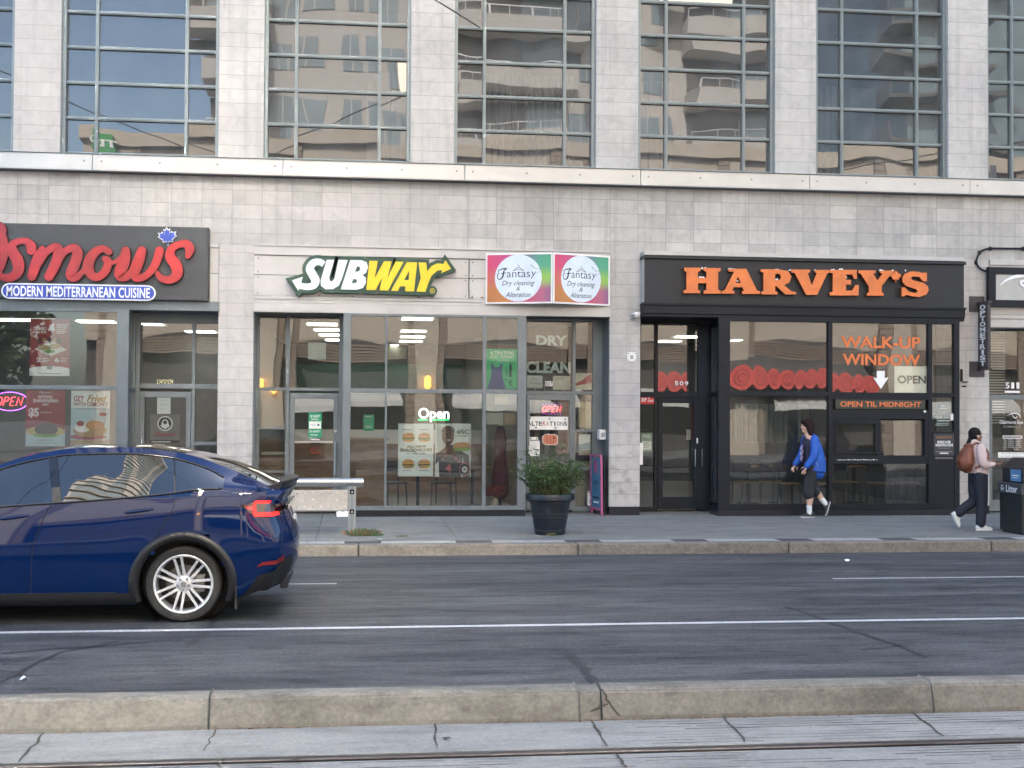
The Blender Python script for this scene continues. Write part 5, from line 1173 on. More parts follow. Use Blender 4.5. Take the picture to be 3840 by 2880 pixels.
m = MB(xfA); m.ell(.29, zt_ - .22, .10, .13, .001, af_p, 16); m.text('OPEN', (.15, .43, .52, .60), .001, navy_ink, bold=.02); m.text('&', (.25, .33, .40, .47), .001, navy_ink); m.sheet((.12, .46, .28, .31), .001, navy_ink); m.sheet((.15, .43, .20, .23), .001, white_vinyl); m.build('print', None, t)

# burger restaurant lettering
YW = YH + .05
or_v = pm('or_v', (.66, .17, .05), .5, var=.05)
t = thing('window_lettering', 'orange window letters WALK-UP WINDOW with a white arrow pointing down', 'lettering', (X_(1900, YW), YW, 2.4))
m = MB(); m.text('WALK-UP', RC(1817, 727, 1988.5, 752.5, YW), -YW - .002, or_v, .003, bold=.03); m.build('letters', or_v, t); m = MB(); m.text('WINDOW', RC(1820, 764.5, 1988, 789.5, YW), -YW - .002, or_v, .003, bold=.03); m.build('letters', or_v, t)
a = px(YW, [(1894, 801), (1911, 801), (1911, 817), (1919.6, 815), (1903, 840.5), (1886, 815), (1894, 817)]); m = MB(); m.poly(a[::-1], -YW - .002, .003, white_vinyl); m.build('arrow', white_vinyl, t)
poster('open_card', 'pale card with the dark word OPEN beside the white arrow', 'sign', RC(1932, 791, 2006, 850, YW + .03), YW + .03, pm('card_mint', (.86, .90, .88), .7, var=.05), lambda m: m.text('OPEN', (.09, .92, .36, .66), .001, pm('slate_ink', (.03, .05, .055), .6, var=0), bold=.03))
Ym = YH + .012
poster('hours_board', 'dark strip lettered OPEN TIL MIDNIGHT in orange over the service hatch', 'sign', (HX(1804) + .01, HX(1998.5), Z_(883.5, YH, 1900), Z_(863.5, YH, 1900)), YH - .002, pm('board_green', (.022, .034, .03), .3, var=.4, scale=4), lambda m: m.text('OPEN TIL MIDNIGHT', (.05, .955, .22, .80), .001, or_v, bold=.025), thick=.012)
digits('509', RC(1457, 822, 1489, 834, YQ), YQ + .03, white_vinyl, 'number 509 in white digits on the glass over the black door')
poster('delivery_sticker', 'red sticker lettered SKIP THE DISHES beside the black door', 'sticker', RC(1384.5, 853.5, 1414, 873, YQ), YQ + .03, pm('sticker_red', (.55, .03, .05), .5, var=.05), lambda m: [m.text('SKIP', (-.25 + .3, .44, .25, .70), .001, white_vinyl, bold=.03, shear=.2), m.text('THE', (.52, .68, .58, .78), .001, white_vinyl, bold=.02), m.text('DISHES', (.52, .95, .25, .5), .001, white_vinyl, bold=.02, shear=.2)])
poster('pass_certificate', 'pale green certificate lettered PASS low in the sidelight of the black door', 'notice', RC(1386, 934, 1410, 976, YQ), YQ + .06, pm('cert_green', (.30, .40, .32), .7, var=.06), lambda m: [m.text('PASS', (.2, .85, .72, .9), .001, white_vinyl, bold=.03), m.sheet((.1, .95, .1, .55), .001, paper)] + [lines(m, .2, .85, (.45, .38, .3, .2), .02, grey_ink, .0014)])
poster('red_strip', 'tall narrow orange strip poster inside the black door', 'poster', RC(1494, 868, 1500, 930, YQ + .4), YQ + .4, or_v)
poster('paper_slip', 'white paper slip hung inside the black door below the orange strip', 'paper', RC(1483, 928, 1502, 950, YQ + .35), YQ + .35, paper, lambda m: m.sheet((.5, 1, 0, 1), .001, poster_red))
Y2 = YH + .045
t = thing('window_lettering', 'small white lettering DOWNLOAD OUR APP on the narrow pane over the pick-up board', 'lettering', (HX(2038), Y2, 1.6))
m = MB()
m.text('DOWNLOAD', RC(2017, 891, 2058, 896.5, Y2), -Y2 + .001, vinyl_faint, bold=.01); m.text('OUR APP', RC(2020, 899, 2050, 904, Y2), -Y2 + .001, vinyl_faint, bold=.01)
for u0, v0, u1, v1 in ((2031, 876, 2042, 878.5), (2028, 881, 2045, 883), (2025, 908, 2052, 910), (2022, 914, 2050, 915), (2020, 918, 2048, 919)): m.sheet(RC(u0, v0, u1, v1, Y2), -Y2 + .001, vinyl_faint)
m.sheet(RC(2053, 894, 2062, 908, Y2), -Y2 + .0012, white_vinyl); m.build('letters', vinyl_faint, t)
gold = pm('gold_dull', (.26, .12, .05), .5, var=.05)
def d_pick(m):
    m.text("HARVEY'S", (.12, .88, .78, .90), .001, gold, bold=.03); m.text('MOBILE & WEB', (.18, .82, .56, .68), .001, white_vinyl, bold=.03); m.text('ORDER PICK-UP ZONE', (.08, .94, .42, .54), .001, white_vinyl, bold=.03); m.sheet((.2, .8, .33, .35), .001, grey_ink); m.sheet((.1, .9, .16, .19), .001, grey_ink); m.sheet((.3, .72, .08, .13), .001, white_vinyl)
poster('pickup_board', 'dark board lettered MOBILE & WEB ORDER PICK-UP ZONE beside the right pier', 'sign', RC(2017, 937, 2061, 984, YH), YH - .002, pm('board_dark', (.035, .035, .042), .5, var=.1), d_pick, thick=.011)
poster('pickup_strip', 'thin dark strip with one grey line under the pick-up board', 'sign', RC(2019, 987, 2059, 992, YH), YH - .002, pm('board_dark', (.035, .035, .042), .5), lambda m: m.sheet((.05, .95, .35, .65), .001, grey_ink), thick=.011)
p = at(2001, 888, YH)
t = thing('door_bell', 'small round white button on the black hatch panel', 'button', (HX(1996), YH, Z_(889, YH, 1996))); m = MB(); m.lathe([(.022, 0.0), (.022, -.02), (.012, -.026), (0, -.026)], (HX(1996) + .01, YH + .002, Z_(889, YH, 1996)), 14, white_paint, 'y'); m.build('button', white_paint, t)

# eye clinic glass
YC = YE + .05
digits('511', RC(2170.5, 824.5, 2204, 841, YC), YC - .003, white_vinyl, 'number 511 in large white digits on the clinic glass')
t = thing('window_lettering', 'white eye emblem with Clairhurst Eye Care lettering on the clinic door', 'lettering', (X_(2185, YC), YC, 1.4))
m = MB(); m.text('Clairhurst Eye Care', RC(2159, 908.5, 2230, 917.5, YC), -YC + .002, white_vinyl, bold=.015); m.text('Dr. Mladen Cladej', RC(2168, 919.5, 2206, 925, YC), -YC + .002, grey_panel); m.sheet(RC(2170, 844, 2203, 849, YC), -YC + .002, white_vinyl); m.build('letters', white_vinyl, t); m = MB()
q = strokes(YC, 1958.4, 835.2, .2221, [(970, 285, 3), (1020, 265, 8), (1060, 260, 11), (1095, 272, 12), (1106, 300, 5)]); m.brush(q, -YC + .002, 0, white_vinyl); q = strokes(YC, 1958.4, 835.2, .2221, [(1030, 275, 5), (1040, 298, 8), (1062, 305, 7), (1072, 285, 5)]); m.brush(q, -YC + .0024, 0, white_vinyl)
m.build('eye_emblem', white_vinyl, t)
t = thing('hours_lettering', 'white list of opening hours with framed heading on the clinic door', 'lettering', (X_(2185, YC), YC, 1.0))
m = MB(); m.poly([[(a, b) for a, b in px(YC, [(2166, 941), (2208, 941), (2208, 947.5), (2166, 947.5)])], [(a, b) for a, b in px(YC, [(2168, 942.5), (2206, 942.5), (2206, 946), (2168, 946)])]], -YC + .002, 0, white_vinyl); m.text('Opening Hours', RC(2170, 942.8, 2204, 945.8, YC), -YC + .0025, white_vinyl)
for i, (a, b) in enumerate((('Mon', '9:00am - 5:00pm'), ('Tue', '9:00am - 7:00pm'), ('Wed', '9:00am - 5:00pm'), ('Thu', '10:00am - 7:00pm'), ('Fri', 'By Appointment Only'), ('Sat', 'Closed'))):
    v = 949 + i * 3.9; m.text(a, RC(2168, v, 2174, v + 2.8, YC), -YC + .002, white_vinyl); m.text(b, RC(2178 if i != 5 else 2190, v, 2206 if i != 5 else 2199, v + 2.8, YC), -YC + .002, white_vinyl)
m.build('letters', white_vinyl, t)
poster('phone_strip', 'white strip of contact lettering under the clinic opening hours', 'sign', RC(2156, 977, 2216, 988.5, YC), YC - .004, paper, lambda m: [m.text('(416) 546-EYES (3937)', (.12, .95, .58, .88), .001, grey_ink), m.text('www.ClairhurstEyeCare.com', (.05, .97, .1, .42), .001, grey_ink)])
# ================================================================ the blue car
car_blue = pm('car_blue', (0.001, 0.0155, 0.080), 0.4, 0.0, var=0.04, coat=1.0, spec=0.0)
car_black = pm('car_black', (0.014, 0.014, 0.016), 0.45, var=.15)
car_gloss = pm('car_gloss', (0.008, 0.008, 0.010), 0.08, var=0, coat=.6)
rubber = pm('rubber', (0.018, 0.018, 0.019), 0.75, var=.2, scale=20)
alloy = pm('alloy', (0.66, 0.67, 0.69), 0.3, 0.4, var=.04)
tail_on = pm('tail_on', (.6, .01, .01), .3, var=0, emit=.42, ecol=(1, .018, .014))
reflex = pm('reflex', (.16, .012, .014), .3, var=0)
tail_dim = pm('tail_dim', (.30, .02, .025), .15, var=0, emit=.05, ecol=(1, .05, .04), coat=1)
tail_dark = pm('tail_dark', (.05, .010, .012), .1, var=0, coat=1)
car_glass = glass('car_glass', (.34, .38, .42), 2.05, 0.004, 1.6); car_privacy = glass('car_privacy', (.07, .08, .09), 2.1, 0.006, 1.8)
CX, CY = at(395, 1268, -10.28).x, -9.34                     # rear axle
def curve(pts):
    """smooth 1-D interpolation (monotone cubic)"""
    xs = [p[0] for p in pts]; ys = [p[1] for p in pts]; n = len(xs)
    d = [(ys[i + 1] - ys[i]) / (xs[i + 1] - xs[i]) for i in range(n - 1)]
    m = [d[0]] + [0 if d[i - 1] * d[i] <= 0 else 2 * d[i - 1] * d[i] / (d[i - 1] + d[i]) for i in range(1, n - 1)] + [d[-1]]
    def f(x):
        if x <= xs[0]: return ys[0]
        if x >= xs[-1]: return ys[-1]
        i = 0
        while x > xs[i + 1]: i += 1
        h = xs[i + 1] - xs[i]; t = (x - xs[i]) / h
        return (2 * t ** 3 - 3 * t * t + 1) * ys[i] + (t ** 3 - 2 * t * t + t) * h * m[i] + (-2 * t ** 3 + 3 * t * t) * ys[i + 1] + (t ** 3 - t * t) * h * m[i + 1]
    return f
# curves along the car: x = 0 at the rear axle, front at -3.75, tail at +1.0
z_sill = curve([(-3.8, .24), (-3.3, .20), (-2.3, .17), (-.5, .17), (.3, .20), (.62, .235), (1.05, .33)])
z_belt = curve([(-3.8, .70), (-3.4, .86), (-2.9, .95), (-2.2, 1.02), (-1.5, 1.075), (-.9, 1.115), (-.2, 1.175), (.2, 1.225), (.6, 1.235), (.85, 1.20), (1.05, 1.16)])
z_wtop = curve([(-2.35, 1.05), (-2.0, 1.25), (-1.7, 1.395), (-1.4, 1.48), (-1.05, 1.535), (-.6, 1.545), (-.2, 1.515), (.05, 1.455), (.26, 1.375), (.33, 1.33), (.6, 1.30), (1.05, 1.20)])
z_rail = curve([(-3.8, .76), (-3.3, .91), (-2.8, 1.02), (-2.35, 1.10), (-2.0, 1.30), (-1.7, 1.44), (-1.4, 1.535), (-1.0, 1.595), (-.6, 1.605), (-.2, 1.57), (.05, 1.52), (.35, 1.415), (.65, 1.295), (.80, 1.235), (.92, 1.215), (1.05, 1.17)])
z_top = curve([(-3.8, .80), (-3.4, .95), (-2.9, 1.05), (-2.45, 1.12), (-2.1, 1.29), (-1.7, 1.47), (-1.3, 1.585), (-.9, 1.625), (-.5, 1.622), (-.1, 1.575), (.3, 1.475), (.6, 1.365), (.76, 1.285), (.88, 1.245), (1.05, 1.20)])
w_max = curve([(-3.8, .70), (-3.6, .80), (-3.2, .915), (-2.6, .95), (-1.5, .958), (-.4, .962), (.1, .975), (.5, .955), (.8, .90), (.95, .84), (1.05, .78)])
w_rail = curve([(-3.8, .60), (-3.2, .74), (-2.5, .78), (-2.0, .70), (-1.5, .635), (-.6, .615), (.1, .615), (.5, .66), (.75, .71), (.95, .70), (1.05, .66)])
def section(x):
    """half outline (y outwards, z) from the sill to the middle of the roof, and which row each point belongs to"""
    W, s, b, wt, r, tp, wr = w_max(x), z_sill(x), z_belt(x), z_wtop(x), z_rail(x), z_top(x), w_rail(x)
    r = max(r, b + .012); wt = min(max(wt, b + .001), r - .006); tp = max(tp, r + .004)
    wb = W - .055 - .02 * max(0, x)                         # at the belt line
    P = []
    hip = max(0, 1 - abs(x - .05) / .75)                    # haunch over the rear wheel
    body = [(0, .945 if x < .4 else .93), (.08, .965), (.18, .985), (.32, .994), (.46, 1.0), (.60, .995), (.74, .985 + .008 * hip), (.86, .972 + .010 * hip), (.94, .958 + .008 * hip), (1.0, wb / W)]
    for t, k in body:
        z = s + (b - s) * t; y = W * k
        if .25 < t < .62: y -= .012 * math.exp(-((t - .40) / .10) ** 2) * (1 if -2.4 < x < -.35 else 0)    # scallop along the doors
        P.append((y, z, 'body'))
    for i in range(1, 4): f = i / 3; P.append((wb + (wr + (wb - wr) * (r - wt) / (r - b) - wb) * f + .012 * math.sin(math.pi * f), b + (wt - b) * f, 'glass'))
    for i in range(1, 3): f = i / 2; a = wr + (wb - wr) * (r - wt) / (r - b); P.append((a + (wr - a) * f, wt + (r - wt) * f, 'rail'))
    for i in range(1, 8): f = i / 7; P.append((wr * (1 - f), r + (tp - r) * math.sin(f * math.pi / 2) ** .9, 'roof'))
    return P
def tail_x(y, z):
    """how far back the tail reaches at a height and half width"""
    f = curve([(.15, .80), (.33, .93), (.50, 1.0), (.70, 1.015), (.85, .985), (1.0, .93), (1.10, .905), (1.17, .93), (1.235, .985), (1.30, .97)])(z)
    return f - .20 * max(0, abs(y) / .92) ** 3.2 * (1 if z < 1.12 else .6)
def nose_x(y, z): return -3.74 + .42 * max(0, abs(y) / .92) ** 2.6 + .20 * max(0, z - .62) ** 1.0
XS = [-3.72 + .10 * i for i in range(8)]; x = -2.95
while x < .98: XS.append(x); x += .055
XS = sorted(XS)
secs = []
for x in XS: secs.append([(x, y, z, r_) for y, z, r_ in section(x)])
# press the last stations against the tail and nose shapes
def fit_end(p):
    x, y, z, r_ = p
    if x > .55: 
        lim = tail_x(y, z); f = (x - .55) / (XS[-1] - .55); x = .55 + (lim - .55) * f
    if x < -3.1:
        lim = nose_x(y, z); f = (-3.1 - x) / (-3.1 - XS[0]); x = -3.1 + (lim + 3.1) * f
    return (x, y, z, r_)
secs = [[fit_end(p) for p in s] for s in secs]
NP = len(secs[0])
ARCH = [(0.0, .352, .448), (-2.89, .352, .448)]
def in_arch(x, z): return any((x - a) ** 2 + (z - b) ** 2 < c * c for a, b, c in ARCH)
root = thing('car', 'dark blue electric hatchback with lit red tail lights and silver twin-spoke wheels driving left', 'car', (CX, CY, 0))
def W_(p, s): return (CX + p[0], CY + s * p[1], p[2])
groups = {k: MB() for k in ('body', 'side_window', 'side_window2', 'quarter_window', 'quarter_window2', 'rear_window', 'roof_glass', 'windscreen')}
mats_ = dict(body=car_blue, side_window=car_glass, side_window2=car_glass, quarter_window=car_privacy, quarter_window2=car_privacy, rear_window=car_privacy, roof_glass=car_gloss, windscreen=car_glass)
vidx = {k: {} for k in groups}
def vert(gk, i, j, s):
    key = (i, j, s if abs(secs[i][j][1]) > 1e-6 else 0)
    d = vidx[gk]
    if key not in d: d[key] = len(groups[gk].v); groups[gk].v.append(W_(secs[i][j], s))
    return d[key]
def put(gk, ids, flip):
    g = groups[gk]; g.use(mats_[gk])
    out = []
    for q in ids:
        if q not in out: out.append(q)
    if len(out) < 3: return
    g.f.append(tuple(out[::-1] if flip else out)); g.fm.append(0)
for i in range(len(secs) - 1):
    for j in range(NP - 1):
        a, b, c, d = secs[i][j], secs[i + 1][j], secs[i + 1][j + 1], secs[i][j + 1]
        mx = sum(p[0] for p in (a, b, c, d)) / 4; mz = sum(p[2] for p in (a, b, c, d)) / 4
        row = d[3]
        if row == 'body' and in_arch(mx, mz) : continue
        gk = 'body'
        if row == 'glass' and -2.30 < mx < .34: gk = 'side_window' if mx < -1.22 else 'quarter_window'
        if row == 'roof':
            if mx < -1.55 and mx > -2.5: gk = 'windscreen'
            elif -1.55 < mx < -.02 : gk = 'roof_glass' 
            elif .02 < mx < .80 and abs(d[1]) < w_rail(mx) * .93: gk = 'rear_window'
        for s in (-1, 1):
            gk = gk.rstrip('2') + ('2' if s > 0 and gk[:4] in ('side', 'quar') else '')
            put(gk, [vert(gk, i, j, s), vert(gk, i + 1, j, s), vert(gk, i + 1, j + 1, s), vert(gk, i, j + 1, s)], s < 0 and False or s > 0)
# tail and nose closing surfaces
def close(i, limf):
    g = groups['body']; s = secs[i]; nY = 12; rows_ = []
    for j in range(NP):
        x, y, z, _ = s[j]; rows_.append([(limf(y * (1 - 2 * k_ / nY), z), y * (1 - 2 * k_ / nY), z) for k_ in range(nY + 1)])
    base = len(g.v); g.use(car_blue)
    for r_ in rows_:
        for p in r_: g.v.append((CX + p[0], CY + p[1], p[2]))
    for j in range(NP - 1):
        for k_ in range(nY):
            q = (base + j * (nY + 1) + k_, base + j * (nY + 1) + k_ + 1, base + (j + 1) * (nY + 1) + k_ + 1, base + (j + 1) * (nY + 1) + k_)
            g.f.append(q if i == 0 else q[::-1]); g.fm.append(0)
close(len(secs) - 1, tail_x); close(0, nose_x)
body = groups['body'].build('body', car_blue, root, smooth=True)
bm = bmesh.new(); bm.from_mesh(body.data); bmesh.ops.remove_doubles(bm, verts=bm.verts, dist=.002); bmesh.ops.recalc_face_normals(bm, faces=bm.faces); bm.to_mesh(body.data); bm.free()
smooth_by_angle(body, 38)
for k_ in ('side_window', 'side_window2', 'quarter_window', 'quarter_window2', 'rear_window', 'roof_glass', 'windscreen'):
    o = groups[k_].build(k_.rstrip('2'), mats_[k_], root, smooth=True)
def side_y(x, z, out=.0):
    P = section(x); 
    for (y0, z0, _), (y1, z1, _) in zip(P, P[1:]):
        if z0 <= z <= z1 and z1 > z0: return y0 + (y1 - y0) * (z - z0) / (z1 - z0) + out
    return P[0][0] + out if z < P[0][1] else P[-1][0]
def on_side(x, z, s, out=.004):
    p = fit_end((x, side_y(x, z, out), z, '')); return (CX + p[0], CY + s * p[1], p[2])
# cavities, floor and seats
m = MB(); m.box(CX - 3.3, CX + .45, CY - .60, CY + .60, .19, .34, car_black); m.box(CX - 2.25, CX - .55, CY - .80, CY + .80, .20, .30, car_black); m.box(CX + .40, CX + .75, CY - .62, CY + .62, .25, .8, car_black)
for a in (0, -2.89):
    for s in (-1, 1): m.lathe([(.425, s * .17), (.425, -s * .15), (0, -s * .15)], (CX + a, CY + s * .70, .352), 28, car_black, 'y', False)
m.build('underbody', car_black, root)
seat_m = pm('seat_m', (.05, .05, .052), .7, var=.1)
for sx, sy in ((-1.75, -.38), (-1.75, .38), (-.75, 0)):
    m = MB(); w_ = .25 if sx < -1 else .6
    m.box(CX + sx - .5, CX + sx, CY + sy - w_, CY + sy + w_, .35, .58, seat_m); m.add([(CX + sx - .05 + .18 * t + dx, CY + sy + yy, .55 + .72 * t) for t in (0, 1) for dx in (0, .13) for yy in (-w_ * .95, w_ * .95)], [(0, 1, 3, 2), (4, 6, 7, 5), (0, 4, 5, 1), (2, 3, 7, 6), (0, 2, 6, 4), (1, 5, 7, 3)], seat_m)
    m.box(CX + sx + .14, CX + sx + .24, CY + sy - .13, CY + sy + .13, 1.28, 1.45, seat_m); m.build('seat', seat_m, root, bevel=.03)
m = MB(); m.box(CX - 2.55, CX - 2.25, CY - .72, CY + .72, .75, .98, car_black); m.lathe([(.17, 0), (.185, .015), (.17, .03)], (CX - 2.18, CY + .36, .92), 18, car_black, 'y'); m.build('dashboard', car_black, root, bevel=.03)
# window trim, pillars, door seams
for s in (-1, 1):
    m = MB(); N_ = 40
    up_ = [-2.28 + (.34 + 2.28) * i / N_ for i in range(N_ + 1)]
    lower = [on_side(x, z_belt(x) + .002, s, .004) for x in up_]; upper = [on_side(x, z_wtop(x) - .001, s, .004) for x in up_]
    m.tube(lower, .010, 6, car_gloss); m.tube(upper, .009, 6, car_gloss); m.build('window_trim', car_gloss, root, smooth=True)
    m = MB()
    xa, xb = -1.27, -1.19
    q0 = [on_side(xa + .10 * (1 - t), z_belt(xa) + (z_wtop(xa) - z_belt(xa)) * t, s, .006) for t in (0, .35, .7, 1)]; q1 = [on_side(xb + .10 * (1 - t), z_belt(xb) + (z_wtop(xb) - z_belt(xb)) * t, s, .006) for t in (0, .35, .7, 1)]
    q0.reverse(); q1.reverse()
    fs_ = [(i, 4 + i, 5 + i, i + 1) for i in range(3)]
    m.add(q0 + q1, fs_ if s > 0 else [f[::-1] for f in fs_], car_gloss); m.build('window_pillar', car_gloss, root); m = MB()
    q = [on_side(-.13 + .05 * (1 - t), z_belt(-.13) + (z_wtop(-.13) - z_belt(-.13)) * t, s, .005) for t in (0, .5, 1)]; m.tube(q, .009, 6, car_gloss)
    m.build('window_pillar', car_gloss, root)
    m = MB()
    def seam(pts, w_=.0035):
        q = [on_side(x, z, s, .0005) for x, z in catmull(pts, 5)]; m.tube(q, w_, 5, car_black)
    seam([(-1.19, z_belt(-1.19) - .01), (-1.27, .90), (-1.33, .70), (-1.345, .35), (-1.345, .285)])
    seam([(-.13, z_belt(-.13) - .01), (-.085, 1.11), (-.11, 1.02), (-.17, .92), (-.235, .80), (-.30, .74)])
    seam([(-2.28, z_belt(-2.28) - .01), (-2.33, .8), (-2.36, .5), (-2.36, .285)])
    seam([(-2.36, .285), (-1.8, .282), (-1.2, .282), (-.60, .285)])
    m.build('panel_seam', car_black, root)
    for hx in (-.40, -1.50):
        m = MB(); q = [on_side(hx - .13 + .26 * i / 8, .955 + .035 * (i / 8) + (.055 if hx > -1 else 0), s, .004) for i in range(9)]
        m.tube(q, [.006, .014, .016, .016, .016, .016, .016, .013, .006], 8, car_blue); m.build('door_handle', car_blue, root, smooth=True)
    # black sill and wheel arch lips
    m = MB(); n = 30; xs_ = [-2.46 + (2.46 - .43) * i / n for i in range(n + 1)]
    prof = lambda x: [on_side(x, z, s, o_) for z, o_ in ((.172, .0), (.18, .010), (.24, .012), (.278, .006))]
    vs = [p for x in xs_ for p in prof(x)]; fs_ = [(i * 4 + j, (i + 1) * 4 + j, (i + 1) * 4 + j + 1, i * 4 + j + 1) for i in range(n) for j in range(3)]
    m.add(vs, fs_ if s < 0 else [f[::-1] for f in fs_], car_black); m.build('sill', car_black, root, smooth=True)
    for ax_c in (0.0, -2.89):
        m = MB(); n = 40; ring = []
        for i in range(n + 1):
            a = rad(-22 + 224 * i / n)
            for rr, o_ in ((.400, -.12), (.412, .006), (.445, .014), (.485, .010), (.492, -.004)):
                x, z = ax_c + rr * math.cos(a), .352 + rr * math.sin(a); z_ = max(z, .19)
                p = on_side(x, z_, s, o_); ring.append(p)
        fs_ = [(i * 5 + j, i * 5 + j + 1, (i + 1) * 5 + j + 1, (i + 1) * 5 + j) for i in range(n) for j in range(4)]
        m.add(ring, fs_ if s < 0 else [f[::-1] for f in fs_], car_black); m.build('wheel_arch', car_black, root, smooth=True)
# rear details
m = MB()                                                        # lip spoiler
n = 16; pr = []
for i in range(n + 1):
    y = -.74 + 1.48 * i / n; k_ = 1 - (abs(y) / .74) ** 4 * .5; xx = .985 - .11 * (abs(y) / .74) ** 2.4
    pr += [(CX + xx - .20, CY + y, 1.262 - .035 * (abs(y) / .74) ** 2), (CX + xx - .05, CY + y, 1.262 + .010 * k_), (CX + xx + .012 * k_, CY + y, 1.272 + .024 * k_), (CX + xx + .010 * k_, CY + y, 1.250 + .02 * k_), (CX + xx - .06, CY + y, 1.12)]
m.add(pr, [(i * 5 + j, i * 5 + j + 1, (i + 1) * 5 + j + 1, (i + 1) * 5 + j) for i in range(n) for j in range(4)] + [(0, 4, 3, 2, 1), tuple(n * 5 + j for j in range(5))], pm('spoiler_black', (.010, .011, .016), .3, var=.1))
m.build('spoiler', car_black, root, smooth=False, bevel=0)
def tl(s, pts, out, mat, name, dd=.012):
    """lamp outline given in (x, z) wrapped onto the side and tail"""
    m = MB(); tris = tessellate_polygon([[Vector((a, b, 0)) for a, b in pts]])
    P = [on_side(min(a, .97), b, s, out) if True else None for a, b in pts]
    m.add(P, [tuple(t) for t in tris] + [tuple(t)[::-1] for t in tris], mat)
    return m.build(name, mat, root)
for s in (-1, 1):
    def wrap(p, out):                                           # path round the corner: t metres along from the fender back onto the hatch
        t, z = p
        if t <= .80: x_ = t; q = fit_end((x_, side_y(x_, z, out), z, '')); return (CX + q[0], CY + s * q[1], z)
        yy = max(.40, side_y(.80, z) - (t - .80) * .9); xx = tail_x(yy, z) + out * 1.4
        y_s = fit_end((.80, side_y(.80, z), z, ''))[0]
        xx = max(xx, y_s + out * .3)
        return (CX + xx, CY + s * yy, z)
    def patch(outline_lo, outline_hi, out, mat, name, n=14):
        m = MB(); vs = []
        for i in range(n + 1):
            f = i / n
            t0 = outline_lo[0][0] + (outline_lo[-1][0] - outline_lo[0][0]) * f
            zl = curve(outline_lo)(t0); zh = curve(outline_hi)(t0)
            for k_ in range(4): vs.append(wrap((t0, zl + (zh - zl) * k_ / 3), out))
        fs_ = [(i * 4 + j, (i + 1) * 4 + j, (i + 1) * 4 + j + 1, i * 4 + j + 1) for i in range(n) for j in range(3)]
        m.add(vs, fs_ if s < 0 else [f[::-1] for f in fs_], mat); return m.build(name, mat, root, smooth=True)
    hs = patch([(.52, 1.070), (.64, 1.010), (.76, .985), (1.02, .985), (1.2, 1.0)], [(.52, 1.082), (.64, 1.090), (.76, 1.105), (1.02, 1.085), (1.2, 1.06)], .006, tail_dark, 'tail_light')
    for lo, hi, mm in (([(.56, 1.058), (.66, 1.028), (.735, 1.020)], [(.56, 1.068), (.66, 1.072), (.735, 1.070)], tail_dim),
                   ([(.715, .985), (.74, .97), (.775, .97)], [(.715, 1.045), (.74, 1.10), (.775, 1.118)], tail_on),
                   ([(.75, .968), (.88, .970), (.97, .976)], [(.75, 1.010), (.88, 1.006), (.97, 1.006)], tail_on),
                   ([(.765, 1.085), (.82, 1.09), (.86, 1.095)], [(.765, 1.118), (.82, 1.116), (.86, 1.110)], tail_on)):
        patch(lo, hi, .012, mm, 'lamp_tube', 8).parent = hs
    patch([(.74, .50), (.85, .53), (.95, .55)], [(.74, .515), (.85, .575), (.95, .60)], .006, reflex, 'reflector', 8)
    # lower black valance with a body-coloured upper edge
    patch([(.50, .215), (.70, .25), (.90, .30), (1.2, .32)], [(.50, .225), (.66, .32), (.78, .44), (.95, .56), (1.2, .58)], .005, car_black, 'lower_bumper', 16)
    m = MB(); m.box(CX + .47, CX + .485, CY + s * .84 - .10, CY + s * .84 + .10, .12, .42, rubber); m.build('mud_flap', rubber, root)
m = MB(); m.box(CX + .86, CX + .93, CY - .60, CY + .60, .26, .46, car_black); m.build('rear_valance', car_black, root, bevel=.01)
m = MB(); m.box(CX + .955, CX + .972, CY - .16, CY + .16, .80, .92, white_paint); m.build('number_plate', white_paint, root)
m = MB(); m.box(CX + .905, CX + .935, CY - .70, CY + .70, 1.02, 1.06, car_gloss); m.build('tail_trim', car_gloss, root)
m = MB(); m.lathe([(0, -.02), (.03, -.018), (.035, 0)], (CX - 2.2, CY - 1.0, 1.03), 8, car_gloss)
for s in (-1, 1):
    m = MB(); m.lathe([(.0, -.11), (.07, -.10), (.10, -.03), (.10, .05), (.06, .10), (0, .11)], (CX - 2.13, CY + s * 1.03, 1.07), 14, car_blue, 'y'); m.tube([(CX - 2.13, CY + s * .90, 1.04), (CX - 2.13, CY + s * 1.0, 1.05)], .03, 8, car_gloss); m.build('wing_mirror', car_blue, root, smooth=True)
for s in (-1, 1):
    m = MB(); m.add([(CX - 3.58 + .1 * abs(i) * .0 + .18 * (i / 5), CY + s * (.55 + .06 * i), .66 + .012 * i + dz) for i in range(6) for dz in (0, .09)], [(2 * i, 2 * i + 2, 2 * i + 3, 2 * i + 1) for i in range(5)], chrome); m.build('headlight', chrome, root)
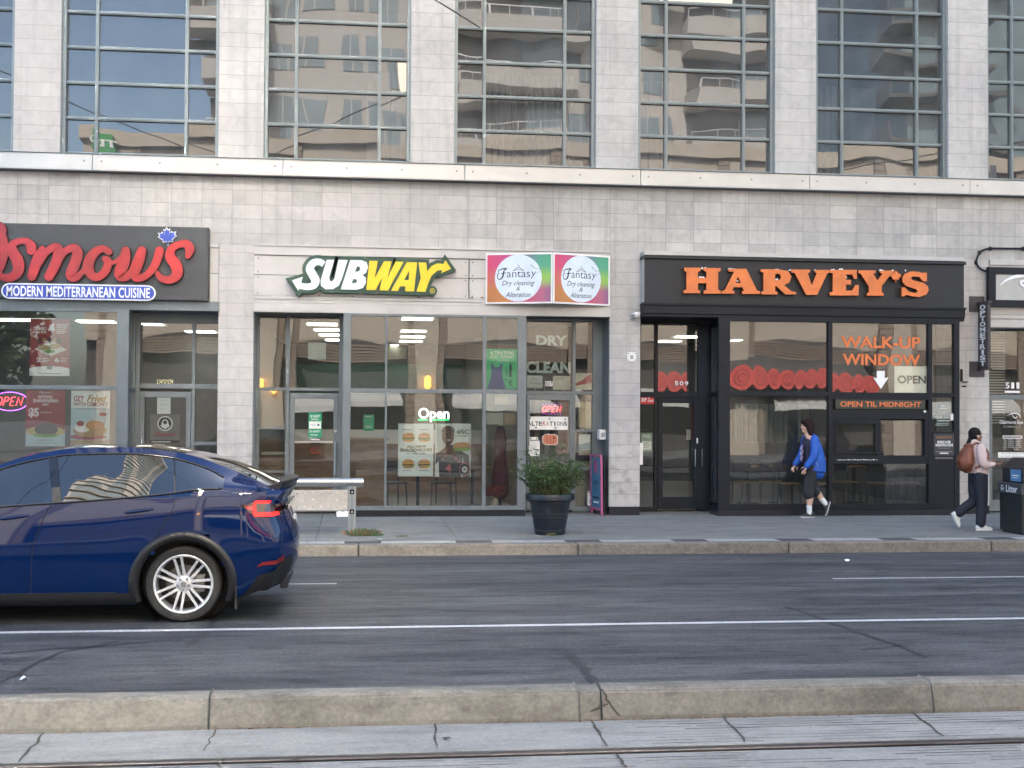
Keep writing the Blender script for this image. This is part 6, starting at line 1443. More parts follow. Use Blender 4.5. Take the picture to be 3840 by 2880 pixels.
# wheels
def wheel(ax_c, s):
    c = (CX + ax_c, CY + s * .80, .352)
    ty = MB(); prof = [(.262, -.10), (.30, -.115), (.335, -.112), (.350, -.085), (.3535, -.03), (.3535, .03), (.350, .085), (.335, .112), (.30, .115), (.262, .10)]
    ty.lathe(prof, c, 56, rubber, 'y', False)
    for k_ in (-.045, 0, .045): ty.lathe([(.3542, k_ - .004), (.3542, k_ + .004)], c, 56, black_ink, 'y', False)
    for rr in (.312, .326): ty.lathe([(rr, s * .1145), (rr + .003, s * .1165), (rr + .006, s * .1145)], c, 56, rubber, 'y', False)
    T_ = ty.build('tyre', rubber, root); smooth_by_angle(T_, 40)
    rm_ = MB(); fo = s * .098
    L_ = [(.272, fo + s * .012), (.268, fo + s * .016), (.252, fo + s * .012), (.245, fo - s * .01), (.240, fo - s * .14)]
    rm_.lathe(L_, c, 56, alloy, 'y', False)
    for i in range(7):
        a0 = rad(103 + i * 360 / 7)
        for dl in (-1, 1):
            pts = []
            for rr, off_, hw in ((.055, .020, .017), (.13, .026, .013), (.20, .030, .011), (.248, .034, .012)):
                for w_ in (-1, 1):
                    ang = a0 + dl * (off_ / rr * (1.0)) ; tx, tz = math.cos(ang), math.sin(ang); nx, nz = -math.sin(ang), math.cos(ang)
                    pts.append((c[0] + rr * tx + nx * hw * w_, c[2] + rr * tz + nz * hw * w_))
            fy = [c[1] + fo + s * (-.018 + .020 * (k_ // 2) / 3) for k_ in range(8)]
            fr_ = [(p[0], fy[k_], p[1]) for k_, p in enumerate(pts)]; bk_ = [(p[0], fy[k_] - s * .035, p[1]) for k_, p in enumerate(pts)]
            fs_ = []
            for k_ in range(3): b = 2 * k_; fs_ += [(b, b + 1, b + 3, b + 2), (8 + b, b + 8 + 2, 8 + b + 3, 8 + b + 1), (b, b + 2, b + 10, b + 8), (b + 1, b + 9, b + 11, b + 3)]
            rm_.add(fr_ + bk_, fs_, alloy)
    rm_.lathe([(.078, fo - s * .05), (.076, fo - s * .02), (.06, fo - s * .012), (.03, fo - s * .008), (.0, fo - s * .007)], c, 24, alloy, 'y', False)
    bm_obj = rm_.build('rim', alloy, root)
    bm = bmesh.new(); bm.from_mesh(bm_obj.data); bmesh.ops.recalc_face_normals(bm, faces=bm.faces); bm.to_mesh(bm_obj.data); bm.free(); smooth_by_angle(bm_obj, 30)
    b_ = bm_obj.modifiers.new('edge', 'BEVEL'); b_.width = .003; b_.segments = 2; b_.limit_method = 'ANGLE'; b_.angle_limit = rad(45)
    nt_ = MB()
    for i in range(5): a = rad(90 + 36 + i * 72); nt_.lathe([(.013, fo - s * .03), (.013, fo + s * .0), (.009, fo + s * .004), (0, fo + s * .004)], (c[0] + .052 * math.cos(a), c[1], c[2] + .052 * math.sin(a)), 10, steel, 'y')
    nt_.lathe([(.030, fo - s * .008), (.030, fo - s * .0), (.026, fo + s * .002), (0, fo + s * .002)], c, 18, steel, 'y'); nt_.build('wheel_nuts', steel, root).parent = bm_obj
    dk = MB(); dk.lathe([(.17, s * .02), (.17, s * .0), (0, s * .0)], c, 30, pm('brake_disc', (.16, .15, .14), .4, .8, var=.2), 'y', False); dk.box(c[0] + .10, c[0] + .18, c[1] - .03, c[1] + .05, c[2] - .08, c[2] + .08, pm('caliper', (.25, .25, .24), .5, .5)); dk.box(c[0] - .245, c[0] + .245, c[1] - s * .10 - .002, c[1] - s * .10 + .002, c[2] - .03, c[2] + .03, car_black)
    dk.lathe([(.25, -s * .10), (0, -s * .10)], c, 24, car_black, 'y', False); dk.build('brake_disc', None, root)
for ax_c in (0.0, -2.89):
    for s in (-1, 1): wheel(ax_c, s)
# ================================================================ people and what they carry
skin = pm('skin', (0.56, 0.35, 0.27), 0.55, var=.06, scale=14, trans=.08); skin_b = pm('skin_b', (0.22, 0.115, 0.075), 0.55, var=.06, scale=14, trans=.08)
hair_br = pm('hair_br', (0.020, 0.010, 0.010), 0.7, spec=.15, var=.5, scale=40, stretch=(1, 1, .12)); hair_bk = pm('hair_bk', (0.007, 0.006, 0.007), 0.6, spec=.2, var=.4, scale=40, stretch=(1, 1, .12))
jacket_m = pm('jacket_m', (0.011, 0.09, 0.44), 0.62, var=.16, scale=7, bump=.5, bscale=14); shirt_m = pm('shirt_m', (0.022, 0.020, 0.045), .8, var=.2, scale=20, bump=.3, bscale=18)
shorts_m = pm('shorts_m', (0.020, 0.021, 0.025), .8, var=.2, scale=14, bump=.5, bscale=14); sock_m = pm('sock_m', (.72, .76, .78), .85, var=.06); shoe_bk = pm('shoe_bk', (.022, .022, .025), .6, var=.2); sole_gr = pm('sole_gr', (.42, .42, .42), .7, var=.1)
hoodie_m = pm('hoodie_m', (.56, .44, .425), .85, var=.06, scale=6, bump=.5, bscale=13); trousers_m = pm('trousers_m', (.010, .014, .028), .8, var=.2, scale=9, bump=.5, bscale=12); pack_m = pm('pack_m', (.16, .050, .024), .5, var=.35, scale=9, bump=.5, bscale=11); shoe_wh = pm('shoe_wh', (.62, .64, .64), .5, var=.1, scale=20); eye_w = pm('eye_w', (.6, .6, .6), .3, var=0); lip_m = pm('lip_m', (.35, .12, .11), .5, var=0)
piping = pm('piping', (.45, .55, .72), .5, var=0)
def blob(mb, c, r, rot=None, n=14, k=10):
    """ellipsoid with radii r, turned by a matrix"""
    vs = []; 
    for i in range(k + 1):
        t = math.pi * i / k
        for j in range(n):
            p = 2 * math.pi * j / n; v = Vector((r[0] * math.sin(t) * math.cos(p), r[1] * math.sin(t) * math.sin(p), r[2] * math.cos(t)))
            if rot: v = rot @ v
            vs.append(Vector(c) + v)
    mb.add(vs, [(i * n + j, (i + 1) * n + j, (i + 1) * n + (j + 1) % n, i * n + (j + 1) % n) for i in range(k) for j in range(n)])
def limb(mb, pts, n=14):
    """tapering limb through points (x, y, z, radius across, radius along-walk) with rounded ends"""
    P = catmull([tuple(p) for p in pts], 5); vs = []
    ring = []
    for i, p in enumerate(P):
        a = Vector(P[max(0, i - 1)][:3]); b = Vector(P[min(len(P) - 1, i + 1)][:3]); d = (b - a).normalized()
        ex = Vector((1, 0, 0)); ex = (ex - d * ex.dot(d)); 
        if ex.length < .3: ex = Vector((0, 0, 1)) - d * d.z
        ex.normalize(); ey = d.cross(ex).normalized()
        ra = p[3]; rb = p[4] if len(p) > 4 else p[3]
        for j in range(n): t = 2 * math.pi * j / n; vs.append(Vector(p[:3]) + ex * (rb * math.cos(t)) + ey * (ra * math.sin(t)))
    m_ = len(P)
    mb.add(vs, [(i * n + j, i * n + (j + 1) % n, (i + 1) * n + (j + 1) % n, (i + 1) * n + j) for i in range(m_ - 1) for j in range(n)] + [tuple(range(n))[::-1], tuple(range((m_ - 1) * n, m_ * n))])
    for p in (P[0], P[-1]): blob(mb, p[:3], (min(p[3], p[4] if len(p) > 4 else p[3]) * .98,) * 3, None, 10, 8)
def merge(mb, name, mat, parent, voxel=.012, it=4, fac=.5):
    """fuse overlapping pieces into one smooth continuous skin"""
    o = mb.build(name, mat, None)
    r = o.modifiers.new('fuse', 'REMESH'); r.mode = 'VOXEL'; r.voxel_size = voxel; r.use_smooth_shade = True
    s_ = o.modifiers.new('soften', 'SMOOTH'); s_.iterations = it; s_.factor = fac
    dg = bpy.context.evaluated_depsgraph_get(); dg.update()
    me = bpy.data.meshes.new_from_object(o.evaluated_get(dg)); old = o.data; o.modifiers.clear(); o.data = me; me.name = name; bpy.data.meshes.remove(old)
    off = Vector(parent.location) if parent else Vector((0, 0, 0))
    me.transform(Matrix.Translation(-off)); me.materials.clear(); me.materials.append(mat)
    me.polygons.foreach_set('use_smooth', [True] * len(me.polygons)); o.parent = parent; return o
def head(mb, c, f, h=.225):
    """head facing f (unit x direction), c = centre of the skull; nose, jaw, ears, lips"""
    blob(mb, (c[0] - f * .008, c[1], c[2] + .018), (.094, .073, .098)); blob(mb, (c[0] + f * .022, c[1], c[2] - .045), (.066, .058, .075)); blob(mb, (c[0] + f * .052, c[1], c[2] - .100), (.030, .030, .022))
    blob(mb, (c[0] + f * .082, c[1], c[2] + .022), (.018, .040, .016)); blob(mb, (c[0] + f * .098, c[1], c[2] - .024), (.020, .014, .014)); blob(mb, (c[0] + f * .090, c[1], c[2] - .002), (.012, .009, .030)); blob(mb, (c[0] + f * .079, c[1], c[2] - .066), (.014, .026, .009)); blob(mb, (c[0] + f * .075, c[1], c[2] - .080), (.013, .022, .008))
    for s in (-1, 1): blob(mb, (c[0] - f * .008, c[1] + s * .073, c[2] - .012), (.020, .010, .032)); blob(mb, (c[0] + f * .058, c[1] + s * .040, c[2] - .030), (.026, .022, .026))
def face_bits(c, f, parent):
    for s in (-1, 1):
        m = MB(); m.use(eye_w); blob(m, (c[0] + f * .078, c[1] + s * .030, c[2] + .006), (.010, .013, .009)); m.use(black_ink); blob(m, (c[0] + f * .084, c[1] + s * .030, c[2] + .005), (.006, .006, .007)); m.build('eye', None, parent, smooth=True)
        m = MB(); m.tube([(c[0] + f * .090, c[1] + s * .016, c[2] + .028), (c[0] + f * .088, c[1] + s * .034, c[2] + .033), (c[0] + f * .074, c[1] + s * .050, c[2] + .027)], .004, 6, hair_bk); m.build('eyebrow', hair_bk, parent, smooth=True)
    m = MB(); m.tube([(c[0] + f * .083, c[1] - .022, c[2] - .073), (c[0] + f * .090, c[1], c[2] - .072), (c[0] + f * .083, c[1] + .022, c[2] - .073)], .004, 6, lip_m); m.build('mouth', lip_m, parent, smooth=True)
def hand(mb, w, d, pl, curl=.6, sc=1.0):
    """hand at the wrist w pointing along d; pl = palm-side direction; four fingers and a thumb, gently curled"""
    d = Vector(d).normalized(); pl = Vector(pl); pl = (pl - d * pl.dot(d)).normalized(); sd = d.cross(pl).normalized()
    w = Vector(w)
    limb(mb, [(*(w - d * .02), .024 * sc, .020 * sc), (*(w + d * .035 * sc), .036 * sc, .016 * sc), (*(w + d * .085 * sc), .040 * sc, .015 * sc)], 10)
    for i, (o_, ln) in enumerate(((-.030, .062), (-.010, .074), (.010, .070), (.029, .055))):
        b = w + d * .085 * sc + sd * o_ * sc; a = b; dd = d.copy(); pts = [(*b, .0095 * sc, .0095 * sc)]
        for q in range(3): 
            ang = curl * (.5 + .3 * q); dd = (dd * math.cos(ang) + pl * math.sin(ang)).normalized(); a = a + dd * ln * sc * (.42, .32, .26)[q]; pts.append((*a, (.0090, .0082, .0070)[q] * sc, (.0090, .0082, .0070)[q] * sc))
        limb(mb, pts, 8)
    b = w + d * .025 * sc - sd * .034 * sc; limb(mb, [(*b, .012 * sc, .012 * sc), (*(b + (d * .6 - sd * .6 + pl * .4).normalized() * .035 * sc), .0105 * sc, .0105 * sc), (*(b + (d * .75 - sd * .45 + pl * .6).normalized() * .066 * sc), .0085 * sc, .0085 * sc)], 8)
def shoe(name, toe, heel, side_y, mat, sole, parent, top=.09, lift=None, up=(0, 0, 1)):
    """shoe from heel point to toe point (on the sole), up = direction out of the sole"""
    t_, h_ = Vector(toe), Vector(heel); d = t_ - h_; L_ = d.length; d.normalize(); u = Vector(up); u = (u - d * u.dot(d)).normalized(); s_ = d.cross(u)
    P = lambda a, b, c: h_ + d * (a * L_) + s_ * b + u * c
    m = MB(); limb(m, [(*P(.10, 0, .045), .036, .036), (*P(.35, 0, .045), .038, .038), (*P(.68, 0, .036), .044, .030), (*P(.88, 0, .030), .038, .026)], 14); blob(m, P(.20, 0, .075), (.045, .038, .040)); blob(m, P(.45, 0, .060), (.05, .036, .034))
    o = merge(m, name, mat, parent, .008, 3)
    m = MB(); out = []
    for a, b in ((0, .022), (.05, .033), (.3, .034), (.55, .042), (.75, .046), (.92, .036), (1.0, .016)): out.append((a, b))
    ring = [P(a, b, 0) for a, b in out] + [P(a, -b, 0) for a, b in out[::-1]]; n = len(ring); ring2 = [p + u * (.024 if i not in (6, 7) else .034) for i, p in enumerate(ring)]
    m.add(ring + ring2, [tuple(range(n))[::-1], tuple(range(n, 2 * n))] + [(i, (i + 1) % n, n + (i + 1) % n, n + i) for i in range(n)], sole)
    q = m.build('sole', sole, parent, bevel=.006); q.parent = o; return o
def local(mb_pts, O): return mb_pts

# ---- woman in the blue jacket, walking left
px0, py0 = 7.86, -.62; G = WALK
t = thing('person', 'person with brown bob hair in open blue jacket, dark shorts and white socks walking left', 'person', (px0, py0, G)); PA = t
def Q(x, y, z): return (px0 + x, py0 + y, G + z)
f = -1
lf = [Q(.03, -.085, .88), Q(-.04, -.09, .49), Q(-.02, -.09, .085)]; rt = [Q(.05, .085, .88), Q(.10, .09, .50), Q(.335, .09, .235)]
H = Q(-.035, 0, 1.59)
m = MB()
for hp, kn, an in (lf, rt):
    hp, kn, an = map(Vector, (hp, kn, an)); md = (kn + an) / 2
    limb(m, [(*hp, .098, .105), (*((hp + kn) / 2), .082, .085), (*kn, .060, .062), (*(kn + (an - kn) * .35 + Vector((.018, 0, 0))), .058, .062), (*(kn + (an - kn) * .75), .042, .044), (*an, .036, .040)])
limb(m, [Q(.045, 0, .90) + (.160, .115), Q(.03, 0, 1.08) + (.150, .115), Q(.01, 0, 1.28) + (.165, .115), Q(-.01, 0, 1.40) + (.12, .07), Q(-.02, 0, 1.46) + (.055, .055), Q(-.028, 0, 1.52) + (.050, .052)])
head(m, H, f)
aw_ = [Q(.035, -.17, 1.36), Q(.0, -.235, 1.09), Q(-.12, -.21, .89)]; ar_ = [Q(.0, .17, 1.36), Q(-.06, .21, 1.09), Q(-.18, .18, .915)]
for sh, el, wr in (aw_, ar_):
    limb(m, [sh + (.050, .052), el + (.040, .042), wr + (.026, .028)], 12)
hand(m, aw_[2], (-.42, .0, -.9), (.2, 1, .1), .55); hand(m, ar_[2], (-.5, -.05, -.85), (.2, -1, 0), .6)
merge(m, 'body', skin, t, .0085, 3); face_bits(H, f, t)
m = MB(); limb(m, [Q(.04, 0, .93) + (.172, .128), Q(.025, 0, 1.08) + (.165, .130), Q(.0, 0, 1.27) + (.175, .128), Q(-.01, 0, 1.385) + (.12, .080)]); merge(m, 'shirt', shirt_m, t, .012, 5)
m = MB(); pr_c = (pm('print_pink', (.42, .24, .38), .7, var=.2, scale=30), pm('print_white', (.55, .52, .58), .7, var=.15, scale=30))
m.xf = lambda a, b, c: Q(-.108 - .010 * math.sin((b - 1.0) * 6) + .42 * (a + .02) ** 2 * 4 * .4 - c - .02, -.045 + a, b)
for i, (a, b, w_, h_) in enumerate(((-.05, 1.25, .055, .04), (-.01, 1.20, .05, .05), (-.06, 1.15, .045, .05), (.0, 1.12, .055, .045), (-.05, 1.05, .04, .05), (.01, 1.04, .035, .04), (-.02, 1.0, .03, .03))): m.poly([(a + w_ * .7 * math.cos(rad(q)) * random.uniform(.6, 1), b + h_ * .7 * math.sin(rad(q)) * random.uniform(.6, 1)) for q in range(0, 360, 40)], .004 + i * .0006, 0, pr_c[i % 2])
# jacket: open shell hanging from the shoulders, back fuller than the front
m = MB()
limb(m, [Q(.095, 0, .805) + (.225, .195), Q(.105, 0, .93) + (.22, .190), Q(.085, 0, 1.12) + (.205, .172), Q(.052, 0, 1.28) + (.19, .140), Q(.015, 0, 1.385) + (.125, .085), Q(.01, 0, 1.42) + (.085, .07)], 18)
for (sh, el, wr), dz in ((aw_, 0), (ar_, 0)):
    limb(m, [(sh[0] + .01, sh[1], sh[2] + .005, .075, .078), (el[0] + .012, el[1], el[2], .070, .075), (wr[0] + .004, wr[1], wr[2] + .010, .052, .055)], 14)
limb(m, [Q(.06, 0, 1.42) + (.11, .05), Q(.05, 0, 1.46) + (.09, .04)], 12)
J = merge(m, 'jacket', jacket_m, t, .011, 5)
# cut the front open so the shirt shows
bm = bmesh.new(); bm.from_mesh(J.data)
kill = [fc for fc in bm.faces if (lambda c: c.x < -.055 - .05 * (1.3 - c.z) * 0 and abs(c.y) < .135 and c.z > .80 and not (c.y < -.155))(fc.calc_center_median()) and fc.calc_center_median().x > -.2 and abs(fc.calc_center_median().y) < .12 + .03 * 0]
bmesh.ops.delete(bm, geom=kill, context='FACES')
kill = [fc for fc in bm.faces if fc.calc_center_median().z < .79 and fc.normal.z < -.6 and abs(fc.calc_center_median().y) < .19 and fc.calc_center_median().x > -.1]
bmesh.ops.delete(bm, geom=kill, context='FACES'); bm.to_mesh(J.data); bm.free()
so_ = J.modifiers.new('cloth', 'SOLIDIFY'); so_.thickness = .008; so_.offset = -1
k_ = MB(); k_.tube([Q(.09, -.190, 1.20), Q(.115, -.205, 1.05), Q(.17, -.17, .86)], .004, 6, piping); k_.tube([Q(.055, -.200, 1.02), Q(.075, -.214, .93), Q(.085, -.216, .84)], .004, 6, piping); k_.build('piping', piping, t)
m2 = MB()
for hp, kn, an in (lf, rt):
    hp, kn, an = Vector(hp), Vector(kn), Vector(an); limb(m2, [(*(hp + Vector((0, 0, .02))), .118, .125), (*((hp + kn) / 2), .108, .112), (*kn, .096, .102), (*(kn + (an - kn) * .22), .094, .100)])
limb(m2, [Q(.045, 0, .82) + (.16, .135), Q(.045, 0, .96) + (.168, .128)]); merge(m2, 'shorts', shorts_m, t, .012, 5)
m.__init__(); m.xf = None
pp = MB(); pp.xf = lambda a, b, c: Q(-.118 - .03 * math.cos(a * 9) - c, a, b)
for i, (a, b, w_, h_) in enumerate(((-.07, 1.24, .05, .04), (-.03, 1.20, .05, .045), (-.08, 1.15, .045, .05), (-.02, 1.11, .05, .045), (-.07, 1.05, .04, .05), (-.01, 1.03, .035, .04), (-.05, .99, .03, .03))): pp.poly([(a + w_ * 1.0 * math.cos(rad(q)) * random.uniform(.6, 1), b + h_ * 1.0 * math.sin(rad(q)) * random.uniform(.6, 1)) for q in range(0, 360, 40)], .002 + i * .0006, 0, pr_c[i % 2])
pp.build('shirt_print', None, t)
# hair: bob falling to the shoulders
m = MB(); c = H
blob(m, (c[0] + .020, c[1], c[2] + .034), (.112, .096, .100)); limb(m, [(c[0] + .050, c[1], c[2] + .03, .092, .085), (c[0] + .064, c[1], c[2] - .08, .094, .070), (c[0] + .082, c[1], c[2] - .18, .088, .050), (c[0] + .098, c[1], c[2] - .245, .078, .028)])
for s in (-1, 1): limb(m, [(c[0] + .005, c[1] + s * .070, c[2] + .04, .030, .055), (c[0] + .020, c[1] + s * .082, c[2] - .06, .026, .050), (c[0] + .045, c[1] + s * .080, c[2] - .155, .020, .035)])
limb(m, [(c[0] - .070, c[1] - .05, c[2] + .075, .025, .025), (c[0] - .082, c[1], c[2] + .082, .025, .025), (c[0] - .070, c[1] + .05, c[2] + .075, .025, .025)])
merge(m, 'hair', hair_br, t, .009, 3)
for an, nm in ((lf[2], 0), (rt[2], 1)):
    m = MB(); kn = Vector((lf, rt)[nm][1]); an = Vector(an); up_ = (kn - an).normalized(); limb(m, [(*(an - up_ * .015), .041, .046), (*(an + up_ * .06), .042, .046), (*(an + up_ * .125), .047, .051)]); merge(m, 'sock', sock_m, t, .008, 3)
shoe('shoe', Q(-.195, -.09, .0), Q(.075, -.09, .0), 0, shoe_bk, sole_gr, t)
shoe('shoe', Q(.345, .09, .015), Q(.425, .09, .265), 0, shoe_bk, sole_gr, t, up=(-1, 0, .3))

# ---- person with the brown backpack, walking right
px0, py0 = 9.70, -3.15
t = thing('person', 'person with black ponytail in pale pink hoodie, navy trousers and white trainers walking right', 'person', (px0, py0, G)); f = 1
lf = [Q(.0, .08, .84), Q(-.03, .08, .46), Q(-.30, .08, .245)]; rt = [Q(.0, -.08, .84), Q(.025, -.085, .46), Q(.0, -.085, .085)]
H = Q(-.035, 0, 1.485)
m = MB()
for hp, kn, an in (lf, rt): hp, kn, an = map(Vector, (hp, kn, an)); limb(m, [(*hp, .09, .095), (*kn, .055, .058), (*(kn + (an - kn) * .4), .052, .055), (*an, .034, .037)])
limb(m, [Q(.0, 0, .88) + (.15, .11), Q(.0, 0, 1.05) + (.14, .11), Q(-.02, 0, 1.22) + (.155, .11), Q(-.03, 0, 1.33) + (.11, .07), Q(-.035, 0, 1.38) + (.05, .05), Q(-.03, 0, 1.42) + (.048, .05)])
head(m, H, f)
ra = [Q(-.03, -.165, 1.29), Q(-.01, -.215, 1.04), Q(.20, -.17, 1.035)]; la = [Q(-.02, .165, 1.29), Q(.0, .21, 1.05), Q(.20, .12, 1.06)]
for sh, el, wr in (ra, la): limb(m, [sh + (.047, .05), el + (.038, .04), wr + (.025, .027)], 12)
hand(m, ra[2], (.9, .15, .05), (0, .6, .8), .7); hand(m, la[2], (.9, -.2, .0), (0, -.6, .8), .7)
merge(m, 'body', skin_b, t, .0085, 3); face_bits(H, f, t)
m = MB(); limb(m, [Q(.0, 0, .86) + (.165, .128), Q(.015, 0, .93) + (.178, .145), Q(.01, 0, 1.08) + (.170, .142), Q(-.015, 0, 1.22) + (.175, .130), Q(-.03, 0, 1.31) + (.125, .085), Q(-.035, 0, 1.36) + (.078, .068)], 18)
for sh, el, wr in (ra, la): limb(m, [(*sh[:3], .070, .074), (*el[:3], .062, .066), (wr[0] - .03, wr[1], wr[2], .040, .044)], 14)
limb(m, [Q(-.11, 0, 1.30) + (.10, .045), Q(-.10, 0, 1.38) + (.085, .04), Q(-.06, 0, 1.40) + (.08, .05)], 12)
merge(m, 'hoodie', hoodie_m, t, .011, 5)
m = MB()
for hp, kn, an in (lf, rt): hp, kn, an = map(Vector, (hp, kn, an)); limb(m, [(*(hp + Vector((0, 0, .03))), .104, .118), (*((hp + kn) / 2), .096, .104), (*kn, .082, .088), (*((kn + an) / 2), .076, .082), (*(an + (kn - an) * .05), .072, .078)])
limb(m, [Q(.0, 0, .80) + (.150, .125), Q(.0, 0, .90) + (.155, .122)]); merge(m, 'trousers', trousers_m, t, .012, 5)
m = MB(); c = H; blob(m, (c[0] - .020, c[1], c[2] + .036), (.100, .086, .090)); blob(m, (c[0] - .045, c[1], c[2] - .01), (.072, .080, .085)); limb(m, [(c[0] - .07, c[1], c[2] - .03, .045, .042), (c[0] - .115, c[1] - .01, c[2] - .10, .035, .034), (c[0] - .155, c[1] - .02, c[2] - .175, .028, .026), (c[0] - .17, c[1] - .02, c[2] - .25, .016, .016)]); merge(m, 'hair', hair_bk, t, .009, 3)
m = MB(); blob(m, (c[0] + .004, c[1] - .083, c[2] - .018), (.012, .009, .014)); m.build('earbud', white_paint, t, smooth=True)
shoe('shoe', Q(.19, -.085, 0), Q(-.075, -.085, 0), 0, shoe_wh, white_paint, t)
shoe('shoe', Q(-.285, .08, .03), Q(-.40, .08, .255), 0, shoe_wh, white_paint, t, up=(1, 0, .35))
# backpack
bt = thing('backpack', 'soft brown leather backpack on the back of the person in the pink hoodie', 'backpack', (px0 - .22, py0 - .02, G + .95))
m = MB(); limb(m, [Q(-.20, -.03, .97) + (.130, .085), Q(-.225, -.03, 1.02) + (.165, .125), Q(-.215, -.03, 1.13) + (.155, .120), Q(-.185, -.03, 1.25) + (.115, .085), Q(-.165, -.03, 1.32) + (.055, .05)], 16); blob(m, Q(-.30, -.05, 1.07), (.05, .10, .10)); merge(m, 'bag', pack_m, bt, .011, 4)
m = MB(); 
for s in (-1, 1): m.tube(catmull([Q(-.17, s * .07 - .02, 1.31), Q(-.06, s * .115, 1.365), Q(.075, s * .125, 1.27), Q(.10, s * .15, 1.15), Q(.0, s * .178, 1.04), Q(-.13, s * .15, .98)], 5), .014, 8, pack_m)
m.build('strap', pack_m, bt, smooth=True)
m = MB(); m.tube([Q(-.21, -.10, 1.31), Q(-.235, -.03, 1.335), Q(-.21, .04, 1.31)], .010, 8, pack_m); m.tube(catmull([Q(-.345, -.13, .99), Q(-.352, -.06, 1.06), Q(-.345, .06, 1.02)], 4), .006, 6, hair_br); m.build('handle', pack_m, bt, smooth=True)
# ================================================================ things on the pavement
pot_m = pm('pot_m', (.012, .018, .026), .38, var=.25, scale=5); soil = pm('soil', (.05, .035, .022), .95, var=.4, scale=30)
green_a = pm('green_a', (.065, .125, .052), .7, var=.45, scale=7); green_b = pm('green_b', (.12, .19, .07), .7, var=.4, scale=7); dry_fl = pm('dry_fl', (.24, .12, .06), .8, var=.4, scale=30); twig = pm('twig', (.10, .09, .04), .8, var=.3)
pc = (2.868, -3.45); s_ = .98
t = thing('flower_pot', 'big ribbed dark planter with bushy green plant at the kerb before the dry cleaner', 'planter', (pc[0], pc[1], WALK))
prof = [(.0, 0), (.215, 0), (.225, .015), (.228, .05), (.236, .055), (.236, .07), (.232, .075), (.262, .25), (.272, .255), (.272, .268), (.266, .273), (.270, .30), (.280, .305), (.280, .318), (.274, .322), (.30, .475), (.318, .48), (.318, .495), (.345, .50), (.365, .515), (.368, .585), (.362, .60), (.345, .602), (.335, .585), (.33, .52), (.0, .52)]
m = MB(); m.lathe([(r_, h_) for r_, h_ in prof], (pc[0], pc[1], WALK), 48, pot_m); o = m.build('pot', pot_m, t); smooth_by_angle(o, 30)
m = MB(); m.lathe([(.332, .54), (.2, .575), (0, .585)], (pc[0], pc[1], WALK), 20, soil); m.build('soil', soil, t)
def leaf_(m, p, d, ln, wd, mat, droop=.3):
    d = Vector(d).normalized(); sd = d.cross(Vector((random.uniform(-.3, .3), random.uniform(-.3, .3), 1))).normalized(); nn = sd.cross(d)
    p = Vector(p); a = p + d * ln * .5 + nn * ln * .08; b = p + d * ln - Vector((0, 0, droop * ln))
    m.add([p, a + sd * wd, b, a - sd * wd], [(0, 1, 2), (0, 2, 3)], mat)
m = MB(); st = MB()
for i in range(175):
    a = random.random() * 6.283; r0 = random.random() ** .6 * .26; base = Vector((pc[0] + math.cos(a) * r0, pc[1] + math.sin(a) * r0, WALK + .56))
    lean = random.uniform(.05, .80); hh = random.uniform(.18, .58) * (1.15 - lean * .55) * (1.32 if i % 11 == 0 else 1); tip = base + Vector((math.cos(a) * lean * hh * 1.35, math.sin(a) * lean * hh * 1.35, hh))
    mid = (base + tip) / 2 + Vector((0, 0, .05)); P = catmull([tuple(base), tuple(mid), tuple(tip)], 4)
    st.tube(P, [.004] * (len(P) - 1) + [.0015], 4, twig, False)
    for k_ in range(17):
        q = P[min(len(P) - 1, 1 + int(random.random() * len(P)))]; an = random.random() * 6.283
        for w_ in range(2): leaf_(m, Vector(q) + Vector((random.uniform(-.02, .02), random.uniform(-.02, .02), random.uniform(-.02, .02))), (math.cos(an + w_ * 2.4), math.sin(an + w_ * 2.4), random.uniform(-.2, .7)), random.uniform(.022, .075) * (1.35 if i % 5 == 0 else 1), random.uniform(.005, .015), green_a if random.random() < .62 else green_b)
m.build('foliage', green_a, t); st.build('stem', twig, t)
m = MB()
for i in range(420):
    a = rad(random.uniform(200, 345)); r_ = random.uniform(.12, .33); p = Vector((pc[0] + math.cos(a) * r_ * .9, pc[1] + math.sin(a) * r_, WALK + .60 + random.uniform(0, .12))); leaf_(m, p, (random.uniform(-1, 1), random.uniform(-1, .2), random.uniform(-.2, 1)), random.uniform(.015, .035), .006, dry_fl)
m.build('dried_flowers', dry_fl, t)
def tuft(x, y, n, ln, label, spread=.10, z=WALK):
    m = MB()
    for i in range(n):
        a = random.random() * 6.283; r_ = random.random() * spread; p = Vector((x + math.cos(a) * r_ * 1.5, y + math.sin(a) * r_ * .5, z - .003)); d = Vector((random.uniform(-.9, .9), random.uniform(-.5, .5), random.uniform(.5, 1.4))).normalized(); l_ = ln * random.uniform(.4, 1)
        s = d.cross(Vector((0, 1, 0))).normalized() * .003; m.add([p - s, p + s, p + d * l_ * .6 + s * .7 + Vector((0, 0, -.01)), p + d * l_ - Vector((0, 0, l_ * .35))], [(0, 1, 2), (0, 2, 3)], green_a if random.random() < .7 else dry_fl)
    o = m.build('weed_tuft', None); tag(o, label, 'weed')
p = gz(782, 1158, WALK); tuft(p.x, p.y, 420, .21, 'shaggy grass tuft growing at the foot of the steel barrier post', .13)
p = gz(868, 1159, WALK); tuft(p.x, p.y, 110, .06, 'tiny weed in the pavement joint between the barrier and the planter', .07)
p = gz(1190, 1157, WALK); tuft(p.x, p.y - .02, 140, .10, 'small yellowing weed at the foot of the big planter', .05)
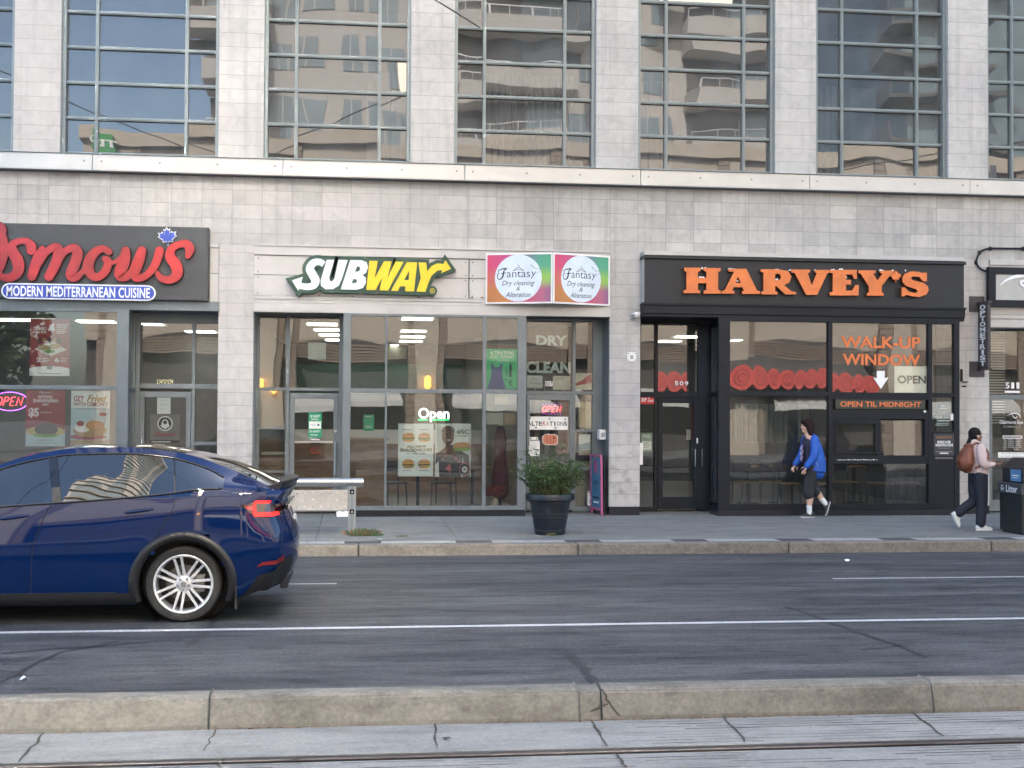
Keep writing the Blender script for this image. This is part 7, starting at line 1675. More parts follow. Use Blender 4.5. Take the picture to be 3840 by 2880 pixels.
# steel barrier
brush_st = pm('brush_st', (.52, .51, .48), .42, .55, var=.12, scale=5, stretch=(.6, 1, 3)); grey_post = pm('grey_post', (.30, .31, .32), .5, .4, var=.1)
gp0 = gz(760, 1154, WALK); by = gp0.y; bx = gp0.x
zr = at(785, 1042, by).z; xr_ = at(785, 1042, by).x
t = thing('steel_barrier', 'brushed steel pedestrian barrier with a fat round rail and studded panel behind the car', 'barrier', (bx, by, WALK))
m = MB(); m.tube([(xr_ - 4.6, by + .02, zr), (xr_, by + .02, zr)], .065, 24, steel); o = m.build('top_rail', steel, t); smooth_by_angle(o, 40)
zp1, zp0 = at(740, 1058, by).z, at(740, 1101, by).z
m = MB(); m.box(xr_ - 4.3, bx - .065, by + .0, by + .018, zp0, zp1, brush_st)
m.box(xr_ - 4.3, bx - .066, by - .012, by + .03, zp0 - .02, zp0 - .0005, grey_post)
xx = bx - .10
while xx > xr_ - 4.2:
    for k_ in range(3): m.lathe([(.016, 0), (.012, -.008), (0, -.010)], (xx, by - .0, zp0 + .045 + k_ * (zp1 - zp0 - .09) / 2), 10, chrome, 'y')
    xx -= .117
m.build('panel', brush_st, t)
for x in (bx, bx - 2.1, bx - 4.2):
    m = MB(); m.box(x - .055, x + .055, by - .03, by + .07, WALK + .012, zr - .055, grey_post); m.box(x - .02, x + .02, by - .032, by - .0301, WALK + .02, zr - .06, upper_frame); m.box(x - .11, x + .11, by - .09, by + .13, WALK - .003, WALK + .0115, grey_post)
    for z in (zr - .12, zp0 - .01): m.box(x - .035, x + .03, by - .05, by - .0325, z - .05, z + .02, dark_frame); m.lathe([(.012, 0), (.012, -.012), (0, -.014)], (x - .0, by - .05, z - .02), 8, steel, 'y')
    m.build('post', grey_post, t, bevel=.004)
# torn white paper stuck at the foot of the barrier
p = at(740, 1110, -.14); m = MB(); m.poly([(p.x - .10, p.z - .05), (p.x + .12, p.z - .05), (p.x + .13, p.z + .03), (p.x + .07, p.z + .05), (p.x - .0, p.z + .035), (p.x - .06, p.z + .055), (p.x - .11, p.z + .03)], .118, .004, paper); o = m.build('torn_paper', paper); tag(o, 'torn white paper on the granite base left of the barrier post', 'paper')
# litter bin
bin_m = pm('bin_m', (.016, .019, .022), .5, var=.2, scale=4); bin_lt = pm('bin_lt', (.05, .055, .062), .55, var=.1); lab_blue = pm('lab_blue', (.09, .22, .42), .5, var=.05)
bp_ = gz(2172, 1157, WALK); x0, y0 = bp_.x + .27, -4.05
zt_ = at(2190, 991, y0).z; zb1, zb0 = at(2180, 1046, y0).z, at(2180, 1070, y0).z
t = thing('litter_bin', 'dark street litter bin with a sloped hood, blue label and white Litter lettering', 'bin', (x0 + .4, y0 + .35, WALK))
W0, D0 = .82, .72
m = MB(); m.box(x0 + .02, x0 + W0 - .02, y0 + .02, y0 + D0 - .02, WALK + .03, zb0, bin_m); m.box(x0 + .05, x0 + W0 - .05, y0 + .05, y0 + D0 - .05, WALK, WALK + .0299, car_black)
m.box(x0 + .2, x0 + .215, y0 + .012, y0 + .0195, WALK + .06, zb0 - .04, bin_lt); m.build('body', bin_m, t, bevel=.02)
m = MB(); m.box(x0, x0 + W0, y0, y0 + D0, zb0 + .0005, zb1, bin_lt); m.build('collar', bin_lt, t, bevel=.012)
m = MB(); hpf = [(x0 + .05, zb1 + .0005), (x0 + W0 - .05, zb1 + .0005), (x0 + W0 - .05, zt_ - .08), (x0 + W0 - .22, zt_), (x0 + .22, zt_), (x0 + .05, zt_ - .16)]
m.poly(hpf, -(y0 + D0 - .05), D0 - .09, bin_m); m.poly([(x0 + .14, zb1 + .001), (x0 + .14, zb1 + .001)] and [(x0 + .32, zb1 + .04), (x0 + .62, zb1 + .04), (x0 + .62, zb1 + .18), (x0 + .32, zb1 + .18)], -(y0 + .04) + .001, .002, car_black); m.build('hood', bin_m, t, bevel=.008)
m = MB(lambda a, b, c: (x0 + .05 - c, -a, b)); m.sheet((-y0 - .42, -y0 - .10, zb1 + .03, zb1 + .21), .002, lab_blue); m.sheet((-y0 - .37, -y0 - .16, zb1 + .11, zb1 + .125), .003, white_vinyl); m.sheet((-y0 - .37, -y0 - .20, zb1 + .08, zb1 + .09), .003, paper); m.build('label', lab_blue, t)
zc = (zb0 + zb1) / 2
m = MB(lambda a, b, c: (x0 - c, -a, b)); m.text('Litter', (-y0 - .46, -y0 - .12, zc - .055, zc + .05), .003, white_vinyl, bold=.012)
for q in (90, 210, 330):
    cx_, cz_ = -y0 - .58 + .032 * math.cos(rad(q)), zc + .030 * math.sin(rad(q)); d = rad(q + 90); m.poly([(cx_ + .026 * math.cos(d) * a - .009 * math.sin(d) * b, cz_ + .026 * math.sin(d) * a + .009 * math.cos(d) * b) for a, b in ((-1, -1), (.5, -1), (.5, -1.8), (1.3, 0), (.5, 1.8), (.5, 1), (-1, 1))], .003, 0, white_vinyl)
m.build('lettering', white_vinyl, t)
m = MB(); m.text('E', (x0 + .10, x0 + .20, zc - .06, zc + .06), -y0 + .003, white_vinyl, bold=.05); m.build('lettering', white_vinyl, t)
# scraps on road and pavement
sc = ((1830, 1213, 0.0, 'white crumpled scrap on the asphalt below the burger restaurant'), (820, 1168, WALK, 'white scrap on the dark paver left of the planter'), (50, 1470, 0.0, 'small pale scrap on the asphalt at the left edge'), (1072, 1195, 0.0, 'white speck of paper at the foot of the far kerb'), (1760, 1112, WALK, 'white wrapper scrap by the granite base behind the person in blue'))
for u, v, z, lb in sc:
    p = gz(u, v, z); m = MB(); a = random.random() * 3
    vs = [(p.x + .05 * math.cos(a + i * 1.05) * random.uniform(.5, 1), p.y + .05 * math.sin(a + i * 1.05) * random.uniform(.5, 1), z + .004 + random.random() * .03) for i in range(6)] + [(p.x, p.y, z + .035)]
    m.add(vs, [(i, (i + 1) % 6, 6) for i in range(6)], paper); o = m.build('paper_scrap', paper); tag(o, lb, 'litter', 'scraps of litter')
# fallen leaves on the track slabs
for u, v, lb in ((965, 1598, 'dark leaf on the slab nearest the left rail joint'), (640, 1645, 'dark leaf near the bottom left of the track slabs')):
    p = gz(u, v, -.05); m = MB(); m.add([(p.x + .03 * math.cos(q), p.y + .018 * math.sin(q), -.041 + .006 * (i % 2)) for i, q in enumerate((0, 1, 2, 3.1, 4.2, 5.3))], [(0, 1, 2, 3, 4, 5)], black_ink); o = m.build('fallen_leaf', black_ink); tag(o, lb, 'leaf', 'fallen leaves on the slabs')

# ================================================================ inside the shops
lit_panel = pm('lit_panel', (1, 1, 1), .5, var=0, emit=2.6, ecol=(1, .96, .86)); wood = pm('wood', (.26, .15, .075), .5, var=.25, scale=4, stretch=(1, 1, 6)); wood_top = pm('wood_top', (.36, .23, .11), .4, var=.15); maroon = pm('maroon', (.10, .012, .025), .85, var=.2); cream_pl = pm('cream_pl', (.60, .54, .42), .5, var=.05)
ZC = 3.79
def ceil_light(u0, u1, v, label, grp, zc=ZC):
    a, b = ray(u0, v), ray(u1, v); k0 = (zc - CAM.z) / a.z; p, q = CAM + a * k0, CAM + b * k0
    t = thing('ceiling_light', label, 'ceiling light', ((p.x + q.x) / 2, p.y, zc - .03), grp)
    m = MB(); m.box(p.x, q.x, p.y - .28, p.y + .28, zc - .012, zc - .004, lit_panel); m.build('diffuser', lit_panel, t)
    m = MB(); m.box(p.x - .03, p.x - .0005, p.y - .31, p.y + .31, zc - .02, zc - .002, white_paint); m.box(q.x + .0005, q.x + .03, p.y - .31, p.y + .31, zc - .02, zc - .002, white_paint); m.build('frame', white_paint, t)
for i, (u0, u1, v) in enumerate(((868, 934, 688), (866, 920, 715), (865, 917, 727), (863, 911, 737), (843, 860, 746))): ceil_light(u0, u1, v, 'lit ceiling panel %s from the front in the sandwich shop row over the poster window' % ('first', 'second', 'third', 'fourth', 'fifth')[i], 'sandwich shop ceiling lights')
for i, (u0, u1, v) in enumerate(((664, 728, 700), (679, 736, 712), (690, 738, 723), (704, 740, 734))): ceil_light(u0, u1, v, 'lit ceiling panel %s from the front in the row over the sandwich shop door' % ('first', 'second', 'third', 'fourth')[i], 'sandwich shop ceiling lights')
for i, (u0, u1, v) in enumerate(((1458, 1518, 727), (1421, 1468, 737), (1385, 1412, 747), (1454, 1505, 754), (1579, 1597, 735))): ceil_light(u0, u1, v, 'lit ceiling panel in the burger restaurant, ' + ('nearest the glass over the black door', 'second over the black door', 'narrow one by the middle pier', 'farthest over the black door', 'short one right of the corner post')[i], 'burger restaurant ceiling lights')
for i, (u0, u1, v) in enumerate(((-30, 120, 690), (170, 248, 694), (309, 353, 700), (403, 466, 716))): ceil_light(u0, u1, v, 'lit ceiling strip in the kebab restaurant, ' + ('long one at the left edge', 'one beside the grey post', 'one over the left shop door', 'one over its sidelight')[i], 'kebab restaurant ceiling lights')
# sandwich shop counter, bench and tables
xa, xb = X_(759, .9), X_(834, .9)
t = thing('wood_counter', 'pale wood counter box behind the narrow pane of the sandwich shop', 'counter', ((xa + xb) / 2, .9, .17)); m = MB(); m.box(xa - .1, xb, .8, 1.5, .17, Z_(952, .9), wood); m.build('cabinet', wood, t, bevel=.01); m = MB(); m.box(xa - .14, xb + .04, .76, 1.54, Z_(952, .9) + .001, Z_(948, .9), wood_top); m.build('counter_top', wood_top, t, bevel=.006)
xa, xb = X_(560, 1.2), X_(618, 1.2)
t = thing('booth_bench', 'wood booth with a cream cushion inside the left sidelight of the sandwich shop', 'bench', ((xa + xb) / 2, 1.2, .17)); m = MB(); m.box(xa, xb + .1, 1.15, 1.3, .17, Z_(985, 1.2), wood); m.build('back_panel', wood, t); m = MB(); m.box(xa + .05, xb + .05, 1.1, 1.32, Z_(984, 1.2), Z_(977, 1.2), cream_pl); m.build('cushion', cream_pl, t, bevel=.02); m = MB(); m.box(xa, xb, 1.0, 1.148, Z_(1020, 1.2), Z_(1016, 1.2), steel); m.build('edge_strip', steel, t)
def table(x, y, z0, h, w_, d, label, grp, top=wood_top, legm=black_ink):
    t = thing('cafe_table', label, 'table', (x, y, z0), grp); m = MB(); m.box(x - w_ / 2, x + w_ / 2, y - d / 2, y + d / 2, z0 + h - .04, z0 + h, top); m.build('table_top', top, t, bevel=.006)
    m = MB(); m.lathe([(.22, 0), (.22, .015), (.03, .03), (.03, h - .0405)], (x, y, z0), 14, legm); m.build('pedestal', legm, t)
def chair(x, y, z0, rz, label, grp, seatm=wood_top):
    t = thing('cafe_chair', label, 'chair', (x, y, z0), grp); c_, s_ = math.cos(rz), math.sin(rz)
    def tr(mb): mb.v = [(x + (a - x) * c_ - (b - y) * s_, y + (a - x) * s_ + (b - y) * c_, d_) for a, b, d_ in mb.v]; return mb
    m = MB(); m.box(x - .21, x + .21, y - .20, y + .20, z0 + .44, z0 + .47, seatm); tr(m).build('seat', seatm, t, bevel=.008)
    m = MB(); m.box(x - .20, x + .20, y + .19, y + .215, z0 + .66, z0 + .86, black_ink); tr(m).build('backrest', black_ink, t, bevel=.008)
    for a in (-1, 1):
        for b in (-1, 1):
            m = MB(); m.tube([(x + a * .20, y + b * .20, z0), (x + a * .18, y + b * .18, z0 + (.44 if b < 0 else .88))], .013, 6, black_ink); tr(m).build('leg', black_ink, t)
table(1.15, 1.6, .17, .75, .7, .6, 'dark table in the sandwich shop window left of the poster stand', 'sandwich shop tables', wood, black_ink); table(2.2, 2.0, .17, .75, .8, .6, 'wood table in the sandwich shop behind the snack poster', 'sandwich shop tables', wood_top, black_ink)
chair(.7, 1.9, .17, .4, 'dark chair left of the sandwich shop window table', 'sandwich shop chairs', black_ink); chair(1.65, 1.9, .17, -.3, 'dark chair between the two sandwich shop tables', 'sandwich shop chairs', black_ink)
m = MB(); xa, xb = X_(836, 6), X_(1035, 6); m.box(-1.4, 2.9, 6.0, 6.7, .17, 1.25, wood); o = thing('serving_counter', 'long dim serving counter deep inside the sandwich shop', 'counter', (.7, 6, .17)); m.build('cabinet', wood, o); m = MB(); m.box(-1.4, 2.9, 6.1, 6.5, 1.2505, 1.55, steel); m.build('glass_case', steel, o)
m = MB(); m.box(-1.6, 2.8, 12.0, 12.1, 2.4, 3.2, pm('menu_green', (.02, .07, .045), .5)); o = tag(m.build('menu_board', None), 'dark green menu board on the far wall of the sandwich shop', 'menu board')
# burger restaurant furniture
tops = ((1600, 1590 + 40, 'left of the person in blue'), (1650, 1715, 'behind the person in blue'), (1804, 1884, 'under the left half of the service hatch'), (1922, 1995, 'under the right half of the service hatch'))
for u0, u1, lb in tops:
    y = 2.6; xa, xb = X_(u0, y), X_(u1, y); table((xa + xb) / 2, y, .17, Z_(1004, y, 1750) - .17, abs(xb - xa), .6, 'small wood-topped table in the burger restaurant ' + lb, 'burger restaurant tables')
for (u, v, y, rz, lb) in ((1612, 1031, 2.0, .2, 'farthest left behind the big pane'), (1665, 1037, 2.2, -.3, 'second from the left behind the big pane'), (1700, 1047, 1.6, .1, 'nearest the person in blue'), (1770, 1048, 1.6, -.2, 'right of the person in blue'), (1828, 1040, 2.0, .3, 'under the left hatch opening'), (1902, 1049, 1.6, 0, 'between the two hatch openings'), (1958, 1045, 1.8, -.2, 'under the right hatch opening')):
    chair(X_(u, y), y, .17, rz, 'black wood-seated chair in the burger restaurant ' + lb, 'burger restaurant chairs')
cur_m = pm('cur_m', (.30, .36, .31), .8, var=.12)
for a, b, lb in ((1585, 1700, 'left'), (1722, 1788, 'right')):
    m = MB(); y = 8.5; xa, xb = X_(a, y), X_(b, y); n = 40; vs = []
    for i in range(n + 1): xx = xa + (xb - xa) * i / n; vs += [(xx, y + .05 * math.sin(i * 1.7), 1.25), (xx, y + .05 * math.sin(i * 1.7), 2.2)]
    m.add(vs, [(2 * i, 2 * i + 2, 2 * i + 3, 2 * i + 1) for i in range(n)], cur_m); o = m.build('curtain', cur_m); tag(o, 'pale greenish pleated curtain on the %s deep in the burger restaurant' % lb, 'curtain', 'burger restaurant curtains')
# dry cleaner display: dress form, skirt and flowers
xm = X_(1082, .45)
t = thing('dress_form', 'dress form in a dark maroon dress behind the dry cleaner side pane', 'dress form', (xm, .5, .17))
m = MB(); limb(m, [(xm, .5, 1.30, .14, .10), (xm, .5, 1.50, .155, .11), (xm, .5, 1.64, .12, .08), (xm, .5, 1.70, .05, .05)]); limb(m, [(xm, .5, .55, .20, .16), (xm, .5, .90, .175, .14), (xm, .5, 1.15, .13, .10), (xm, .5, 1.32, .135, .10)]); merge(m, 'dress', maroon, t, .016, 4)
m = MB(); m.lathe([(.05, 1.50), (.045, 1.58), (.0, 1.60)], (xm, .5, .17), 12, cream_pl); m.build('neck', cream_pl, t); m = MB(); m.lathe([(.16, 0), (.16, .02), (.02, .05), (.02, .6)], (xm, .5, .17), 12, black_ink); m.build('stand', black_ink, t)
xv = X_(1070, .3); t = thing('flower_vase', 'vase of orange-red silk flowers at the foot of the dry cleaner pane', 'flowers', (xv, .35, .26)); orange_fl = pm('orange_fl', (.42, .045, .025), .7, var=.35, scale=20)
m = MB(); m.lathe([(.05, 0), (.08, .12), (.05, .24), (.06, .26)], (xv, .35, .18), 14, cream_pl); m.build('vase', cream_pl, t); m = MB()
for i in range(500): a, b = random.random() * 6.28, random.uniform(-.4, 1); p = Vector((xv + .20 * math.cos(a) * random.random() ** .5, .35 + .15 * math.sin(a) * random.random() ** .5, .52 + .12 * b)); leaf_(m, p, (random.uniform(-1, 1), random.uniform(-1, 1), random.uniform(-.3, 1)), .06, .014, orange_fl)
m.build('petals', orange_fl, t)
for i in range(7):
    xx = 3.15 + i * .18; m = MB(); m.box(xx, xx + .10, 1.6, 2.2, 1.2, 2.35, (paper, kraft, cur_m, room_pale, maroon, blind_mat, curt_mat)[i]); m.tube([(xx + .05, 1.9, 2.35), (xx + .05, 1.9, 2.46)], .006, 5, steel); o = m.build('garment_bag', None); tag(o, 'hanging garment deep in the dry cleaner, %s along the rail from the left' % ('first', 'second', 'third', 'fourth', 'fifth', 'sixth', 'seventh')[i], 'garment', 'garments on the rail')
m = MB(); m.tube([(3.1, 1.9, 2.47), (4.5, 1.9, 2.47)], .012, 6, steel); o = m.build('clothes_rail', steel); tag(o, 'steel clothes rail holding garments inside the dry cleaner', 'rail')
m = MB(); m.box(X_(1130, 1.2), 4.4, 1.1, 1.5, .17, 1.05, kraft); o = m.build('shop_counter', kraft); tag(o, 'tan service counter inside the dry cleaner door', 'counter')
# ================================================================ the other side of the street (seen in the glass)
beige = pm('beige', (0.50, 0.44, 0.36), 0.8, var=0.06, scale=0.6)
beige_dark = pm('beige_dark', (0.30, 0.24, 0.19), 0.8, var=0.1)
tower_col = pm('tower_col', (0.47, 0.45, 0.425), 0.85, var=0.06)
bluewin = pm('bluewin', (0.16, 0.22, 0.25), 0.12, 0.0, var=0.3, scale=0.5, spec=0.9)
darkwin = pm('darkwin', (0.11, 0.105, 0.10), 0.2, var=0.2)
YO = -34.0
ow = struct('pavement', MB().box(-90, 90, -36, -29.02, -0.25, .15), walk_conc, 'concrete pavement on the opposite side of the street')
OPX = lambda u: X_(u, 34.2, 600)
P = thing('podium_building', 'beige street block with pilasters and arched dark windows mirrored in the shop glass', 'building', (10, YO, .15))
m = MB(); m.use(beige)
x0, x1 = OPX(185), 46
m.box(x0, x1, YO - 6, YO, 4.95, 13.4); m.box(x0 - .2, x1, YO - 6, YO + .35, 13.4, 14.0)
m.box(x0, x1, YO - 6, YO - .6, 0.15, 4.95, darkwin)
m.build('wall', beige, P)
pl = MB(); lv2 = MB(); aw = MB()
cols = [OPX(u) for u in (265, 595, 925, 1255, 1585, 1915, 2245, 2575)]
for x in cols:
    pl.box(x - .5, x + .5, YO + .001, YO + .35, 0.15, 13.2, beige)
    for i in range(44): 
        for s in (-1, 1): pl.box(x + s * .5, x + s * .85, YO + .001, YO + .18, .2 + i * .3, .47 + i * .3, beige_dark)
for a, b in zip(cols, cols[1:]):
    for i in range(6): lv2.box(a + .9, b - .9, YO - .3, YO + .02 + .02 * i, 4.3 + i * .12, 4.38 + i * .12, beige_dark)
    n = 14
    for i in range(n):
        s0, s1 = i / n, (i + 1) / n; h0, h1 = math.sin(math.pi * s0) * .25, math.sin(math.pi * s1) * .25
        xa, xb = a + .9 + (b - a - 1.8) * s0, a + .9 + (b - a - 1.8) * s1
        aw.add([(xa, YO + .03, 4.95), (xb, YO + .03, 4.95), (xb, YO + .03, 4.95 + h1), (xa, YO + .03, 4.95 + h0)], [(0, 1, 2, 3)], darkwin)
pl.build('pilaster', beige, P); lv2.build('louvre', beige_dark, P); aw.build('arch_window', darkwin, P)
lamp_glow = pm('lamp_glow', (1.0, 0.5, 0.12), 0.5, var=0, emit=5.0, ecol=(1.0, 0.42, 0.08))
for x in cols[1:4]:
    t = thing('wall_lamp', 'orange glowing lantern on a beige pilaster across the street', 'lamp', (x, YO + .36, 2.9), 'lanterns on the beige pilasters')
    q = MB(); q.lathe([(.05, 0), (.16, .1), (.16, .5), (.04, .6)], (x, YO + .55, 2.9), 10, lamp_glow); q.build('lamp_shade', lamp_glow, t)
    q = MB(); q.box(x - .03, x + .03, YO + .36, YO + .5, 3.4, 3.5, dark_frame); q.build('bracket', dark_frame, t)
T = thing('apartment_tower', 'beige apartment tower with balconies and blue windows mirrored in the upper panes', 'building', (8, YO - 12, 14))
YT = YO - 6
TX = lambda u: X_(u, -YT + .2, 200)
tx0, tx1 = TX(455), TX(1680)
m = MB(); m.box(tx0, tx1, YT - 12, YT, 13.9, 120, tower_col); m.build('wall', tower_col, T)
wn_, sl_, rl_ = MB(), MB(), MB()
def zone(u): return TX(u)
bal = [(455, 520), (985, 1240), (1480, 1680)]
for fl in range(38):
    z = 14.6 + fl * 2.75
    for a, b in bal:
        xa, xb = zone(a) - (.8 if a == 455 else 0), zone(b)
        sl_.box(xa, xb, YT + .001, YT + 1.6, z - .1, z + .85, tower_col)
        rl_.box(xa, xb, YT + 1.52, YT + 1.58, z + 1.25, z + 1.3, steel)
        n = int((xb - xa) / .8)
        for i in range(n + 1): rl_.box(xa + (xb - xa) * i / n - .02, xa + (xb - xa) * i / n + .02, YT + 1.52, YT + 1.58, z + .85, z + 1.25, steel)
        wn_.box(xa + .1, xb - .1, YT + .001, YT + .05, z + .9, z + 2.6, darkwin)
        wn_.box(xa + (xb - xa) * .55, xb - .3, YT + .051, YT + .06, z + .9, z + 2.5, bluewin)
    for a, b in ((570, 630), (640, 690), (730, 775), (790, 850), (870, 930), (1255, 1300), (1320, 1345), (1380, 1450)):
        wn_.box(zone(a), zone(b), YT + .002, YT + .06, z + .7, z + 2.3, bluewin)
        wn_.box((zone(a) + zone(b)) / 2 - .04, (zone(a) + zone(b)) / 2 + .04, YT + .061, YT + .09, z + .7, z + 2.3, tower_col)
wn_.build('window', bluewin, T); sl_.build('balcony', tower_col, T); rl_.build('railing', steel, T)
T2 = thing('dark_tower', 'dark glass tower with thin balconies standing apart down the street', 'building', (36, -60, .15))
m = MB(); dkx = X_(1945, 60, 200); m.box(dkx, dkx + 30, -80, -58, .15, 70, bluewin); m.build('wall', bluewin, T2)
m = MB()
for fl in range(22): m.box(dkx - 1.8, dkx + 6, -61, -56.2, 8 + fl * 2.8, 8.25 + fl * 2.8, darkwin); m.box(dkx - 1.8, dkx - 1.7, -61, -56.2, 8.25 + fl * 2.8, 9.2 + fl * 2.8, darkwin)
m.build('balcony', darkwin, T2)
m = MB(); m.box(tx0 - 9, tx0 - .9, YT - 12, YT + .2, 29, 120, tower_col); m.build('upper_wing', tower_col, T)
m = MB()
for fl in range(32):
    z = 30 + fl * 2.75
    for q in range(4): m.box(tx0 - 8.6 + q * 2.0, tx0 - 7.2 + q * 2.0, YT + .201, YT + .25, z + .5, z + 2.2, bluewin)
    m.box(tx0 - 9, tx0 - .9, YT + .201, YT + .6, z - .25, z - .05, beige)
m.build('upper_window', bluewin, T)
# bank sign on the corner of the roof
bgreen = pm('bgreen', (0.02, 0.30, 0.06), 0.5, var=.05)
zx0, zx1, zz0, zz1 = RC(226, 292, 262, 318, 34.2)
t = thing('bank_sign', 'green square bank sign on the roof edge across the street', 'sign', (zx0, YO + .4, 12.6))
m = MB(); m.box(zx0, zx1, YO + .4, YO + .8, zz0 - .3, zz1, bgreen); m.build('panel', bgreen, t)
m = MB(xf=lambda a, b, c: (-a, YO + .8 + c, b)); cxm = -(zx0 + zx1) / 2
m.text('TD', (cxm - .50, cxm + .50, zz0 - .05, zz1 - .25), .01, white_vinyl, .03, bold=.03); m.build('lettering', white_vinyl, t)
# red scalloped awning and pale awnings
red_aw = pm('red_aw', (0.85, 0.13, 0.11), 0.7, var=.12, scale=3)
a0, a1 = OPX(1365), OPX(1860)
t = thing('shop_awning', 'red scalloped shop awning mirrored in the burger restaurant glass', 'awning', ((a0 + a1) / 2, YO + 1.2, 3.0))
m = MB(); m.add([(a0, YO, 4.3), (a1, YO, 4.3), (a1, YO + 1.3, 3.35), (a0, YO + 1.3, 3.35)], [(0, 3, 2, 1)], darkwin)
m.build('canvas', darkwin, t)
m = MB(); n = 17; wv = (a1 - a0) / n
for i in range(n):
    c = a0 + wv * (i + .5)
    for rr, mm in ((.5, red_aw),): m.poly([(c + wv * .56 * math.cos(rad(q)), 3.25 + .42 * math.sin(rad(q))) for q in range(0, 360, 20)], 0, 0.03, mm) if False else None
    pts = [(c + wv * .56 * math.cos(rad(q)), YO + 1.34 + .03 * (i % 2), 3.35 + .46 * math.sin(rad(q))) for q in range(0, 360, 20)]
    m.add(pts, [tuple(range(18))], red_aw)
    for rr, mm in ((.36, osm_edge), (.32, red_aw), (.20, osm_edge), (.165, red_aw)): pts = [(c + wv * rr * math.cos(rad(q)), pts[0][1] + .004, 3.35 + rr * .82 * math.sin(rad(q))) for q in range(0, 360, 20)]; m.add(pts, [tuple(range(18))], mm)
m.build('valance', red_aw, t)
pale_aw = pm('pale_aw', (0.62, 0.63, 0.60), 0.8, var=.1)
for i, (a, b) in enumerate(zip(cols[1:-1], cols[2:])):
    t = thing('pale_awning', 'pale fabric awning over a shop door across the street, bay %s from the bank sign' % ('second', 'third', 'fourth', 'fifth', 'sixth', 'seventh')[i], 'awning', ((a + b) / 2, YO, 2.6), 'pale awnings across the street')
    m = MB(); m.add([(a + 1.2, YO + .01, 2.9), (b - 1.2, YO + .01, 2.9), (b - 1, YO + 1.1, 2.35), (a + 1, YO + 1.1, 2.35), (b - 1, YO + 1.1, 2.1), (a + 1, YO + 1.1, 2.1)], [(0, 1, 2, 3), (3, 2, 4, 5)], pale_aw)
    m.build('canvas', pale_aw, t)
# street pole and overhead tram wires
px_ = X_(1690, 43, 850)
t = thing('street_pole', 'tall grey tram pole with bracket box at the kerb across the street', 'pole', (px_, -21.0, 0))
m = MB(); m.lathe([(.16, 0), (.13, 5), (.10, 11)], (px_, -20.8, -.05), 14, steel); m.build('pole', steel, t, smooth=True)
m = MB(); m.box(px_ - .22, px_ + .22, -20.65, -20.4, 3.0, 3.5, white_paint); m.build('control_box', white_paint, t, bevel=.02)
wire_m = pm('wire_m', (0.10, 0.10, 0.10), 0.5, var=0)
for k_, (pa, pb) in enumerate((((-60, -15.6, 6.2), (60, -15.6, 6.2)), ((-60, -18.7, 6.2), (60, -18.7, 6.2)), ((-6, -30, 9.0), (14, -1.0, 7.5)), ((-14, -30, 9.0), (2, -1.0, 8.4)), ((6, -30, 9.0), (-8, -1.0, 8.6)))):
    m = MB(); n = 20
    m.tube([(pa[0] + (pb[0] - pa[0]) * i / n, pa[1] + (pb[1] - pa[1]) * i / n, pa[2] + (pb[2] - pa[2]) * i / n - .5 * math.sin(math.pi * i / n) * (k_ > 1)) for i in range(n + 1)], .012, 6, wire_m)
    o = m.build('overhead_wire', wire_m); tag(o, 'thin dark tram wire high over the street, ' + ('above the rail nearest the shops', 'above the rail farther from the shops', 'slanting from the apartment tower side', 'slanting farthest to the bank sign side', 'crossing the other slanting wires')[k_], 'wire', 'overhead tram wires')
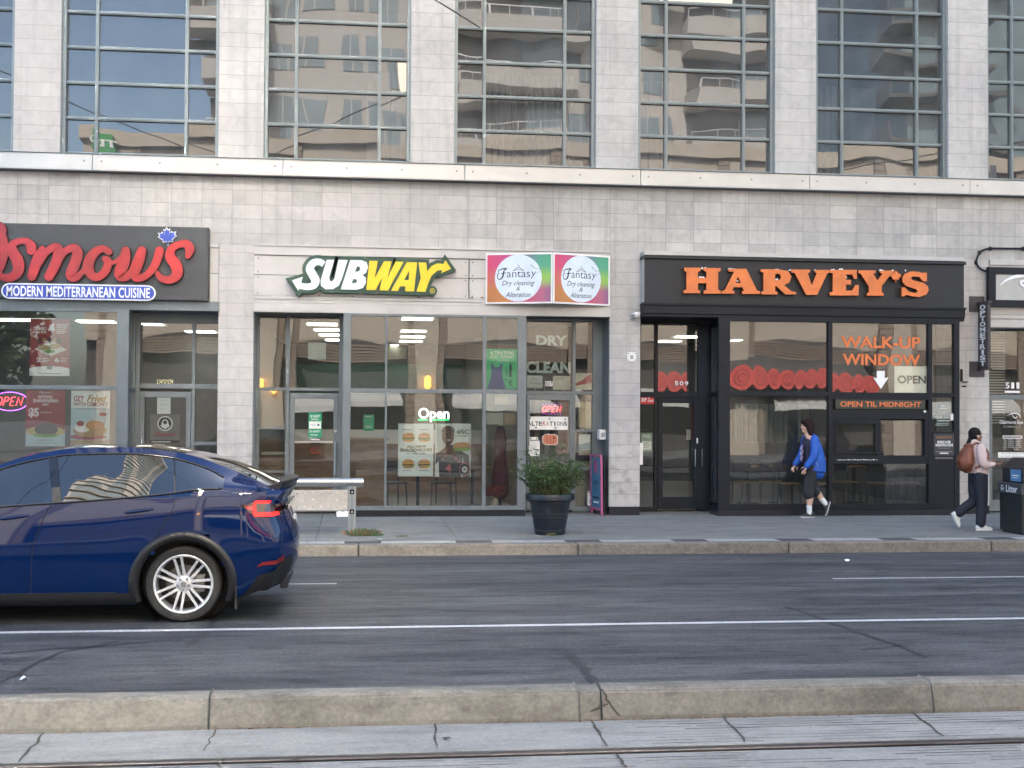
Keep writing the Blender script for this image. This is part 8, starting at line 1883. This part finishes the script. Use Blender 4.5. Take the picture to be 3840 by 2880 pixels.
# trees standing beyond the bank corner, low blocks closing the street ends
leafg = pm('leafg', (0.045, 0.075, 0.03), 0.8, var=.4, scale=2)
bark = pm('bark', (0.10, 0.08, 0.06), 0.9, var=.3)
for i, (tx, ty, th) in enumerate(((-15.5, -33, 8.5), (-20, -37, 10), (-26, -33, 9))):
    t = thing('street_tree', ('leafy street tree by the bank corner across the street', 'taller leafy tree behind the corner tree across the street', 'leafy tree farthest along from the bank corner')[i], 'tree', (tx, ty, .15), 'trees across the street')
    m = MB(); m.tube([(tx, ty, .1), (tx + .1, ty, 2), (tx, ty + .2, 4.5)], [.22, .17, .1], 8, bark)
    for q in range(5): m.tube([(tx, ty, 2.6 + q * .3), (tx + random.uniform(-2, 2), ty + random.uniform(-2, 2), 5 + q * .4)], [.08, .03], 6, bark)
    m.build('trunk', bark, t)
    m = MB()
    for q in range(1500):
        a, b, r_ = random.random() * 6.28, random.uniform(-1, 1), random.random() ** .4
        c = Vector((tx + math.cos(a) * math.sqrt(1 - b * b) * r_ * 3, ty + math.sin(a) * math.sqrt(1 - b * b) * r_ * 3, th * .62 + b * r_ * th * .36)); s = random.uniform(.15, .4)
        d1 = Vector((random.uniform(-1, 1), random.uniform(-1, 1), random.uniform(-1, 1))).normalized() * s; d2 = d1.cross(Vector((random.uniform(-1, 1), random.uniform(-1, 1), random.uniform(-1, 1)))).normalized() * s * .6
        m.add([c - d1, c + d2, c + d1, c - d2], [(0, 1, 2, 3)])
    m.build('crown', leafg, t)

# reflectors added high on the apartment tower to throw sunlight on shops and street
sun_mirror = pm('sun_mirror', (.80, .76, .68), .12, 1.0, var=.1, scale=.5)
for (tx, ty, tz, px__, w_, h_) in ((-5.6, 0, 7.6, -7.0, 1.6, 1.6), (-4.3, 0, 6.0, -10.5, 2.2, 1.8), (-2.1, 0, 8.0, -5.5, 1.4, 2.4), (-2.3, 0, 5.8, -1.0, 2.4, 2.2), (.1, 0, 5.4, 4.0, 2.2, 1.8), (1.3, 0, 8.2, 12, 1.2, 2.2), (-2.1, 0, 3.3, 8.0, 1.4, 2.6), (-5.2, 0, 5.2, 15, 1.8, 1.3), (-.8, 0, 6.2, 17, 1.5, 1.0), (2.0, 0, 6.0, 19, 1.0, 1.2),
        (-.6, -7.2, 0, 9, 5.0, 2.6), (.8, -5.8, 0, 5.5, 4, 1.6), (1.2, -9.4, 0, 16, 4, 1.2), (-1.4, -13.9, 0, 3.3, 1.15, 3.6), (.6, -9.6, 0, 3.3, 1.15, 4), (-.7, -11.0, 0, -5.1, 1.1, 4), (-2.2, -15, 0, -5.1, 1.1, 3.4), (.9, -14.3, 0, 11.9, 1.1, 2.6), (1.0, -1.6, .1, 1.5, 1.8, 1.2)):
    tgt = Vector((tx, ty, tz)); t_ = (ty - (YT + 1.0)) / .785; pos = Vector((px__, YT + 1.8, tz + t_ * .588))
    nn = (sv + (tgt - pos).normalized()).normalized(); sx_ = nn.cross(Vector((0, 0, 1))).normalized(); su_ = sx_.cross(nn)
    m = MB(lambda a, b, c: tuple(pos - sx_ * a + su_ * b + nn * c)); m.sbox(-w_ / 2, w_ / 2, -h_ / 2, h_ / 2, -.2, 0, sun_mirror); m.build('added_reflector', sun_mirror, T)
